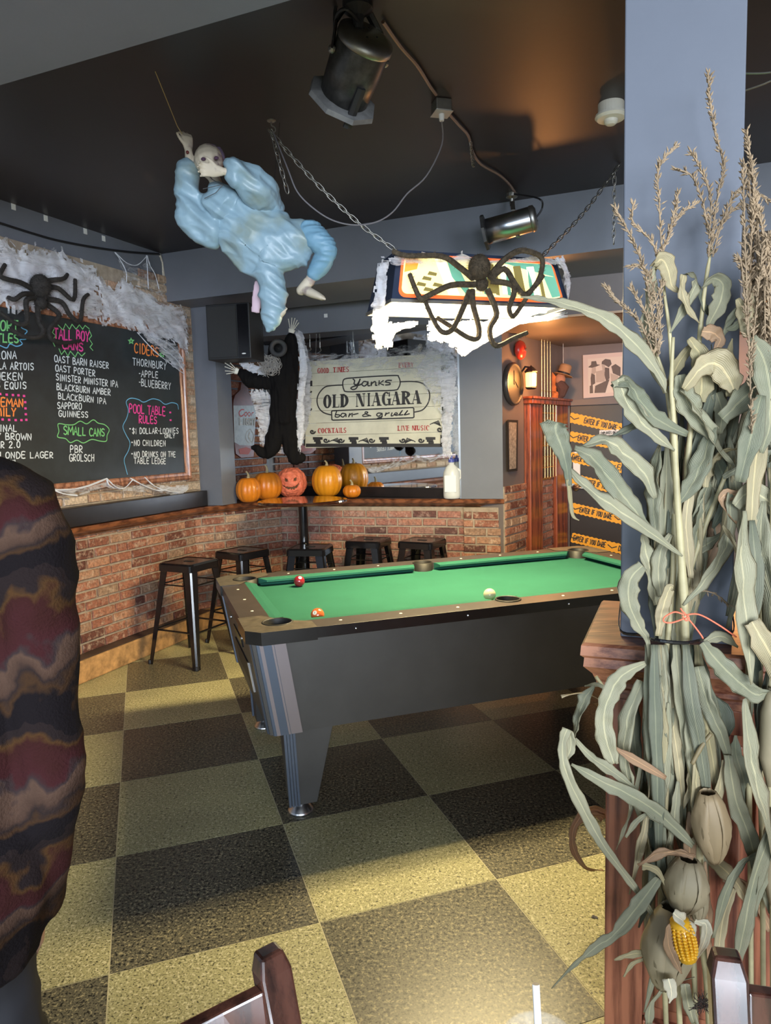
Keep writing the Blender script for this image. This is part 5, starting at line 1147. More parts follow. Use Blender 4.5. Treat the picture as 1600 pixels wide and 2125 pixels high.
b = MB(); b.tube(crom([(0, 0, 0), (0, 0, -0.02), (0.014, 0, -0.03), (0.016, 0, -0.045), (0, 0, -0.055), (-0.012, 0, -0.045)], 4), 0.003, 6); b.build('hook_wire', m_steel, hook)
h0 = hk + Vector((0, 0, -0.055))
cL = TP(1.16, 3.2, LZ1 + 0.02)
chain('steel chain from the ceiling hook to the near end of the lamp', [h0, h0.lerp(cL, .35) + Vector((0, 0, -.035)), h0.lerp(cL, .7) + Vector((0, 0, -.035)), cL])
chain('short loose steel chain end dangling from the ceiling hook', [h0 + Vector((0.004, -0.012, -0.01)), at(578, 330, h0.y - .02), at(597, 400, h0.y - .02)])
h2 = onz(1287, 340, 2.93); cR = TP(1.90, 3.2, LZ1 + 0.02)
chain('steel chain rising from the far lamp end towards the pillar', [h2, h2.lerp(cR, .5) + Vector((0, 0, -.03)), cR])
chain('loose steel chain end hanging plumb beside the blue-grey pillar', [h2 + Vector((-0.03, 0, -0.05)), h2 + Vector((-0.032, 0, -0.42))])
for cc_, x in ((cL, 0), (cR, 1)):
    b = MB(); b.tube([cc_ + Vector((0, 0, -0.03)), cc_ + Vector((0, 0, 0.005))], 0.004, 6); b.build('chain_eye', m_steel, lamp, W=True)

# ---------------------------------------------------------------- ceiling fittings
m_copper = mat('copper_conduit', (0.42, 0.28, 0.2), 0.4, 0.8)
b = MB(); b.tube([onz(x, y, 2.918) for x, y in crom([(795, 45), (830, 95), (865, 135), (890, 175), (905, 196)], 4)], 0.007, 7); tag(b.build('conduit', m_copper), 'copper-coloured ceiling conduit from the big stage lamp to the junction box', 'conduit')
b = MB(); b.tube([onz(x, y, 2.918) for x, y in crom([(928, 232), (955, 262), (972, 282), (982, 318), (1000, 342), (1035, 362), (1055, 380), (1068, 398)], 4)], 0.007, 7); tag(b.build('conduit', m_copper), 'copper-coloured ceiling conduit from the junction box to the small stage lamp', 'conduit')
b = MB(); zz = []
for k in range(60): q = interp([(977, 296), (982, 345)], k / 59); zz.append(onz(q[0], q[1], 2.90) + Vector((0.008 * cos(k * 1.4), 0, 0.008 * sin(k * 1.4))))
b.tube(zz, 0.002, 5); tag(b.build('coiled_wire', m_steel), 'tight coil of spare wire wound by the ceiling conduit', 'wire')
jb_ = onz(916, 210, 2.93); jbx = thing('junction_box', 'square galvanised junction box on the black ceiling', 'junction box', jb_, radians(15))
b = MB(); b.box((0, 0, -0.025), (0.07, 0.07, 0.05)); b.build('box', m_steel, jbx, bev=0.004)
b = MB(); b.box((0, 0, -0.0515), (0.078, 0.078, 0.003)); b.build('cover_plate', mat('galvanised_plate', (0.5, 0.5, 0.48), 0.45, 0.6), jbx, bev=0.001)
b = MB(); b.lathe([(0.010, -0.08), (0.012, -0.06), (0.012, -0.053)], 12); b.build('plug', m_white, jbx)
pc = [jb_ + Vector((0, 0, -0.083))] + [at(x, y, 3.28) for x, y in [(917, 300), (885, 365), (845, 402), (815, 440), (780, 461), (735, 467), (690, 457), (650, 432), (617, 398), (597, 350)]] + [hk + Vector((0.01, -.02, -.06))]
b = MB(); b.tube(crom([tuple(p) for p in pc], 5), 0.0033, 6); tag(b.build('electric_cord', mat('grey_cord', (0.16, 0.15, 0.16), 0.4)), 'grey lamp cord sagging from the junction box to the ceiling hook', 'cord')
sd = onz(1268, 215, 2.93); sdt = thing('smoke_detector', 'round cream smoke detector on the ceiling by the pillar', 'smoke detector', sd)
m_cr = mat('cream_plastic', (0.72, 0.70, 0.62), 0.45)
b = MB(); b.lathe([(0.055, 0), (0.055, -0.045)], 28); b.build('base', m_cr, sdt)
b = MB(); b.lathe([(0.066, -0.045), (0.068, -0.055), (0.058, -0.065), (0.03, -0.068), (0.028, -0.08), (0.018, -0.088), (0.0, -0.09)], 32); b.build('head', m_cr, sdt)
# stage lamps
def can(t, A, Bv, r0, r1, body, ring, ringpos=0.1, n=32):
    A = Vector(A); Bv = Vector(Bv); d = Bv - A; L = d.length; Mx = Matrix.Translation(A) @ d.normalized().to_track_quat('Z', 'Y').to_matrix().to_4x4()
    b = MB(); b.lathe([(0.0, -0.0), (r0 * .6, -0.004), (r0 * .93, 0.012), (r0, 0.03), (r0 * 1.0, L * .5), (r1, L), (r1 - 0.006, L), (r0 * .95, L * .3)], n, Mx); b.build('can', body, t, W=True, smooth=True)
    b = MB(); b.lathe([(r0 * .72, -0.006), (r0 * 1.03, 0.006), (r0 * 1.05, 0.026), (r0 * 1.0, 0.03), (r0 * .7, 0.0)], n, Mx); b.build('end_ring', ring, t, W=True, smooth=True)
    b = MB()
    for k in range(4):
        a = k * 1.57 + .4; b.lathe([(0.004, -0.008), (0.004, 0.0)], 8, Mx @ Matrix.Translation((r0 * .35 * cos(a), r0 * .35 * sin(a), 0)))
    b.build('vent_hole', m_blackm, t, W=True)
    return Mx, L
m_scuff = mat('scuffed_black_enamel', (0.06, 0.058, 0.056), 0.36, 0.5, var=0.45, vscale=25, bs=0.1)
sl = thing('stage_lamp', 'large scuffed black stage lamp hanging near the ceiling beam', 'stage lamp', at(740, 60, 2.55))
Mx, L_ = can(sl, at(762, 72, 2.50), at(712, 205, 2.66), 0.092, 0.085, m_scuff, m_steel)
def sq3(name, pts, th, mt, par):
    b = MB(); P = [Vector(p) for p in pts]; nn = (P[1] - P[0]).cross(P[2] - P[0]).normalized() * th; b.rings([[tuple(p - nn) for p in P], [tuple(p + nn) for p in P]], True); return b.build(name, mt, par, W=True, bev=0.002)
b = MB(); b.lathe([(0.083, L_ - 0.012), (0.125, L_ - 0.005), (0.128, L_ + 0.012), (0.118, L_ + 0.014), (0.083, L_)], 8, Mx); b.build('gel_frame', mat('dusty_gel_frame', (0.16, 0.16, 0.16), 0.5, 0.3, var=0.3, vscale=20), sl, W=True)
b = MB(); b.tube([Mx @ Vector((0.0, -0.095, L_ * .55)), Mx @ Vector((0, -0.10, L_ + 0.04))], 0.008, 6, flat=2.2); b.build('clip', m_blackm, sl, W=True)
ya = Mx @ Vector((0.10, 0, L_ * .32)); yb = Mx @ Vector((-0.10, 0, L_ * .32)); yt = onz(742, 0, 2.93)
b = MB(); b.tube([ya, ya.lerp(yt, .5) + (ya - yb) * .16, yt + (ya - yb) * .1, yt], [(0.006, 0.015)] * 4, 6); b.tube([yb, yb.lerp(yt, .5) + (yb - ya) * .16, yt + (yb - ya) * .1, yt], [(0.006, 0.015)] * 4, 6); b.build('yoke', m_black, sl, W=True)
b = MB(); b.lathe([(0.05, 0), (0.05, -0.03), (0.02, -0.05), (0.015, -0.09)], 16, Matrix.Translation(yt)); b.build('ceiling_mount', m_blackm, sl, W=True)
for p in (ya, yb):
    b = MB(); b.ball(p, 0.014, 10, 6); b.build('knob', m_steel, sl, W=True)
b = MB(); b.tube(crom([tuple(Mx @ Vector((0, 0.03, 0.0))), tuple(at(722, 20, 2.42)), tuple(at(700, 30, 2.46)), tuple(at(695, 60, 2.52)), tuple(at(700, 5, 2.52)), tuple(yt)], 5), 0.006, 6); b.build('cable', m_blackm, sl, W=True)
s2 = thing('small_stage_lamp', 'small chrome stage lamp hanging in front of the far beam', 'stage lamp', at(1060, 470, 4.2))
Mx2, L2_ = can(s2, at(1112, 452, 4.12), at(1008, 482, 4.20), 0.068, 0.07, m_chrome, m_steel)
b = MB(); b.lathe([(0.07, L2_ - 0.01), (0.098, L2_ - 0.004), (0.10, L2_ + 0.012), (0.07, L2_ + 0.008)], 8, Mx2); b.build('gel_frame', m_scuff, s2, W=True)
mt2 = onz(1062, 402, 2.93); ya = Mx2 @ Vector((0, 0.075, L2_ * .4)); yb = Mx2 @ Vector((0, -0.075, L2_ * .4))
b = MB()
for p in (ya, yb): b.tube([p, p.lerp(mt2, .5), mt2 + Vector((0, 0, -0.06))], [(0.004, 0.014)] * 3, 6)
b.build('yoke', m_steel, s2, W=True)
b = MB(); b.lathe([(0.035, 0), (0.035, -0.02), (0.015, -0.03), (0.012, -0.07)], 14, Matrix.Translation(mt2)); b.build('ceiling_mount', m_steel, s2, W=True)
b = MB(); b.tube(crom([tuple(at(1112, 452, 4.12)), tuple(at(1125, 432, 4.12)), tuple(at(1118, 412, 4.1)), tuple(mt2)], 5), 0.005, 6); b.build('cable', m_blackm, s2, W=True)
# hooks in the recess head
for k, (x, y0, y1) in enumerate(((643, 705, 728), (664, 710, 730), (733, 712, 728))):
    b = MB(); P_ = WP - WN * 0.08; b.tube([onpl(x, y0, P_, WN), onpl(x, y1 - 8, P_, WN), onpl(x + 3, y1 - 3, P_, WN), onpl(x - 1, y1, P_, WN)], 0.003, 6)
    b.tube([onpl(x, y0, P_, WN), Vector((onpl(x, y0, P_, WN).x, onpl(x, y0, P_, WN).y, 2.4))], 0.002, 5); tag(b.build('ceiling_hook', m_steel), ('leftmost', 'second', 'rightmost')[k] + ' small steel hook above the hanging sign', 'hook')

# ---------------------------------------------------------------- things on the far return wall
def onret(x, y, o=0.0): return onpl(x, y, RP0 - RN * (0.02 + o), RN)
MR = lambda p: Matrix.Translation(p) @ Matrix.Rotation(atan2(-RN.y, -RN.x) + pi / 2, 4, 'Z') @ Matrix.Rotation(pi / 2, 4, 'X')
ck = onret(1064, 797); clk = thing('wall_clock', 'round dark wall clock seen edge-on on the brown wall beside the lantern', 'clock', ck)
b = MB(); b.lathe([(0.16, -0.02), (0.17, 0.0), (0.17, 0.02), (0.152, 0.03), (0.15, 0.012)], 40, MR(ck)); b.build('rim', mat('bronze_clock_rim', (0.05, 0.045, 0.045), 0.35, 0.2), clk, W=True, smooth=True)
b = MB(); b.lathe([(0.15, 0.0), (0.15, 0.012), (0, 0.013)], 40, MR(ck)); b.build('dial', mat('clock_dial', (0.05, 0.042, 0.036), 0.5), clk, W=True)
b = MB(); b.box((0, 0.05, 0.018), (0.012, 0.11, 0.002), MR(ck)); b.box((0.03, -0.03, 0.018), (0.01, 0.09, 0.002), MR(ck) @ Matrix.Rotation(0.9, 4, 'Z')); b.build('hands', m_blackm, clk, W=True)
bl = onret(1073, 727); bt = thing('alarm_bell', 'round red alarm bell high on the brown far wall', 'alarm bell', bl)
b = MB(); b.lathe([(0.05, 0.0), (0.072, 0.012), (0.078, 0.03), (0.066, 0.052), (0.03, 0.066), (0, 0.07)], 28, MR(bl)); b.build('gong', mat('red_bell_enamel', (0.45, 0.03, 0.02), 0.3), bt, W=True, smooth=True)
b = MB(); b.lathe([(0.012, 0.06), (0.012, 0.08), (0, 0.082)], 10, MR(bl)); b.build('screw', m_chrome, bt, W=True)
pf = thing('tall_picture_frame', 'tall narrow framed notice under the clock on the brown wall', 'picture', onret(1064, 925))
def rq(x, y, o): return tuple(onret(x, y, o))
b = MB(); q = [(1053, 871), (1075, 872), (1074, 977), (1054, 979)]; b.rings([[rq(x, y, -.015) for x, y in q], [rq(x, y, 0.02) for x, y in q]], True); b.build('frame', m_blackm, pf, W=True)
b = MB(); q = [(1056, 876), (1072, 877), (1071, 972), (1057, 974)]; b.rings([[rq(x, y, 0.02) for x, y in q], [rq(x, y, .022) for x, y in q]], True); b.build('print', mat('aged_print', (0.32, 0.27, 0.22), 0.5, var=0.5, vscale=45), pf, W=True)
# lit lantern
lt = onret(1102, 786, 0.09); lan = thing('wall_lantern', 'glowing amber wall lantern beside the clock', 'lantern', lt)
b = MB(); b.lathe([(0.030, -0.07), (0.042, -0.06), (0.045, 0.04), (0.036, 0.05)], 12, Matrix.Translation(lt)); b.build('glass', mat('lit_lantern_glass', (1, 0.6, 0.2), 0.4, emit=(1.0, 0.42, 0.07), es=5.5), lan, W=True)
b = MB(); b.lathe([(0.05, 0.05), (0.055, 0.058), (0.03, 0.085), (0.008, 0.10), (0, 0.11)], 12, Matrix.Translation(lt)); b.lathe([(0.03, -0.085), (0.045, -0.075), (0.045, -0.068)], 12, Matrix.Translation(lt)); b.build('cap', m_blackm, lan, W=True)
b = MB(); b.tube([lt + Vector((0, 0, 0.09)), lt + RN * 0.05 + Vector((0, 0, 0.10)), lt + RN * 0.11 + Vector((0, 0, 0.02))], 0.008, 6); b.build('bracket', m_blackm, lan, W=True)
point('lantern_light', lt - RN * 0.12, 14, (1.0, 0.40, 0.12), 0.05)
# warning tapes on the door, notice, papers
m_tape = mat('orange_warning_tape', (0.92, 0.42, 0.02), 0.5)
def tape(x0, y0, x1, y1, k):
    t = thing('warning_tape', ('topmost', 'second', 'third', 'fourth', 'fifth', 'lowest')[k] + ' orange warning tape strip across the dark door, counted from above', 'tape', dpt(x0, y0, 0.034), group='orange warning tapes across the door')
    A = dpt(x0, y0, 0.034); Bq = dpt(x1, y1, 0.034); d = (Bq - A); L = d.length; d.normalize(); up = Vector((0, 0, 1)); up = (up - d * up.dot(d)).normalized(); h = 0.042
    pts = []; n = int(L / 0.02)
    for i in range(n + 1): pts.append(A + d * (L * i / n) + up * (h + (0.008 if i % 2 else 0)))
    for i in range(n, -1, -1): pts.append(A + d * (L * i / n) - up * (h + (0.008 if i % 2 else 0)))
    b = MB(); m_ = len(pts)
    for i in range(n):
        o = len(b.v); b.v += [tuple(pts[i]), tuple(pts[i + 1]), tuple(pts[m_ - 2 - i]), tuple(pts[m_ - 1 - i])]; b.v += [tuple(Vector(q) - N6 * 0.001) for q in b.v[-4:]]
        b.f += [(o, o + 1, o + 2, o + 3), (o + 7, o + 6, o + 5, o + 4)]; b.m += [0, 0]
    b.build('strip', m_tape, t, W=True)
    b = MB(); write(b, 'ENTER IF YOU DARE', A + d * (0.14 - 0.06 * (k % 3)) - up * 0.022, A + d * (0.14 - .06 * (k % 3) + .30) - up * 0.022, up * 0.045, N6, 0.008, 0.05, 0.25, k)
    c = A + d * (0.045 - 0.01 * (k % 3)); strokes(b, [c - d * .04 + up * .012, c - up * .01, c + d * .04 + up * .012], 0.009, N6); c = A + d * (0.14 + .36 - .06 * (k % 3)); strokes(b, [c - d * .04 + up * .012, c - up * .01, c + d * .04 + up * .012], 0.009, N6)
    write(b, 'DARE' if k % 2 else 'ENT', c + d * .06 - up * .022, c + d * .15 - up * .022, up * .045, N6, .008, .05, .25, k)
    b.build('lettering', m_ink, t, W=True)
for k, q in enumerate([(1182, 866, 1300, 892), (1182, 905, 1300, 926), (1183, 948, 1300, 974), (1184, 992, 1300, 1020), (1186, 1053, 1300, 1080), (1186, 1115, 1300, 1142)]): tape(*q, k)
nt_ = thing('door_notice', 'small white notice reading Employees Only on the dark door', 'notice', dpt(1263, 899, 0.034))
b = MB(); q = [(1244, 893), (1284, 891), (1284, 902), (1244, 904)]; b.rings([[tuple(dpt(x, y, .030)) for x, y in q], [tuple(dpt(x, y, .034)) for x, y in q]], True); b.build('card', m_white, nt_, W=True)
b = MB(); write(b, 'EMPLOYEES ONLY', dpt(1247, 901.5, .035), dpt(1281, 899.8, .035), Vector((0, 0, .022)), N6, .0045, 0, .25); b.build('lettering', m_ink, nt_, W=True)
for k, q in enumerate(([(1188, 938), (1203, 937), (1203, 946), (1188, 948)], [(1189, 958), (1204, 956), (1204, 986), (1190, 988)])):
    b = MB(); b.rings([[tuple(dpt(x, y, .030)) for x, y in q], [tuple(dpt(x, y, .033)) for x, y in q]], True); tag(b.build('paper_sheet', m_white), ('upper short', 'lower tall')[k] + ' white paper sheet taped to the dark door by the handle', 'paper')
# framed monochrome print leaning above the door
MP = thing('framed_print', 'white-framed monochrome print of three people in hats above the door', 'picture', dpt(1250, 780, .02))
def dq(x, y, o): return tuple(dpt(x, y, o))
def dp(name, q, o0, o1_, mt, par): b = MB(); b.rings([[dq(x, y, o0) for x, y in q], [dq(x, y, o1_) for x, y in q]], True); return b.build(name, mt, par, W=True)
def fpx(x, y): return (1020 + x / 5.714, 680 + y / 5.714)
dp('frame', [fpx(*p) for p in [(1083, 325), (1560, 288), (1560, 800), (1090, 838)]], 0.0, 0.03, mat('pale_pink_mount', (0.62, 0.5, 0.45), 0.5), MP)
dp('print', [fpx(*p) for p in [(1140, 370), (1560, 338), (1560, 760), (1150, 788)]], 0.03, 0.032, mat('print_paper', (0.66, 0.58, 0.5), 0.5), MP)
mi = mat('print_ink', (0.10, 0.075, 0.065), 0.5); ml = mat('print_halftone', (0.45, 0.37, 0.31), 0.5)
for q, m_, o in (([(1145, 470), (1180, 440), (1185, 400), (1240, 395), (1250, 435), (1290, 440), (1240, 462), (1190, 475)], mi, .034), ([(1190, 475), (1235, 465), (1240, 530), (1210, 560), (1185, 540)], ml, .034), ([(1185, 540), (1225, 560), (1230, 660), (1180, 690), (1175, 600)], mi, .034),
                 ([(1310, 400), (1350, 370), (1410, 380), (1425, 430), (1390, 470), (1340, 440), (1305, 430)], mi, .034), ([(1305, 432), (1345, 445), (1350, 500), (1320, 520)], ml, .034), ([(1240, 520), (1330, 500), (1360, 560), (1340, 640), (1240, 650)], ml, .0345), ([(1345, 470), (1395, 480), (1400, 600), (1360, 640), (1340, 560)], mi, .035),
                 ([(1420, 460), (1470, 430), (1530, 470), (1530, 580), (1440, 540)], mi, .034), ([(1410, 540), (1500, 570), (1510, 640), (1420, 640)], ml, .034), ([(1230, 690), (1400, 610), (1370, 700), (1350, 770), (1220, 775)], mi, .0345), ([(1165, 690), (1200, 680), (1205, 775), (1165, 780)], mi, .034)):
    dp('figure_print', [fpx(*p) for p in q], .032, o, m_, MP)
# hanging scarecrow head with hat
sc_ = dpt(1158, 800, 0.28); SH = thing('scarecrow_head', 'hanging scarecrow head with a tan brimmed hat and orange rags', 'decoration', sc_)
def scp(x, y, o=0.28): return dpt(1020 + x / 5.714, 680 + y / 5.714, o)
k_ = 5.714 * FPX / 6.3
b = MB(); hc = scp(815, 610); b.ball(hc, (55 / k_ * 1.2, 50 / k_, 70 / k_), 14, 10); b.build('head', mat('burlap', (0.42, 0.2, 0.12), 0.8, bs=.5), SH, W=True, smooth=True)
Mh2 = Matrix.Translation(scp(850, 560)) @ Matrix.Rotation(radians(18), 4, 'Y')
b = MB(); b.lathe([(115 / k_, -6 / k_), (118 / k_, 0), (75 / k_, 6 / k_), (72 / k_, 110 / k_), (60 / k_, 128 / k_), (0, 122 / k_)], 24, Mh2); b.build('hat', mat('tan_felt', (0.38, 0.22, 0.11), 0.8), SH, W=True, smooth=False)
b = MB(); b.lathe([(77 / k_, 6 / k_), (76 / k_, 30 / k_)], 24, Mh2); b.build('hat_band', m_blackm, SH, W=True)
b = MB(); b.tube([scp(800, 650), scp(850, 720), scp(830, 800), scp(790, 860)], [60 / k_, 75 / k_, 45 / k_, 6 / k_], 10); b.build('beard', mat('dark_rags', (0.09, 0.05, 0.045), 0.9, bs=.5), SH, W=True)
m_rag = mat('orange_rag', (0.6, 0.17, 0.04), 0.8, var=.3, vscale=20)
for pts in ([(760, 620), (690, 560), (600, 470), (560, 450)], [(760, 640), (680, 640), (620, 600), (590, 560)], [(760, 680), (700, 720), (640, 740), (610, 710)], [(780, 760), (740, 860), (690, 960), (660, 1030)], [(740, 700), (720, 800), (700, 900), (690, 960)]):
    b = MB(); b.tube([scp(*p, 0.30) for p in pts], [(30 / k_, 8 / k_), (46 / k_, 8 / k_), (40 / k_, 8 / k_), (8 / k_, 5 / k_)], 8); b.build('rag', m_rag, SH, W=True)
b = MB(); tp_ = scp(850, 440); b.tube([tp_, Vector((tp_.x, tp_.y, 2.31))], 0.003, 5); b.build('hanging_string', m_steel, SH, W=True)

pbp = at(1562, 712, 5.6); pb2 = thing('pendant_bulb', 'small warm glowing bulb behind the corn tassels at the photo edge', 'bulb', pbp)
b = MB(); b.ball(pbp, (.028, .028, .036), 14, 10); b.build('glass', mat('lit_bulb', (1, .6, .3), .4, emit=(1.0, .5, .15), es=8), pb2, W=True, smooth=True)
b = MB(); b.tube([pbp + Vector((0, 0, .034)), pbp + Vector((0, 0, .07))], .014, 10); b.build('socket', m_blackm, pb2, W=True)
b = MB(); b.tube([pbp + Vector((0, 0, .07)), Vector((pbp.x, pbp.y, 2.31))], .003, 6); b.build('cord', m_blackm, pb2, W=True)
point('pendant_light', pbp + Vector((-.02, .06, -.05)), 14, (1.0, 0.42, 0.14), 0.05)
# ---------------------------------------------------------------- soft figures: lofts merged into one continuous skin
def solid(name, lofts, mt, parent, voxel=0.006, disp=None, smooth_it=4, mats_fn=None):
    b = MB()
    for L in lofts:
        pts = L['p']; rr = L['r']; k = L.get('k', 4)
        pr = [tuple(p) + tuple(r if isinstance(r, (tuple, list)) else (r, r)) for p, r in zip(pts, rr)]
        cr = crom(pr, k); P = [Vector(c[:3]) for c in cr]; R_ = [(max(c[3], .002), max(c[4], .002)) for c in cr]
        # rounded ends
        d0 = (P[0] - P[1]).normalized(); d1 = (P[-1] - P[-2]).normalized()
        P = [P[0] + d0 * R_[0][0] * .55] + P + [P[-1] + d1 * R_[-1][0] * .55]; R_ = [(R_[0][0] * .5, R_[0][1] * .5)] + R_ + [(R_[-1][0] * .5, R_[-1][1] * .5)]
        b.tube(P, R_, L.get('n', 14), up=L.get('up'))
    inv = parent.matrix_basis.inverted(); b.v = [tuple(inv @ Vector(p)) for p in b.v]
    o = b.build(name, mt, parent)
    rm = o.modifiers.new('r', 'REMESH'); rm.mode = 'VOXEL'; rm.voxel_size = voxel; rm.use_smooth_shade = True
    sm = o.modifiers.new('s', 'SMOOTH'); sm.iterations = smooth_it; sm.factor = 0.5
    bpy.context.view_layer.update()
    dg = bpy.context.evaluated_depsgraph_get(); me = bpy.data.meshes.new_from_object(o.evaluated_get(dg)); o.modifiers.clear(); o.data = me
    me.name = name
    if disp:
        me.update(); ns = [v.normal.copy() for v in me.vertices]; M_ = parent.matrix_basis
        for v, n_ in zip(me.vertices, ns):
            v.co = v.co + n_ * disp(M_ @ v.co, n_)
    me.polygons.foreach_set('use_smooth', [True] * len(me.polygons)); me.update()
    return o
def px(x, y, Y): return at(x, y, Y)
def ridg(p): return 1 - abs(noise.noise(p)) * 2

def hand_lofts(wr, kn, side, nrm, s=1.0, curl=0.5, spread=0.16):
    """wrist, knuckle centre, side = across palm towards the thumb, nrm = towards the palm side"""
    wr = Vector(wr); kn = Vector(kn); d = (kn - wr).normalized(); L = (kn - wr).length; side = Vector(side); side = (side - d * side.dot(d)).normalized(); nrm = d.cross(side); nrm = nrm if nrm.dot(Vector(nrm_hint := nrm)) > 0 else nrm
    out = [dict(p=[wr, wr.lerp(kn, .5), kn], r=[(.017 * s, .022 * s), (.013 * s, .032 * s), (.011 * s, .034 * s)], up=d.cross(side))]
    for k, (o_, ln) in enumerate(((.026, .062), (.009, .070), (-.009, .066), (-.026, .052))):
        a = kn + side * o_ * s; dd = (d + side * (spread * (o_ / .026))).normalized(); P = [a - dd * .01 * s]; cur = dd
        for j in range(3):
            ax = side.normalized(); cur = Matrix.Rotation(curl * (0.55 + 0.35 * j) * 1.0, 3, ax) @ cur; P.append(P[-1] + cur * ln * s * (.42, .32, .26)[j])
        out.append(dict(p=P, r=[.0085 * s, .008 * s, .007 * s, .0055 * s], k=2, n=8))
    a = wr.lerp(kn, .35) + side * .024 * s; cur = (d * .7 + side * .8).normalized(); P = [a - side * .012 * s]
    for j in range(3):
        P.append(P[-1] + cur * (.028, .026, .02)[j] * s); cur = (cur + d * .35).normalized()
    out.append(dict(p=P, r=[.012 * s, .0095 * s, .0085 * s, .006 * s], k=2, n=8))
    return out

# ---------------------------------------------------------------- hanging zombie figure in a pale blue gown
ZY = 3.2
def z(x, y, d=0.0): return px(x, y, ZY + d)
zs = ZY / FPX * 1.02
zo = thing('hanging_zombie', 'barefoot zombie prop in a pale blue gown hanging by one raised hand', 'figure', z(520, 480))
def blot(name, col, blot_c, thr, rough=.6, scale=14.0):
    mt, t, b = _nt(name); c = coords(t); nz = N(t, 'ShaderNodeTexNoise', Scale=scale, Detail=4.0); t.links.new(c, nz.inputs['Vector'])
    t.links.new(ramp(t, nz.outputs[0], [(thr, col), (thr + .12, blot_c)]), b.inputs['Base Color']); b.inputs['Roughness'].default_value = rough
    n2 = N(t, 'ShaderNodeTexNoise', Scale=90.0, Detail=3.0); t.links.new(c, n2.inputs['Vector']); bump(t, b, n2.outputs[0], .25, .002)
    return mt
m_zskin = blot('grey_dead_skin', (0.50, 0.43, 0.33), (0.24, 0.17, 0.17), 0.55)
m_gown = blot('pale_blue_gown', (0.22, 0.325, 0.39), (0.21, 0.27, 0.26), 0.52, 0.42, 5.0)
m_pink = mat('pale_pink_cloth', (0.5, 0.36, 0.42), 0.6)
R = lambda a, f=0.6: (a * zs * f, a * zs)
VUP = Vector((0, 1, 0))
body = []
hd = z(436, 345, -0.02)
body.append(dict(p=[z(432, 320, .02), z(434, 338, -.01), z(440, 362, -.01)], r=[(.050, .052), (.066, .062), (.040, .036)], up=VUP))
body.append(dict(p=[z(442, 362), z(450, 385), z(462, 410)], r=[.026, .027, .035]))
body.append(dict(p=[z(465, 412), z(500, 445), z(545, 480), z(600, 495), z(632, 490)], r=[(.035, .05), (.045, .06), (.04, .055), (.045, .055), (.035, .045)], up=VUP))
body.append(dict(p=[z(455, 425), z(415, 455), z(400, 430), z(396, 380), z(393, 330), z(391, 312)], r=[.034, .032, .028, .024, .019, .016]))
body.append(dict(p=[z(505, 412), z(545, 428), z(552, 418, -.02), z(526, 390, -.07), z(490, 362, -.13), z(466, 356, -.17)], r=[.028, .022, .020, .018, .017, .015]))
body += hand_lofts(z(391, 312), z(388, 284), Vector((-.7, -.6, .1)), None, 0.78, 0.62, .12)
body += hand_lofts(z(462, 356, -.17), z(428, 352, -.17), Vector((.05, -.35, .9)), None, 0.78, 0.6, .14)
body.append(dict(p=[z(628, 488), z(660, 505, -.03), z(676, 518, -.03), z(664, 545, 0), z(647, 575, .02), z(641, 588, .02)], r=[.04, .034, .03, .026, .023, .022]))
body.append(dict(p=[z(632, 600, .02), z(644, 607, .0), z(660, 614, -.02), z(670, 619, -.03)], r=[(.021, .022), (.020, .024), (.016, .024), (.011, .022)], up=(0, 0, 1)))
body.append(dict(p=[z(641, 584, .02), z(630, 598, .02), z(622, 605, .03)], r=[.023, .024, .020]))
for k in range(5): body.append(dict(p=[z(664 + k, 616 - k * .6, -.035 + .014 * k), z(675 - k * 1.2, 621 - k * 1.6, -.04 + .014 * k)], r=[.0085 - .0007 * k, .006], n=7, k=2))
body.append(dict(p=[z(600, 500), z(575, 545, .02), z(568, 600, .02), z(570, 645, .02), z(578, 656, .0), z(590, 646, -.02)], r=[.035, .025, .018, .014, .014, .010]))
for k in range(4): body.append(dict(p=[z(588, 648 - k, -.02 + .01 * k), z(596 - k, 640 - k, -.025 + .01 * k)], r=[.005, .004], n=7, k=2))
def face(p, n_):
    d = p - hd
    if d.length > .13: return 0
    q = lambda x, y, rad: math.exp(-((p - z(x, y, -0.07)).xz.length / rad) ** 2) if p.y < hd.y else 0
    return -.010 * q(422, 330, .010) - .010 * q(449, 328, .010) + .014 * q(436, 337, .007) - .007 * q(438, 351, .010) + .004 * q(436, 322, .02)
solid('body', body, m_zskin, zo, 0.0038, face, 2)
m_dk = mat('sunken_purple', (0.07, 0.03, 0.06), 0.7); m_tooth = mat('old_teeth', (0.6, 0.55, 0.4), 0.5)
for x, y in ((422, 330), (449, 328)):
    b = MB(); b.ball(z(x, y, -0.073), (.010, .007, .007), 12, 8); b.build('eye', m_dk, zo, W=True, smooth=True)
b = MB(); b.ball(z(438, 349, -0.072), (.018, .006, .006), 12, 8); b.build('mouth', m_dk, zo, W=True, smooth=True)
for k in range(5):
    b = MB(); b.box(z(432 + k * 3, 348, -0.080), (.0045, .003, .006)); b.build('tooth', m_tooth, zo, W=True)
solid('hair', [dict(p=[z(414, 338, .03), z(422, 318, .03), z(440, 312, .03), z(456, 322, .03), z(460, 340, .04)], r=[.018, .024, .026, .022, .014])], mat('purple_grey_scalp', (0.10, 0.07, 0.11), .9), zo, .005, lambda p, n_: .006 * noise.noise(p * 70), 1)
b = MB(); b.ball(z(389, 316, -0.03), .007, 10, 6); b.build('wound', mat('dark_wound', (.12, .02, .015), .5), zo, W=True)
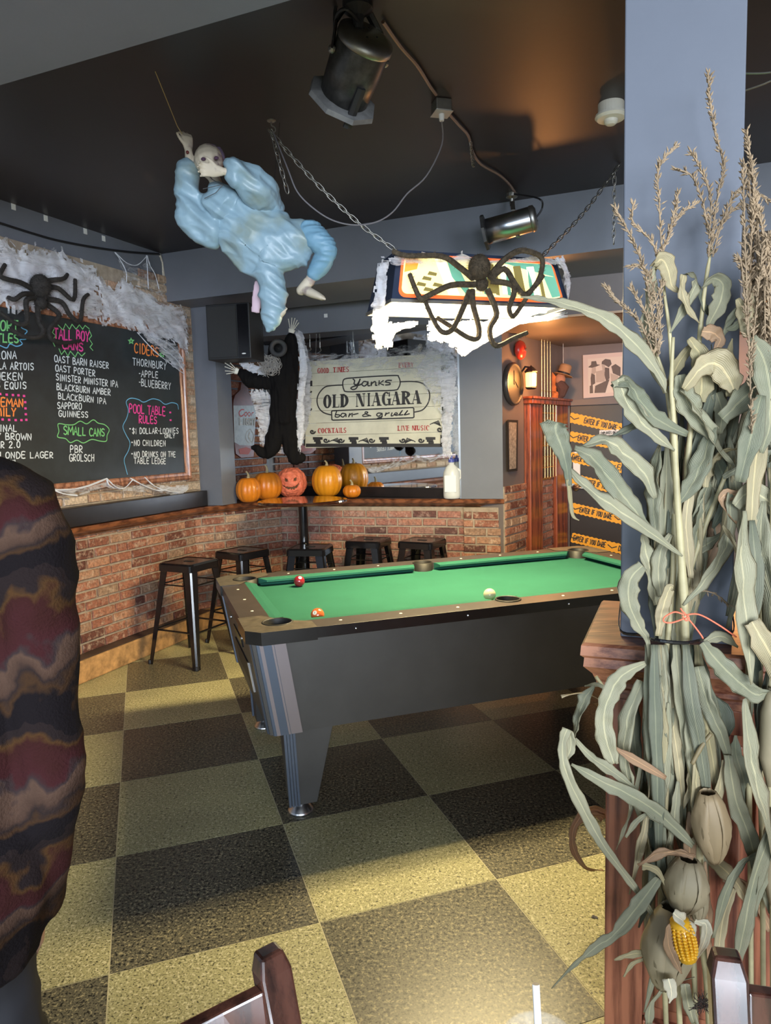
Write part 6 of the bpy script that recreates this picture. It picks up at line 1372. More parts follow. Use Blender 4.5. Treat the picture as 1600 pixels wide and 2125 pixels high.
# gown
td = Vector((.78, 0, -.62)); tn_ = Vector((.62, 0, .78))
def folds(p, n_):
    a = p.dot(td); c = p.dot(tn_)
    v = ridg(Vector((a * 5, c * 17, p.y * 6))) * .014 + ridg(Vector((a * 12 + 5, c * 30, p.y * 9))) * .007 + noise.noise(p * 7) * .018
    return v
g = [dict(p=[z(447, 398, .0), z(452, 412, -.02), z(470, 430, -.02)], r=[R(20, .9), R(28, .9), R(36, .9)], up=VUP),
     dict(p=[z(445, 388), z(458, 408), z(482, 438), z(520, 468), z(562, 496), z(606, 502), z(640, 482)], r=[R(14, .9), R(26), R(42), R(50), R(50), R(47), R(24, .8)], up=VUP),
     dict(p=[z(470, 440), z(495, 500), z(530, 540), z(556, 562)], r=[R(30), R(36), R(32), R(26)], up=VUP),
     dict(p=[z(545, 535), z(560, 575), z(566, 610), z(566, 645), z(559, 672), z(555, 688)], r=[R(34, .5), R(28, .8), R(25, .8), R(20, .7), R(11, .5), R(4)], up=VUP),
     dict(p=[z(560, 520), z(600, 528), z(632, 512)], r=[R(40, .7), R(34, .7), R(22, .7)], up=VUP),
     dict(p=[z(389, 344), z(390, 375), z(398, 425), z(415, 462), z(450, 470)], r=[R(18, .9), R(20, .9), R(26, .8), R(36, .7), R(40)], up=VUP),
     dict(p=[z(482, 358, -.15), z(504, 364, -.13), z(538, 395, -.08), z(556, 425, 0), z(535, 446), z(500, 440)], r=[R(24, .9), R(27, .85), R(31, .8), R(25, .9), R(30, .8), R(30)], up=VUP),
     dict(p=[z(452, 402), z(425, 432), z(418, 470)], r=[R(16), R(30), R(34)], up=VUP)]
solid('gown', g, m_gown, zo, 0.0055, folds, 3)
solid('trouser_leg', [dict(p=[z(640, 478), z(662, 500, -.03), z(678, 516, -.03), z(668, 545), z(650, 572, .02)], r=[R(26, .9), R(25, .9), R(21, .9), R(20, .9), R(15, .9)])], mat('sky_blue_cloth', (.15, .29, .40), .5), zo, .005, lambda p, n_: ridg(Vector((p.x * 10, p.y * 10, p.z * 45))) * .006, 2)
solid('gown_lining', [dict(p=[z(540, 585, .05), z(534, 615, .05), z(530, 648, .05)], r=[R(12, .3), R(11, .3), R(9, .3)], up=VUP)], m_pink, zo, .005, None, 2)
for pts in ([(425, 352), (440, 372), (462, 385)], [(421, 392), (440, 388), (462, 383)], [(462, 384), (448, 400), (424, 412)]):
    b = MB(); b.tube([z(x, y, -.10) for x, y in pts], .0016, 5); b.build('neck_cord', m_blackm, zo, W=True)
b = MB(); w0 = onz(322, 148, 2.93); b.tube([w0, w0.lerp(z(368, 262, -.02), .5), z(368, 262, -.02), z(378, 278, -.02)], .0018, 5); b.build('hanging_wire', mat('straw_wire', (.45, .33, .15), .6), zo, W=True)
b = MB(); q = z(560, 480, .08); b.tube([q, Vector((q.x + .05, q.y + .1, 2.93))], .001, 4); b.build('hanging_wire', m_blackm, zo, W=True)

# ---------------------------------------------------------------- black robed skeleton figure at the window
GY = 5.55
def gq(x, y, d=0.0): return px(440 + x / 6.25, 620 + y / 6.25, GY + d)
gs = GY / FPX / 6.25
gh = thing('robed_skeleton', 'black robed skeleton prop with bony hands clinging beside the hanging sign', 'figure', gq(900, 1200))
m_robe = mat('black_robe', (0.004, 0.0035, 0.004), 0.85, bs=.3, spec=0.15)
G = lambda a, f=.6: (a * gs * f, a * gs)
gf = lambda p, n_: ridg(Vector((p.x * 32, p.y * 10, p.z * 6))) * .010 + noise.noise(p * 12) * .01
solid('robe', [dict(p=[gq(1030, 470), gq(1010, 620), gq(980, 850), gq(940, 1100), gq(920, 1350), gq(930, 1600)], r=[G(50), G(90), G(130), G(170), G(165), G(160)], up=VUP),
               dict(p=[gq(930, 600), gq(880, 700), gq(860, 900), gq(880, 1100)], r=[G(110), G(150, .5), G(130), G(120)], up=VUP),
               dict(p=[gq(880, 1080), gq(700, 1080), gq(520, 1050), gq(400, 980), gq(345, 950)], r=[G(100), G(90), G(95), G(60), G(36)], up=VUP),
               dict(p=[gq(880, 1560), gq(820, 1750), gq(770, 1930), gq(690, 2010), gq(580, 1950), gq(525, 1915)], r=[G(120), G(110), G(95), G(60), G(45), G(30)], up=VUP),
               dict(p=[gq(990, 1600), gq(1000, 1800), gq(1030, 1960), gq(1090, 2080), gq(1180, 2050)], r=[G(110), G(105), G(90), G(70), G(40)], up=VUP)], m_robe, gh, .009, gf, 2)
Mg = Matrix.Translation(gq(858, 640, -.14)) @ Matrix.Rotation(pi / 2, 4, 'X')
b = MB(); rs = []
for k in range(28):
    a = 2 * pi * k / 28; rs.append([((82 + 30 * cos(t)) * gs * cos(a), (82 + 30 * cos(t)) * gs * sin(a), 30 * gs * sin(t)) for t in [2 * pi * j / 10 for j in range(10)]])
b.rings(rs + [rs[0]], False, Mg); b.lathe([(75 * gs, -.01), (0, -.012)], 24, Mg); b.build('hood_rim', mat('charcoal_felt', (.035, .035, .038), .8), gh, W=True, smooth=True)
# curly grey hair, built as many locks
m_hair = mat('grey_wispy_hair', (0.33, 0.31, 0.29), .7)
solid('skull', [dict(p=[gq(700, 830), gq(760, 880), gq(830, 920)], r=[G(90, .8), G(105, .8), G(70, .8)])], mat('dark_mask', (.12, .11, .11), .8), gh, .008, None, 2)
b = MB(); r_ = random.Random(4)
for k in range(150):
    a0 = r_.uniform(0, 2 * pi); cx, cy = r_.uniform(620, 860), r_.uniform(760, 960); rad = r_.uniform(25, 75)
    n = 8; b.tube([gq(cx + rad * (1 - i / 14) * cos(a0 + i * .45), cy + rad * (1 - i / 14) * sin(a0 + i * .45) + i * 3, -.08 - .03 * r_.random()) for i in range(n)], .0018, 4)
tag(b.build('hair', m_hair, gh, W=True), kind='stuff')
m_bone = mat('ivory_bone', (0.66, 0.63, 0.55), .5)
def bonehand(w, tips, th):
    w = Vector(w); b = MB(); b.tube([w + Vector((0, 0, 0)), w.lerp(Vector(tips[2]), .22)], [(.008, .020), (.009, .026)], 8, up=(0, 1, 0)); ob = b.build('wrist_bone', m_bone, gh, W=True)
    for k, t_ in enumerate(tips):
        t_ = Vector(t_); b = MB(); c_ = w.lerp(Vector(tips[2]), .15) + (t_ - Vector(tips[2])) * .18
        for a, c in ((0, .42), (.44, .66), (.68, .84), (.86, 1)):
            p0, p1 = c_.lerp(t_, a), c_.lerp(t_, c); b.tube([p0, p0.lerp(p1, .2), p0.lerp(p1, .8), p1], [th * 1.2, th * .75, th * .75, th * 1.15], 7)
        b.build('finger', m_bone, gh, W=True)
bonehand(gq(1025, 440, -.10), [gq(990, 260, -.12), gq(1035, 245, -.12), gq(1075, 250, -.12), gq(1105, 275, -.12), gq(1125, 310, -.12)], .0042)
bonehand(gq(340, 945, -.08), [gq(235, 830, -.10), gq(165, 830, -.10), gq(165, 880, -.10), gq(168, 935, -.10), gq(185, 975, -.10)], .0042)
def ong(x, y, off=0.0): return gq(x, y, -off)
web('gauze', [(1060, 420), (1120, 600), (1120, 900), (1100, 1300), (1090, 1700), (1110, 1950)], [(1110, 400), (1210, 640), (1260, 900), (1200, 1300), (1200, 1700), (1140, 2040)], ong, 50, 8, m_webd, gh, 2, .02, .2, 20)
web('gauze', [(480, 1140), (560, 1500), (600, 1750), (620, 1880)], [(740, 1180), (800, 1450), (830, 1600), (700, 1950)], lambda x, y, o: gq(x, y, .02 - o), 40, 20, m_web, gh, 2, .02, .25, 21)
web('gauze', [(350, 830), (400, 910), (520, 970), (700, 1010)], [(370, 780), (480, 820), (600, 860), (720, 900)], ong, 30, 10, m_webd, gh, 2, .02, .3, 22)
web('gauze', [(840, 1900), (880, 1880), (960, 1960)], [(820, 2000), (900, 2040), (980, 2020)], lambda x, y, o: gq(x, y, .03 - o), 12, 8, m_web, gh, 1, .01, .3, 23)

# ---------------------------------------------------------------- person standing close at the left edge
PY = 1.12
def pq(x, y, d=0.0): return px(x, y, PY + d)
pb = pq(-150, 1500); pn = thing('person', 'person in a brown, black and maroon patterned fleece standing close to the camera', 'person', (pb.x, PY, 0))
X0 = pb.x
def w3(dx, dy_, z_): return Vector((X0 + dx, PY + dy_, z_))
shr = pq(45, 1075); elr = pq(108, 1600); wrr = pq(70, 1880, .06)
bd = [dict(p=[w3(0, 0, 1.74), w3(0, .01, 1.66), w3(0, .02, 1.58)], r=[(.07, .06), (.095, .078), (.06, .055)], up=VUP), dict(p=[w3(0, 0, 1.57), w3(0, 0, 1.48)], r=[.052, .058]),
      dict(p=[w3(0, 0, 1.46), w3(0, 0, 1.38), w3(0, 0, 1.2), w3(0, 0, 1.05), w3(0, 0, .92)], r=[(.07, .12), (.10, .16), (.10, .15), (.10, .14), (.11, .17)], up=VUP),
      dict(p=[w3(.12, 0, 1.42), shr, shr.lerp(elr, .5), elr, elr.lerp(wrr, .5), wrr], r=[.055, .052, .045, .038, .034, .026]),
      dict(p=[w3(-.12, 0, 1.42), w3(-.2, 0, 1.38), w3(-.22, -.02, 1.1), w3(-.2, .06, .85)], r=[.055, .05, .04, .026]),
      dict(p=[w3(.05, 0, .92), w3(.04, 0, .7), w3(.06, .01, .45), w3(.10, 0, .1)], r=[.085, .07, .055, .04]), dict(p=[w3(-.09, 0, .92), w3(-.10, .03, .5), w3(-.11, .04, .1)], r=[.088, .055, .04]),
      dict(p=[w3(.10, -.05, .035), w3(.105, .08, .03), w3(.11, .16, .025)], r=[.034, .034, .024]), dict(p=[w3(-.11, -.01, .035), w3(-.12, .12, .03), w3(-.125, .2, .025)], r=[.034, .034, .024])]
bd += hand_lofts(wrr, wrr + Vector((-.01, .03, -.075)), Vector((-.3, .9, 0)), None, .95, .5, .12) + hand_lofts(w3(-.2, .06, .85), w3(-.2, .09, .77), Vector((.3, .9, 0)), None, .95, .5, .12)
solid('body', bd, mat('skin', (.45, .28, .2), .5), pn, .009, None, 2)
solid('hair', [dict(p=[w3(0, .01, 1.79), w3(0, -.03, 1.73), w3(0, -.06, 1.63)], r=[(.06, .06), (.092, .085), (.06, .07)], up=VUP)], mat('dark_hair', (.03, .02, .015), .7), pn, .009, None, 2)
# fleece
mt, t, bs_ = _nt('patterned_fleece'); geo = t.nodes.new('ShaderNodeNewGeometry')
n1_ = N(t, 'ShaderNodeTexNoise', Scale=7.0, Detail=4.0); t.links.new(geo.outputs['Position'], n1_.inputs['Vector'])
sx = t.nodes.new('ShaderNodeSeparateXYZ'); t.links.new(geo.outputs['Position'], sx.inputs[0])
zz_ = N(t, 'ShaderNodeMath', _operation='PINGPONG'); zz_.inputs[1].default_value = 0.028; t.links.new(sx.outputs['X'], zz_.inputs[0])
ad = N(t, 'ShaderNodeMath', _operation='MULTIPLY_ADD'); ad.inputs[1].default_value = .30; t.links.new(n1_.outputs[0], ad.inputs[0]); t.links.new(sx.outputs['Z'], ad.inputs[2])
ad2 = N(t, 'ShaderNodeMath', _operation='MULTIPLY_ADD'); ad2.inputs[1].default_value = .6; t.links.new(zz_.outputs[0], ad2.inputs[0]); t.links.new(ad.outputs[0], ad2.inputs[2])
md_ = N(t, 'ShaderNodeMath', _operation='MODULO'); md_.inputs[1].default_value = 0.21; t.links.new(ad2.outputs[0], md_.inputs[0])
dv = N(t, 'ShaderNodeMath', _operation='DIVIDE'); dv.inputs[1].default_value = 0.21; t.links.new(md_.outputs[0], dv.inputs[0])
cc = ramp(t, dv.outputs[0], [(0.0, (.008, .006, .007)), (.22, (.008, .006, .007)), (.27, (.04, .02, .010)), (.34, (.02, .013, .012)), (.40, (.05, .028, .02)), (.52, (.07, .04, .028)), (.56, (.03, .02, .02)), (.62, (.036, .010, .011)), (.78, (.03, .009, .008)), (.84, (.055, .026, .010)), (.9, (.015, .01, .01))])
t.links.new(cc, bs_.inputs['Base Color']); bs_.inputs['Roughness'].default_value = .95; bs_.inputs['Specular IOR Level'].default_value = .1
n2_ = N(t, 'ShaderNodeTexNoise', Scale=220.0, Detail=3.0); t.links.new(geo.outputs['Position'], n2_.inputs['Vector']); bump(t, bs_, n2_.outputs[0], .6, .004)
pf_ = lambda p, n_: ridg(Vector((p.x * 8, p.y * 8, p.z * 13))) * .008 + noise.noise(p * 9) * .008
PR = lambda a: a * PY / FPX
solid('fleece_jacket', [dict(p=[w3(0, 0, 1.50), w3(0, 0, 1.42), w3(0, 0, 1.25), w3(0, 0, 1.05), w3(-.01, 0, .84), w3(-.03, 0, .69)], r=[(.07, .08), (.12, .19), (.13, .17), (.13, .165), (.14, .185), (.13, .165)], up=VUP),
    dict(p=[w3(.08, 0, 1.45), pq(30, 1060), pq(68, 1180), pq(82, 1400), pq(104, 1610), pq(90, 1760, .03), pq(75, 1880, .06)], r=[.07, PR(86), PR(80), PR(70), PR(66), PR(56), PR(46)]),
    dict(p=[w3(-.08, 0, 1.45), w3(-.2, 0, 1.40), w3(-.24, -.02, 1.1), w3(-.21, .05, .88)], r=[.07, .065, .055, .045])], mt, pn, .010, pf_, 2)
solid('trousers', [dict(p=[w3(.04, 0, .92), w3(.03, 0, .7), w3(.06, .01, .45), w3(.10, 0, .1)], r=[.11, .092, .075, .065]), dict(p=[w3(-.07, 0, .92), w3(-.10, .01, .7), w3(-.10, .03, .45), w3(-.11, .04, .1)], r=[.12, .098, .075, .065])], mat('dark_trousers', (.012, .012, .016), .8), pn, .012, pf_, 2)
for sx_, dy in ((.10, 0), (-.115, .04)):
    solid('shoe', [dict(p=[w3(sx_, -.06 + dy, .045), w3(sx_, .04 + dy, .05), w3(sx_ * 1.05, .17 + dy, .035)], r=[(.045, .045), (.05, .05), (.032, .042)], up=(0, 0, 1))], m_blackm, pn, .008, None, 2)
# ---------------------------------------------------------------- dried corn stalk bundles
KY = 1.44
def kq(x, y, d=0.0): return px(x, y, KY + d)
KS = KY / FPX
def leafmat(name, c0, c1_):
    mt, t, b = _nt(name); c = coords(t); nz = N(t, 'ShaderNodeTexNoise', Scale=7.0, Detail=5.0, Roughness=.6); t.links.new(c, nz.inputs['Vector'])
    oi = t.nodes.new('ShaderNodeObjectInfo'); mr = N(t, 'ShaderNodeMath', _operation='MULTIPLY_ADD'); mr.inputs[1].default_value = .5; t.links.new(oi.outputs['Random'], mr.inputs[0]); t.links.new(nz.outputs[0], mr.inputs[2])
    t.links.new(ramp(t, mr.outputs[0], [(.4, c0), (1.0, c1_)]), b.inputs['Base Color']); b.inputs['Roughness'].default_value = .6
    at_ = t.nodes.new('ShaderNodeUVMap'); wv = N(t, 'ShaderNodeTexWave', Scale=5.5, Distortion=.8, Detail=2.0); t.links.new(at_.outputs[0], wv.inputs['Vector'])
    cl = b.inputs['Base Color'].links[0].from_socket; su = t.nodes.new('ShaderNodeSeparateXYZ'); t.links.new(at_.outputs[0], su.inputs[0])
    rb = ramp(t, su.outputs['X'], [(.0, (.55, .5, .42)), (.06, (.9, .9, .9)), (.44, (.85, .87, .85)), (.49, (1.45, 1.4, 1.3)), (.51, (1.45, 1.4, 1.3)), (.56, (.85, .87, .85)), (.94, (.9, .9, .9)), (1.0, (.55, .5, .42))])
    mm = t.nodes.new('ShaderNodeMix'); mm.data_type = 'RGBA'; mm.blend_type = 'MULTIPLY'; mm.inputs[0].default_value = 1.0; t.links.new(cl, mm.inputs[6]); t.links.new(rb, mm.inputs[7])
    m4 = t.nodes.new('ShaderNodeMix'); m4.data_type = 'RGBA'; m4.blend_type = 'MULTIPLY'; m4.inputs[0].default_value = 0.6; t.links.new(mm.outputs[2], m4.inputs[6]); t.links.new(ramp(t, wv.outputs['Fac'], [(.1, (.72, .72, .7)), (.6, (1.05, 1.05, 1.05))]), m4.inputs[7])
    t.links.new(m4.outputs[2], b.inputs['Base Color'])
    bump(t, b, wv.outputs['Fac'], .45, .0015); b.inputs['Subsurface Weight'].default_value = 0.0
    return mt
m_leaf = leafmat('grey_green_corn_leaf', (.165, .175, .115), (.36, .33, .215)); m_leafy = leafmat('straw_corn_leaf', (.32, .27, .14), (.48, .39, .24)); m_leafb = leafmat('brown_corn_leaf', (.26, .14, .075), (.42, .26, .15)); m_leafd = leafmat('dark_green_corn_leaf', (.08, .10, .07), (.19, .19, .13))
m_stalk = mat('corn_stalk', (.44, .38, .21), .55, var=.25, vscale=12, objvar=.2)
lr = random.Random(11)
def leaf(parent, pts, ws, mt, d0=0.0, tw=None, fold=.35, fn=None, name='leaf'):
    """pts (x,y[,d]) in photo pixels, ws width in pixels; V-folded, twisted and rippled blade"""
    fn = fn or kq; n0 = len(pts); P = []; tw = tw or [lr.uniform(-.5, .5)] * 1
    while len(tw) < n0: tw.append(tw[-1] + lr.uniform(-.55, .55))
    rows = [tuple(fn(p[0], p[1], d0 + (p[2] if len(p) > 2 else 0))) + (w_ * KS, a) for p, w_, a in zip(pts, ws, tw)]
    cr = crom(rows, 5); n = len(cr); b = MB(); rs = []; ph = lr.uniform(0, 9)
    for i, c in enumerate(cr):
        p = Vector(c[:3]); q0 = Vector(cr[max(i - 1, 0)][:3]); q1 = Vector(cr[min(i + 1, n - 1)][:3]); t = (q1 - q0).normalized()
        s = t.cross(Vector((0, -1, 0)));
        if s.length < .05: s = Vector((1, 0, 0))
        s.normalize(); s = Matrix.Rotation(c[4], 3, t) @ s; nn = t.cross(s).normalized(); w_ = max(c[3], .0008) / 2
        if nn.y > 0: nn = -nn
        row = []
        for u in (-1, -.66, -.33, 0, .33, .66, 1):
            rip = .24 * w_ * sin(i * 1.1 + ph + u * 2) * abs(u) ** 2 + .38 * w_ * noise.noise(Vector((i * .55, u * 2.2, ph)))
            row.append(p + s * (u * w_ * (1 + .10 * sin(i * 1.7 + ph) + .22 * noise.noise(Vector((i * .8, u, ph + 4))))) + nn * (abs(u) * w_ * fold * .5 + rip))
        rs.append(row)
    th = .0005
    o = 0; front = [[tuple(v) for v in r] for r in rs]
    vs = [v for r in front for v in r]; b.v = vs; k = 7
    for i in range(n - 1):
        for j in range(k - 1): b.f.append((i * k + j, i * k + j + 1, (i + 1) * k + j + 1, (i + 1) * k + j)); b.m.append(0)
    inv = parent.matrix_basis.inverted(); b.v = [tuple(inv @ Vector(p)) for p in b.v]
    me = bpy.data.meshes.new(name); me.from_pydata(b.v, [], b.f); me.materials.append(mt); me.polygons.foreach_set('use_smooth', [True] * len(me.polygons))
    uv = me.uv_layers.new(name='UVMap')
    for l in me.loops: vi = l.vertex_index; uv.data[l.index].uv = ((vi % k) / 6, (vi // k) / n * .6)
    ob = bpy.data.objects.new(name, me); COL.objects.link(ob); ob.parent = parent
    so = ob.modifiers.new('t', 'SOLIDIFY'); so.thickness = .0009
    return ob
def stalk(parent, pts, ws, d=0.0, fn=None, mt=None):
    fn = fn or kq; c = crom([tuple(fn(p[0], p[1], d + (p[2] if len(p) > 2 else 0))) + (w_ * KS / 2,) for p, w_ in zip(pts, ws)], 5); b = MB(); P = []; Rr = []
    for i, q in enumerate(c): P.append(q[:3]); Rr.append(q[3] * (1.18 if i % 8 == 4 else 1))
    b.tube(P, Rr, 8); return b.build('stalk', mt or m_stalk, parent, W=True, smooth=True)
m_tas = mat('dry_tassel', (.27, .19, .115), .8, var=.3, vscale=50, objvar=.2)
def tassel(parent, branches, d=0.0, fn=None, dens=1.0, name='tassel'):
    fn = fn or kq; b = MB(); spike = MB()
    for br in branches:
        c = [Vector(q) for q in crom([tuple(fn(x, y, d)) for x, y in br], 6)]
        b.tube(c, [.0016] * len(c), 5)
        L = sum((c[i + 1] - c[i]).length for i in range(len(c) - 1)); n = int(L / .0021 * dens)
        for k in range(n):
            f = k / n * (len(c) - 1); i = int(f); p = c[i].lerp(c[i + 1], f - i); t = (c[i + 1] - c[i]).normalized()
            dd = (t + Vector((lr.gauss(0, .5), lr.gauss(0, .5), lr.gauss(0, .3)))).normalized(); ln = lr.uniform(.009, .015); w_ = .0021; e1 = dd.orthogonal().normalized() * w_; e2 = dd.cross(e1).normalized() * w_
            q = p + dd * ln * .15; o = len(b.v); mid = q + dd * ln * .4
            b.v += [tuple(q), tuple(mid + e1), tuple(mid + e2), tuple(mid - e1), tuple(mid - e2), tuple(q + dd * ln)]
            for a_, c_ in ((1, 2), (2, 3), (3, 4), (4, 1)): b.f += [(o, o + a_, o + c_), (o + 5, o + c_, o + a_)]; b.m += [0, 0]
    ob = b.build(name, m_tas, parent, W=True); ob['kind'] = 'stuff'; return ob
A1_ = lambda x, y: (1080 + x / 2.656, 100 + y / 2.656)
A2_ = lambda x, y: (1080 + x / 3.077, 800 + y / 3.077)
A3_ = lambda x, y: (1080 + x / 2.931, 1400 + y / 2.931)
def LF(par, cv, sc, pts, ws, mt, d=0.0, tw=None, fold=.35):
    return leaf(par, [cv(p[0], p[1]) + tuple(p[2:]) for p in pts], [w_ / sc for w_ in ws], mt, d, tw, fold)
kb = kq(1400, 1330, 0); K = thing('corn_stalk_bundle', 'dried corn stalk bundle with tassels and husked ears tied to the blue-grey pillar', 'corn stalks', (kb.x, kb.y, 0))
# stalks
bot = lambda x: (x, 2125)
stalk(K, [(1397, 700), (1393, 800), (1397, 860), (1405, 1027), (1418, 1222), (1427, 1434), (1445, 1700), (1462, 1950), (1475, 2125), (1490, 2560)], [7, 9, 11, 14, 17, 19, 19, 20, 22, 22], -.03)
stalk(K, [(1373, 500), (1378, 600), (1389, 687), (1400, 834), (1402, 962), (1400, 1200), (1392, 1340), (1380, 1600), (1400, 1900), (1430, 2560)], [3, 6, 8, 9, 10, 12, 13, 13, 13, 14], .02)
stalk(K, [(1479, 500), (1466, 575), (1458, 640), (1446, 760), (1428, 950), (1415, 1150), (1408, 1335), (1410, 1600), (1440, 2000), (1450, 2560)], [4, 8, 9, 10, 11, 13, 14, 13, 13, 14], .0)
stalk(K, [(1345, 650), (1362, 730), (1381, 796), (1396, 930), (1398, 1150), (1385, 1335), (1365, 1500), (1370, 1800), (1400, 2560)], [5, 6, 8, 9, 11, 12, 12, 12, 12], .0)
stalk(K, [(1520, 950), (1500, 1000), (1468, 1080), (1430, 1200), (1420, 1330), (1440, 1500), (1480, 1800)], [7, 9, 10, 10, 11, 11, 10], .01)
stalk(K, [(1237, 1404), (1248, 1420), (1268, 1440)], [8, 7, 5], .02); stalk(K, [(1436, 1585), (1455, 1550), (1476, 1522)], [9, 9, 8], -.06, mt=m_leafy)
# tassels
T1 = lambda L: [A1_(*p) for p in L]
tassel(K, [T1([(785, 1170), (775, 1050), (765, 850), (757, 700), (790, 610), (862, 540)]), T1([(785, 1130), (830, 980), (855, 880), (870, 790)]), T1([(795, 1090), (850, 960), (900, 900), (968, 858)]), T1([(765, 1170), (720, 1060), (620, 960), (622, 860)])])
tassel(K, [T1([(1035, 1150), (1060, 1000), (1090, 800), (1118, 650), (1080, 480), (1045, 300), (1036, 140)]), T1([(1040, 1050), (1050, 850), (1010, 700), (940, 570)]), T1([(1035, 1000), (1000, 830), (940, 700), (858, 670)]), T1([(1055, 1080), (1120, 930), (1170, 830), (1240, 775), (1370, 840)]), T1([(1060, 1150), (1100, 1000), (1160, 900), (1220, 860)])], -.01)
tassel(K, [T1([(760, 1700), (730, 1500), (690, 1250), (620, 1060), (520, 880)]), T1([(740, 1700), (650, 1500), (540, 1400), (470, 1315)]), T1([(730, 1600), (680, 1440), (610, 1320)]), T1([(760, 1600), (750, 1400), (690, 1220), (610, 1200)]), T1([(770, 1650), (770, 1450), (775, 1300)])], -.02, dens=1.3)
tassel(K, [[A2_(1130, 1300), A2_(1240, 1330), A2_(1330, 1400)]], -.02, dens=.5)
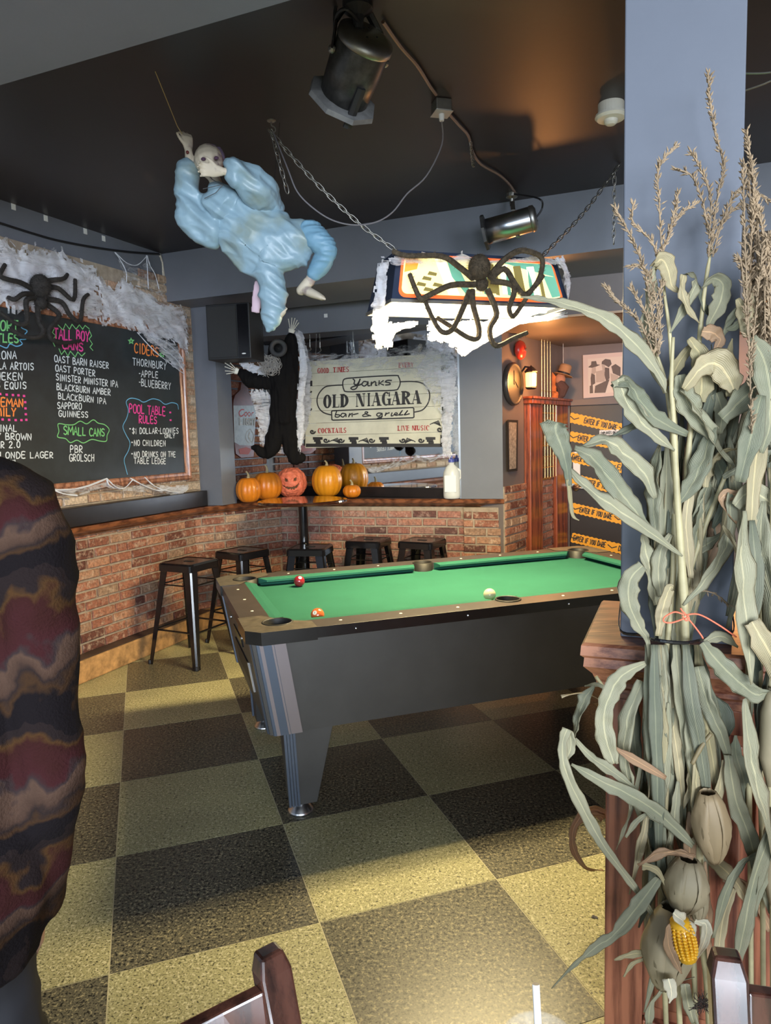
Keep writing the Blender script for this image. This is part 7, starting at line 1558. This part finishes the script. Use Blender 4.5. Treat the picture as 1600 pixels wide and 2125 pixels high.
LV = [  # crop, scale, points, widths, material, depth, twists
 (A1_, 2.656, [(800, 1900), (770, 1810), (640, 1640), (480, 1500), (300, 1425), (120, 1385), (0, 1370)], [20, 50, 85, 75, 60, 40, 6], m_leaf, -.03, [.6, .3, .1, .2, .4, .5, .5]),
 (A1_, 2.656, [(800, 1900), (740, 1760), (695, 1550), (715, 1320), (745, 1190)], [25, 70, 80, 75, 70], m_leaf, .0, [.4, .3, .5, .6, .9]),
 (A1_, 2.656, [(715, 1200), (780, 1165), (815, 1230), (835, 1310), (880, 1345)], [20, 95, 80, 45, 10], m_leafy, -.01, [1.2, .5, .2, .3, .4]),
 (A1_, 2.656, [(920, 2130), (760, 2050), (650, 1930), (590, 1840), (510, 1870)], [30, 85, 95, 95, 50], m_leaf, -.04, [.2, .2, .3, .7, 1.1]),
 (A1_, 2.656, [(825, 1570), (890, 1450), (955, 1330), (960, 1260), (905, 1250)], [6, 50, 70, 70, 50], m_leaf, -.01, [.2, .3, .5, .9, 1.3]),
 (A1_, 2.656, [(900, 1250), (890, 1330), (920, 1430), (990, 1520)], [40, 60, 60, 8], m_leafy, -.02, None),
 (A1_, 2.656, [(1000, 1320), (1060, 1270), (1115, 1300), (1100, 1400), (1050, 1500), (1030, 1550)], [10, 60, 80, 90, 50, 10], m_leaf, -.02, [.9, .6, .3, .2, .2, .2]),
 (A1_, 2.656, [(980, 1310), (1010, 1420), (1060, 1500)], [20, 60, 20], m_leafd, .0, None),
 (A1_, 2.656, [(1090, 1660), (1130, 1540), (1200, 1445), (1240, 1450), (1190, 1530), (1130, 1550)], [15, 50, 60, 40, 40, 10], m_leaf, -.02, None),
 (A1_, 2.656, [(900, 1880), (1000, 1760), (1080, 1740), (1150, 1820), (1180, 1900)], [40, 100, 150, 130, 40], m_leafy, -.05, [.2, .1, .1, .2, .3]),
 (A1_, 2.656, [(990, 1950), (1000, 1820), (980, 1680), (930, 1600)], [60, 120, 110, 30], m_leafy, -.02, None),
 (A1_, 2.656, [(1000, 1560), (1060, 1570), (1100, 1610), (1060, 1690)], [50, 90, 60, 20], m_leafb, -.03, None),
 (A1_, 2.656, [(810, 1860), (870, 1740), (940, 1640)], [20, 60, 30], m_leafy, .0, None),
 (A1_, 2.656, [(880, 1800), (900, 1900), (960, 2020), (1060, 2125)], [60, 120, 120, 80], m_leaf, -.03, None),
 (A1_, 2.656, [(1160, 1920), (1165, 1780), (1150, 1690), (1168, 1600)], [50, 60, 40, 6], m_leafy, -.04, None),
 (A1_, 2.656, [(1080, 1900), (1110, 2000), (1100, 2125)], [60, 80, 30], m_leaf, .0, None),
 (A2_, 3.077, [(1035, 1090), (860, 960), (650, 810), (460, 680), (320, 540), (290, 440)], [12, 60, 95, 80, 50, 30], m_leaf, -.05, [.1, .2, .3, .5, .8, 1.0]),
 (A2_, 3.077, [(235, 235), (225, 290), (265, 400), (295, 520), (310, 640)], [150, 150, 110, 60, 36], m_leaf, -.06, [.7, .35, .2, .4, .5]),
 (A2_, 3.077, [(305, 600), (320, 740), (335, 830), (375, 862)], [30, 26, 20, 5], m_leafy, -.06, [.2, .3, .4, .4]),
 (A2_, 3.077, [(830, 930), (700, 760), (590, 620), (470, 470), (345, 405)], [40, 110, 130, 120, 60], m_leaf, -.04, [.2, .2, .3, .4, .8]),
 (A2_, 3.077, [(860, 720), (790, 560), (660, 430), (540, 350), (400, 390)], [30, 110, 120, 90, 30], m_leaf, -.02, [.4, .2, .3, .6, 1.0]),
 (A2_, 3.077, [(880, 170), (780, 230), (680, 280), (560, 340)], [60, 60, 50, 30], m_leafd, .0, None),
 (A2_, 3.077, [(985, 415), (850, 310), (730, 180), (650, 40), (620, -40)], [15, 80, 120, 130, 100], m_leaf, -.04, [.3, .2, .2, .3, .4]),
 (A2_, 3.077, [(1380, 525), (1280, 420), (1200, 290), (1110, 140), (1020, 30)], [8, 45, 70, 110, 80], m_leaf, -.04, None),
 (A2_, 3.077, [(1010, 755), (1090, 640), (1170, 460), (1230, 260)], [15, 110, 130, 60], m_leaf, -.03, None),
 (A2_, 3.077, [(1040, 1405), (1160, 1270), (1280, 1100), (1340, 900), (1340, 680)], [12, 70, 90, 95, 60], m_leaf, -.04, [.3, .3, .2, .3, .5]),
 (A2_, 3.077, [(780, 1150), (700, 1240), (695, 1390), (760, 1540), (815, 1640), (825, 1850)], [70, 120, 110, 70, 30, 10], m_leaf, -.04, [.2, .2, .3, .3, .5, .5]),
 (A2_, 3.077, [(870, 980), (850, 780), (860, 560), (890, 380)], [30, 90, 110, 40], m_leaf, .0, None), (A2_, 3.077, [(930, 1000), (930, 760), (925, 560), (900, 420)], [30, 70, 90, 30], m_leafd, .02, None),
 (A2_, 3.077, [(1090, 1230), (1070, 1040), (1060, 820), (1110, 600)], [30, 70, 70, 30], m_leafy, -.01, None), (A2_, 3.077, [(1090, 1160), (1130, 930), (1200, 740), (1170, 600)], [20, 110, 130, 40], m_leaf, .01, None),
 (A2_, 3.077, [(870, 1400), (840, 1200), (800, 1050), (780, 950)], [50, 120, 100, 30], m_leaf, .0, None), (A2_, 3.077, [(900, 1350), (880, 1200), (900, 1050), (960, 950)], [40, 90, 80, 30], m_leaf, -.01, None),
 (A2_, 3.077, [(880, 1600), (905, 1440), (950, 1300), (975, 1290)], [40, 90, 70, 20], m_leafy, -.05, [.1, .1, .1, .1]),
 (A2_, 3.077, [(1180, 650), (1190, 560), (1260, 440), (1400, 400)], [30, 80, 90, 20], m_leafy, -.03, None), (A2_, 3.077, [(1400, 700), (1300, 700), (1290, 760), (1380, 880)], [60, 80, 60, 20], m_leafb, -.04, None),
 (A2_, 3.077, [(1165, 1640), (1250, 1750), (1380, 1880), (1500, 1970), (1600, 1960)], [50, 115, 130, 110, 60], m_leaf, -.09, [.2, .1, .2, .3, .5]),
 (A2_, 3.077, [(1175, 1640), (1280, 1600), (1390, 1670)], [30, 75, 16], m_leaf, -.05, None),
 (A2_, 3.077, [(1040, 950), (1100, 1050), (1180, 1020), (1300, 940)], [20, 60, 80, 20], m_leaf, .02, None),
 (A2_, 3.077, [(1030, 1450), (1090, 1380), (1110, 1300), (1100, 1180)], [20, 60, 60, 20], m_leafd, .02, None),
 (A3_, 2.931, [(760, -70), (640, -10), (570, 70), (510, 230), (520, 390), (570, 540)], [30, 80, 110, 95, 110, 60], m_leaf, -.08, [.3, .3, .2, .2, .3, .4]),
 (A3_, 2.931, [(450, 70), (390, 150), (350, 270), (325, 390)], [10, 80, 75, 20], m_leaf, -.03, None),
 (A3_, 2.931, [(300, 120), (250, 135), (380, 110), (490, 160)], [6, 22, 26, 6], m_leafy, -.02, None), (A3_, 2.931, [(390, 70), (470, 60), (520, 90)], [8, 30, 10], m_leaf, .0, None),
 (A3_, 2.931, [(330, 390), (430, 500), (560, 590), (690, 690)], [25, 50, 65, 30], m_leaf, -.04, None),
 (A3_, 2.931, [(285, 330), (255, 430), (280, 600), (400, 850), (520, 1060), (700, 1300), (830, 1500)], [60, 50, 70, 75, 60, 40, 30], m_leaf, -.07, [.4, .4, .3, .2, .1, .1, .1]),
 (A3_, 2.931, [(270, 340), (300, 360), (305, 450), (275, 520)], [30, 60, 60, 20], m_leaf, -.06, None),
 (A3_, 2.931, [(310, 545), (480, 640), (680, 740), (860, 860), (1050, 1040)], [15, 75, 95, 100, 40], m_leaf, -.06, None),
 (A3_, 2.931, [(640, 990), (700, 900), (770, 845)], [14, 34, 20], m_leaf, -.05, None),
 (A3_, 2.931, [(840, 1240), (720, 1400), (580, 1570), (440, 1670), (310, 1780), (190, 1910)], [50, 90, 70, 70, 25, 4], m_leaf, -.09, None),
 (A3_, 2.931, [(740, 40), (650, 280), (635, 520), (700, 760), (790, 1050), (880, 1400)], [60, 105, 90, 60, 60, 30], m_leaf, -.03, None),
 (A3_, 2.931, [(830, 0), (790, 220), (800, 450), (850, 700), (860, 1050)], [50, 75, 80, 70, 40], m_leaf, -.05, None),
 (A3_, 2.931, [(700, 150), (690, 350), (720, 560), (780, 800)], [50, 80, 60, 40], m_leafd, .02, None), (A3_, 2.931, [(940, 0), (930, 300), (960, 520), (990, 800)], [50, 70, 60, 30], m_leafy, -.02, None),
 (A3_, 2.931, [(1080, -50), (1140, 180), (1220, 360), (1265, 500)], [80, 100, 80, 40], m_leaf, -.05, None), (A3_, 2.931, [(1265, 490), (1310, 760), (1390, 980), (1450, 1200), (1530, 1450)], [50, 100, 95, 70, 40], m_leaf, -.06, None),
 (A3_, 2.931, [(1170, 1600), (1250, 1320), (1340, 1150), (1450, 1100), (1510, 1090)], [36, 60, 55, 40, 10], m_leaf, -.09, None),
 (A3_, 2.931, [(560, 440), (700, 520), (885, 630)], [16, 55, 26], m_leafb, -.08, None), (A3_, 2.931, [(715, 1160), (850, 1085), (960, 1080), (1055, 1110)], [30, 90, 90, 40], m_leafb, -.08, None),
 (A3_, 2.931, [(740, 1160), (830, 1190), (885, 1290)], [50, 40, 8], m_leafy, -.08, None), (A3_, 2.931, [(1060, 440), (1180, 380), (1210, 240), (1130, 120)], [40, 150, 160, 60], m_leafd, .01, None),
 (A3_, 2.931, [(1040, 1030), (1130, 880), (1210, 700), (1230, 520)], [30, 80, 70, 20], m_leafy, -.05, None), (A3_, 2.931, [(570, 1735), (680, 1700), (790, 1690)], [10, 46, 30], m_leafy, -.08, None), (A3_, 2.931, [(630, 1840), (680, 1760), (790, 1720)], [14, 30, 20], m_leafy, -.08, None),
 (A3_, 2.931, [(1080, 1070), (1200, 1150), (1320, 1280), (1420, 1450)], [60, 90, 80, 30], m_leafy, .0, None), (A3_, 2.931, [(780, 2125), (800, 1990), (900, 1890), (1060, 1840)], [50, 50, 36, 20], m_leaf, -.1, None),
 (A3_, 2.931, [(1000, 1880), (1020, 2000), (1060, 2125)], [60, 70, 60], m_leaf, -.02, None), (A3_, 2.931, [(1300, 1300), (1230, 1500), (1200, 1800), (1210, 2125)], [40, 60, 70, 60], m_leafy, -.01, None),
 (A3_, 2.931, [(1230, 1240), (1330, 1260), (1440, 1380), (1520, 1560)], [50, 70, 60, 40], m_leafb, .01, None)]
for cv, sc, pts, ws, mt_, d, tw in LV: LF(K, cv, sc, pts, ws, mt_, d, tw)
# filler blades below and above the tie
for k in range(34):
    x0 = 1345 + 105 * lr.random(); f = (x0 - 1397) / 55; L_ = lr.uniform(220, 560); x1 = 1400 + f * lr.uniform(60, 120) + 20
    leaf(K, [(x0, 1338, .0), (x0 + (x1 - x0) * .25, 1338 + L_ * .3, -.02), (x0 + (x1 - x0) * .7, 1338 + L_ * .65, -.01), (x1, 1338 + L_, 0)], [14, lr.uniform(20, 34), lr.uniform(18, 30), 8], lr.choice([m_leaf, m_leaf, m_leafd, m_leafy]), lr.uniform(-.05, .03))
for k in range(30):
    x0 = 1365 + 65 * lr.random(); f = (x0 - 1397) / 35; L_ = lr.uniform(180, 480); x1 = 1405 + f * lr.uniform(30, 75)
    leaf(K, [(x0, 1330, 0), (x0 + (x1 - x0) * .4, 1330 - L_ * .35, .01), (x0 + (x1 - x0) * .8, 1330 - L_ * .7, .0), (x1, 1330 - L_, 0)], [14, lr.uniform(22, 38), lr.uniform(20, 34), 8], lr.choice([m_leaf, m_leaf, m_leafd, m_leafy]), lr.uniform(-.0, .05))
for k in range(26):
    x = lr.uniform(1440, 1540); y = lr.uniform(980, 1310); L_ = lr.uniform(160, 360); s_ = lr.uniform(-40, 50)
    leaf(K, [(x - 30, y), (x, y - L_ * .35), (x + s_ * .6, y - L_ * .7), (x + s_, y - L_)], [6, lr.uniform(22, 40), lr.uniform(18, 32), 5], lr.choice([m_leaf, m_leaf, m_leafd, m_leafy, m_leafb]), lr.uniform(.0, .06))
for k in range(22):
    x = lr.uniform(1330, 1480); y = lr.uniform(1450, 1800); L_ = lr.uniform(120, 330); s_ = lr.uniform(-60, 60)
    leaf(K, [(x, y), (x + s_ * .2, y + L_ * .35), (x + s_ * .6, y + L_ * .7), (x + s_, y + L_)], [5, lr.uniform(16, 32), lr.uniform(14, 26), 4], lr.choice([m_leaf, m_leafd, m_leafy, m_leafy, m_leafb]), lr.uniform(-.05, .02))
# husked ears
def ear(cx, cy, w_, h_, ang, mt_, d, nl=6, open_=False):
    c = kq(*A3_(cx, cy), d); a = w_ / 2.931 * KS / 2; h = h_ / 2.931 * KS / 2; Me = Matrix.Translation(c) @ Matrix.Rotation(ang, 4, 'Y')
    inv = K.matrix_basis.inverted(); e_ = bpy.data.objects.new('corn_ear', None)
    COL.objects.link(e_); e_.parent = K; e_.matrix_basis = Matrix.Identity(4)
    def addm(mb, nm, mt2, sm=True):
        mb.v = [tuple(inv @ Vector(p)) for p in mb.v]; o = mb.build(nm, mt2, None, smooth=sm); o.parent = e_; return o
    for k in range(nl):
        a0 = 2 * pi * k / nl + .4; sp = 2 * pi / nl * .75; b = MB(); rs = []
        if open_ and (k in (4,)): continue
        for i in range(12):
            s = i / 11; rr = a * (sin(pi * min(1, s * .86 + .10)) ** .7) * (1.0 + .05 * (k % 2)); zz = h * (1 - 2 * s) * 1.08; row = []
            for j in range(6):
                th = a0 + sp * (j / 5 - .5) * 2 * .95; q = rr * (1 + .07 * sin(j * 2.1 + i * .7 + k) + .10 * noise.noise(Vector((j * .7, i * .5, k * 3.0 + cx))) + .015 * k); row.append(Me @ Vector((q * cos(th), q * sin(th), zz)))
            rs.append([tuple(x) for x in row])
        b.rings(rs, False, closed=False); o = addm(b, 'husk', mt_); so = o.modifiers.new('t', 'SOLIDIFY'); so.thickness = .001
    return Me, a, h, e_, addm
m_tanh = leafmat('tan_husk', (.52, .40, .24), (.70, .56, .38)); ear(1160, 930, 200, 430, -.12, m_tanh, -.07); 
m_husk = leafmat('pale_green_husk', (.50, .46, .33), (.74, .66, .50))
ear(1000, 1285, 230, 330, .1, m_husk, -.08)
ear(1080, 1380, 110, 260, .0, m_husk, -.06)
Me, a_, h_, e_, addm = ear(890, 1660, 270, 500, .10, m_husk, -.09, 6)
m_ker = mat('yellow_kernels', (.80, .42, .02), .3, coat=.3, var=.15, vscale=60)
ck_ = kq(*A3_(992, 1610), -.145); Mc = Matrix.Translation(ck_) @ Matrix.Rotation(-.22, 4, 'Y'); b = MB(); ra, hh = .021, .040
for i in range(12):
    s = -1 + 2 * (i + .5) / 12; rr = ra * (1 - abs(s) ** 3 * .45)
    for j in range(14): th = 2 * pi * j / 14; b.ball(Mc @ Vector((rr * cos(th), rr * sin(th), hh * s)), (.0042, .0042, .0031), 6, 4)
b.tube([Mc @ Vector((0, 0, -hh)), Mc @ Vector((0, 0, hh))], ra * .86, 12)
ok_ = addm(b, 'kernel_cob', m_ker); ok_['kind'] = 'stuff'
for pts, ws, mt_ in (([(930, 1450), (990, 1500), (1060, 1560), (1060, 1600)], [50, 90, 60, 10], m_husk), ([(1060, 1500), (1130, 1520), (1120, 1620), (1060, 1740)], [40, 60, 50, 10], m_husk), ([(900, 1520), (900, 1640), (940, 1740), (980, 1820)], [30, 60, 50, 10], m_leafb), ([(900, 1850), (920, 1940), (905, 2000)], [80, 60, 8], m_husk)):
    LF(K, A3_, 2.931, pts, ws, mt_, -.15)
r2_ = random.Random(3); b = MB()
for k in range(90):
    c0 = kq(*A3_(1110 + r2_.gauss(0, 22), 2000 + r2_.gauss(0, 12)), -.06); dd = Vector((r2_.gauss(0, 1), r2_.gauss(0, .6), r2_.gauss(0, 1))).normalized() * .02
    b.tube([c0, c0 + dd * .6 + Vector((0, 0, -.002)), c0 + dd], .0007, 4)
tag(b.build('dry_silk', mat('dark_corn_silk', (.035, .022, .016), .9), K, W=True), kind='stuff')
# ties
b = MB(); b.tube(crom([tuple(RM(pu - .004, pv + .05, kq(1285, 1305).z)), tuple(kq(1287, 1308, .09)), tuple(kq(1330, 1318, .03)), tuple(kq(1360, 1328, -.07)), tuple(kq(1420, 1334, -.08)), tuple(kq(1465, 1326, -.04)), tuple(kq(1519, 1314, .06)), tuple(RM(pu + pw + .004, pv + .05, kq(1519, 1312).z))], 5), [(.0035, .0015)] * 36, 6); b.build('zip_tie', m_black, K, W=True)
m_ora = mat('orange_twine', (.75, .16, .08), .6)
for pts in ([(1418, 1275), (1400, 1270), (1380, 1280), (1378, 1290), (1395, 1292), (1425, 1282)], [(1420, 1277), (1450, 1275), (1490, 1296), (1528, 1322)], [(1425, 1280), (1440, 1298), (1455, 1318), (1459, 1325)], [(1412, 1262), (1418, 1270), (1430, 1282), (1424, 1288), (1416, 1278)]):
    b = MB(); b.tube(crom([tuple(kq(x, y, -.085)) for x, y in pts], 5), .0016, 6); b.build('twine', m_ora, K, W=True)

# second bundle on the far face of the pillar
K2Y = 1.37
def kq2(x, y, d=0.0): return px(x, y, K2Y + d)
KB2 = thing('corn_stalk_bundle', 'second corn stalk bundle mostly cut off by the photo edge, beside the pillar', 'corn stalks', (kq2(1580, 1300).x, K2Y, 0))
KS = K2Y / FPX
for k in range(12):
    x = 1548 + k * 8; top = 290 + 60 * abs(k - 1) * .8 + (k % 2) * 60
    tassel(KB2, [[(x + 12, 900), (x + 6, 700), (x - 2 + 6 * (k % 3), 500), (x - 6 + 4 * (k % 2), top)], [(x + 8, 760), (x + 26, 600), (x + 34, top + 180)], [(x + 4, 700), (x - 8, 560), (x - 14 + k, top + 200)]], lr.uniform(-.05, .05), kq2, .8)
tassel(KB2, [[(1555, 640), (1560, 480), (1566, 400), (1548, 272)]], 0, kq2, 1.4)
for pts, ws, mt_ in (([(1500, 870), (1550, 820), (1600, 790), (1640, 780)], [30, 50, 50, 20], m_leaf), ([(1560, 700), (1590, 760), (1600, 860), (1580, 940)], [20, 50, 45, 10], m_leaf), ([(1535, 1000), (1560, 900), (1580, 820)], [20, 42, 16], m_leaf), ([(1500, 990), (1560, 960), (1640, 930)], [10, 40, 40], m_leafd),
    ([(1540, 960), (1600, 910), (1660, 880)], [10, 46, 40], m_leaf), ([(1525, 1050), (1560, 1020), (1620, 1060)], [20, 50, 30], m_leaf), ([(1545, 1060), (1540, 1150), (1548, 1280), (1560, 1420)], [10, 46, 44, 8], m_leaf), ([(1585, 1040), (1578, 1130), (1600, 1260), (1590, 1430)], [8, 48, 50, 8], m_leaf), ([(1560, 1080), (1568, 1200), (1555, 1330)], [10, 40, 8], m_leafd), ([(1560, 1290), (1600, 1360), (1640, 1450)], [30, 50, 30], m_leafy),
    ([(1545, 1450), (1560, 1580), (1590, 1700), (1610, 1800)], [10, 44, 36, 8], m_leaf), ([(1600, 1380), (1580, 1500), (1570, 1640)], [12, 46, 8], m_leafd), ([(1560, 1900), (1590, 1800), (1620, 1700)], [20, 40, 30], m_leaf), ([(1530, 2000), (1560, 1850), (1600, 1720)], [20, 36, 24], m_leaf), ([(1550, 700), (1545, 650), (1530, 620)], [14, 30, 8], m_leafy), ([(1545, 560), (1560, 640), (1590, 700)], [8, 22, 12], m_leafy)):
    leaf(KB2, pts, ws, mt_, lr.uniform(-.06, .04), None, .35, kq2)
for k in range(26):
    x = lr.uniform(1545, 1680); y = lr.uniform(1000, 1700); L_ = lr.uniform(150, 420); s_ = lr.choice([-1, 1])
    leaf(KB2, [(x, y), (x + s_ * 10, y - L_ * .4), (x + s_ * 26, y - L_ * .75), (x + s_ * lr.uniform(10, 60), y - L_)], [6, lr.uniform(24, 40), lr.uniform(20, 34), 6], lr.choice([m_leaf, m_leaf, m_leafd, m_leafy]), lr.uniform(-.02, .12), None, .35, kq2)
for x in (1560, 1585, 1605): stalk(KB2, [(x, 900), (x - 4, 1200), (x - 8, 1500), (x - 2, 1900), (x, 2500)], [9, 11, 12, 12, 12], lr.uniform(0, .05), kq2)
for cx, cy in ((1600, 1520), (1606, 1770)):
    c = kq2(cx, cy, -.02); b = MB(); b.tube([c + Vector((0, 0, .09)), c + Vector((0, 0, .04)), c + Vector((0, 0, -.05)), c + Vector((0, 0, -.11))], [.008, .020, .021, .005], 10); b.build('husked_ear', m_husk, KB2, W=True, smooth=True)
# low third bundle behind the half wall corner
K3Y = 2.15
def kq3(x, y, d=0.0): return px(x, y, K3Y + d)
KS = K3Y / FPX
KB3 = thing('corn_stalk_bundle', 'low tuft of dried corn leaves poking out behind the half wall corner', 'corn stalks', (kq3(1260, 1950).x, K3Y, 0))
K3Y = 2.12
for pts, ws, mt_ in (([(1260, 1690), (1225, 1680), (1192, 1715), (1190, 1760), (1215, 1800), (1252, 1806)], [14, 24, 16, 14, 14, 10], m_leafb), ([(1252, 1700), (1240, 1690), (1222, 1690)], [14, 20, 6], m_leafb), ([(1275, 2070), (1240, 2020), (1225, 1960), (1235, 1900)], [60, 60, 44, 10], m_husk), ([(1270, 2060), (1220, 2060), (1180, 2035)], [24, 26, 5], m_leafy),
    ([(1280, 2000), (1240, 1990), (1215, 2010)], [30, 30, 8], m_leaf), ([(1275, 1960), (1250, 1920), (1225, 1905)], [24, 24, 6], m_leafy), ([(1268, 2100), (1235, 2080), (1230, 2040)], [40, 44, 14], m_husk)):
    leaf(KB3, pts, ws, mt_, lr.uniform(-.03, .03), None, .35, kq3)
KS = KY / FPX
for x in (1262, 1275): stalk(KB3, [(x, 1850), (x, 2000), (x, 2310)], [12, 14, 14], .05, kq3)
b = MB(); wb1 = at(1595, 520, 5.0); b.box((0, 0, 0), (.5, .01, .33), Matrix.Translation(wb1 + Vector((.2, 0, 0))) @ Matrix.Rotation(GA, 4, 'Z')); b.build('cloth', mat('pale_banner', (.5, .42, .45), .7), tag(thing('banner', 'pale pink banner hanging under the beam at the photo edge', 'banner')))
for k in range(2):
    b = MB(); b.tube(crom([tuple(at(1540, (152, 190)[k], 2.3)), tuple(at(1600, (150, 168)[k], 2.25)), tuple(at(1660, (130, 130)[k], 2.2)), tuple(onz(1700, (40, 60)[k], 2.93))], 5), .0028, 6); tag(b.build('ceiling_cable', m_steel), ('upper', 'lower')[k] + ' of the two pale cables crossing the ceiling beside the pillar top', 'cable')

# ---------------------------------------------------------------- dining chairs, table, glass with straw
m_cw = mat_wood('dark_glossy_chair_wood', (.018, .007, .005), (.075, .028, .018), (8, 8, 1.5), .22, .7, 3.0, 3.0)
def chair(label, loc, rz, g):
    t = thing('dining_chair', label, 'chair', loc, rz, g); W_ = .20
    for s in (-1, 1):
        b = MB(); rs = []
        for z_, y, w_, dp_ in ((0, .05, .016, .018), (.42, .0, .018, .020), (.60, .012, .018, .018), (.78, .045, .020, .017), (.875, .075, .021, .015), (.895, .082, .015, .011)):
            rs.append([(s * W_ + w_ * a, y + dp_ * c, z_) for a, c in ((-1, -1), (1, -1), (1, 1), (-1, 1))])
        b.rings(rs, True); b.build('back_post', m_cw, t, bev=.004)
        b = MB(); b.hexa([(s * (W_ - .01) - .016, -.40, 0), (s * (W_ - .01) + .016, -.40, 0), (s * (W_ - .01) + .016, -.368, 0), (s * (W_ - .01) - .016, -.368, 0)], [(s * (W_ - .01) - .02, -.405, .43), (s * (W_ - .01) + .02, -.405, .43), (s * (W_ - .01) + .02, -.365, .43), (s * (W_ - .01) - .02, -.365, .43)]); b.build('leg', m_cw, t, bev=.003)
        b = MB(); b.tube([(s * (W_ - .005), -.38, .2), (s * W_, .02, .2)], .011, 8); b.build('stretcher', m_cw, t)
    b = MB(); b.prism([(-.22, -.42), (.22, -.42), (.20, -.01), (-.20, -.01)], .43, .465); b.build('seat', m_cw, t, bev=.01)
    for z0, z1, nm in ((.76, .865, 'crest_rail'), (.58, .64, 'slat')):
        b = MB(); rs = []
        for k in range(9):
            u = -1 + k / 4; y0 = (.02 if z0 < .7 else .048) + .045 * (1 - u * u); x = u * (W_ - .02); zt_ = z1 - (.0 if z0 < .7 else .035 * (1 - u * u) - .0)
            rs.append([(x, y0 - .009, z0), (x, y0 + .009, z0), (x, y0 + .027 + .0, zt_), (x, y0 + .009, zt_)])
        b.rings(rs, True); b.build(nm, m_cw, t, bev=.003)
    b = MB(); rs = []
    for k in range(9):
        u = -1 + k / 4; x = u * (W_ - .02); y0 = .05 + .045 * (1 - u * u); rs.append([(x, y0 - .014, .785), (x, y0 + .0, .785), (x, y0 + .008, .80), (x, y0 - .006, .80)])
    b.rings(rs, True); b.build('moulding', m_cw, t)
    return t
pL = onz(558, 1972, .895); dL = Vector((-.79, -.61, 0)).normalized(); sL_ = dL * .2; cy = Vector((-dL.y, dL.x, 0))
if cy.y < 0: cy = -cy   # towards the back
c0 = Vector((pL.x, pL.y, 0)) + dL * .2 - cy * .08
chair('dark glossy wooden chair back at the bottom edge, near the patterned fleece', (c0.x, c0.y, 0), atan2(cy.y, cy.x) - pi / 2, None)
pR = onz(1508, 1978, .895); dR = Vector((.97, -.22, 0)).normalized(); cy = Vector((-dR.y, dR.x, 0)); c0 = Vector((pR.x, pR.y, 0)) + dR * .2 - cy * .08
chair('dark glossy wooden chair back at the bottom corner beside the corn stalks', (c0.x, c0.y, 0), atan2(cy.y, cy.x) - pi / 2, None)
tb = thing('dining_table', 'small round dark dining table below the frame carrying the drinking glass', 'table', (.19, .40, 0))
b = MB(); b.lathe([(0, .725), (.36, .725), (.375, .735), (.375, .745), (.365, .75), (0, .75)], 48); b.build('tabletop', m_cw, tb)
b = MB(); b.lathe([(.17, 0), (.17, .02), (.05, .05), (.035, .1), (.035, .70), (.09, .725)], 24); b.build('pedestal', m_blackm, tb)
gp = onz(1120, 2158, .90); gl = thing('drinking_glass', 'clear drinking glass with a white straw at the bottom edge', 'glass', (gp.x, gp.y, .75))
m_glass = mat('clear_glass', (.8, .82, .8), .05, alpha=.07)
b = MB(); b.lathe([(0, .001), (.028, .001), (.030, .004), (.039, .148), (.0385, .150), (.0365, .148), (.028, .012), (0, .010)], 36); b.build('tumbler', m_glass, gl, smooth=True)
b = MB(); s0_ = at(1112, 2042, .72) - Vector((gp.x, gp.y, .75)); b.tube([(0.004, -.004, .014), (s0_.x, s0_.y, s0_.z)], .0040, 12); b.build('straw', m_white, gl)
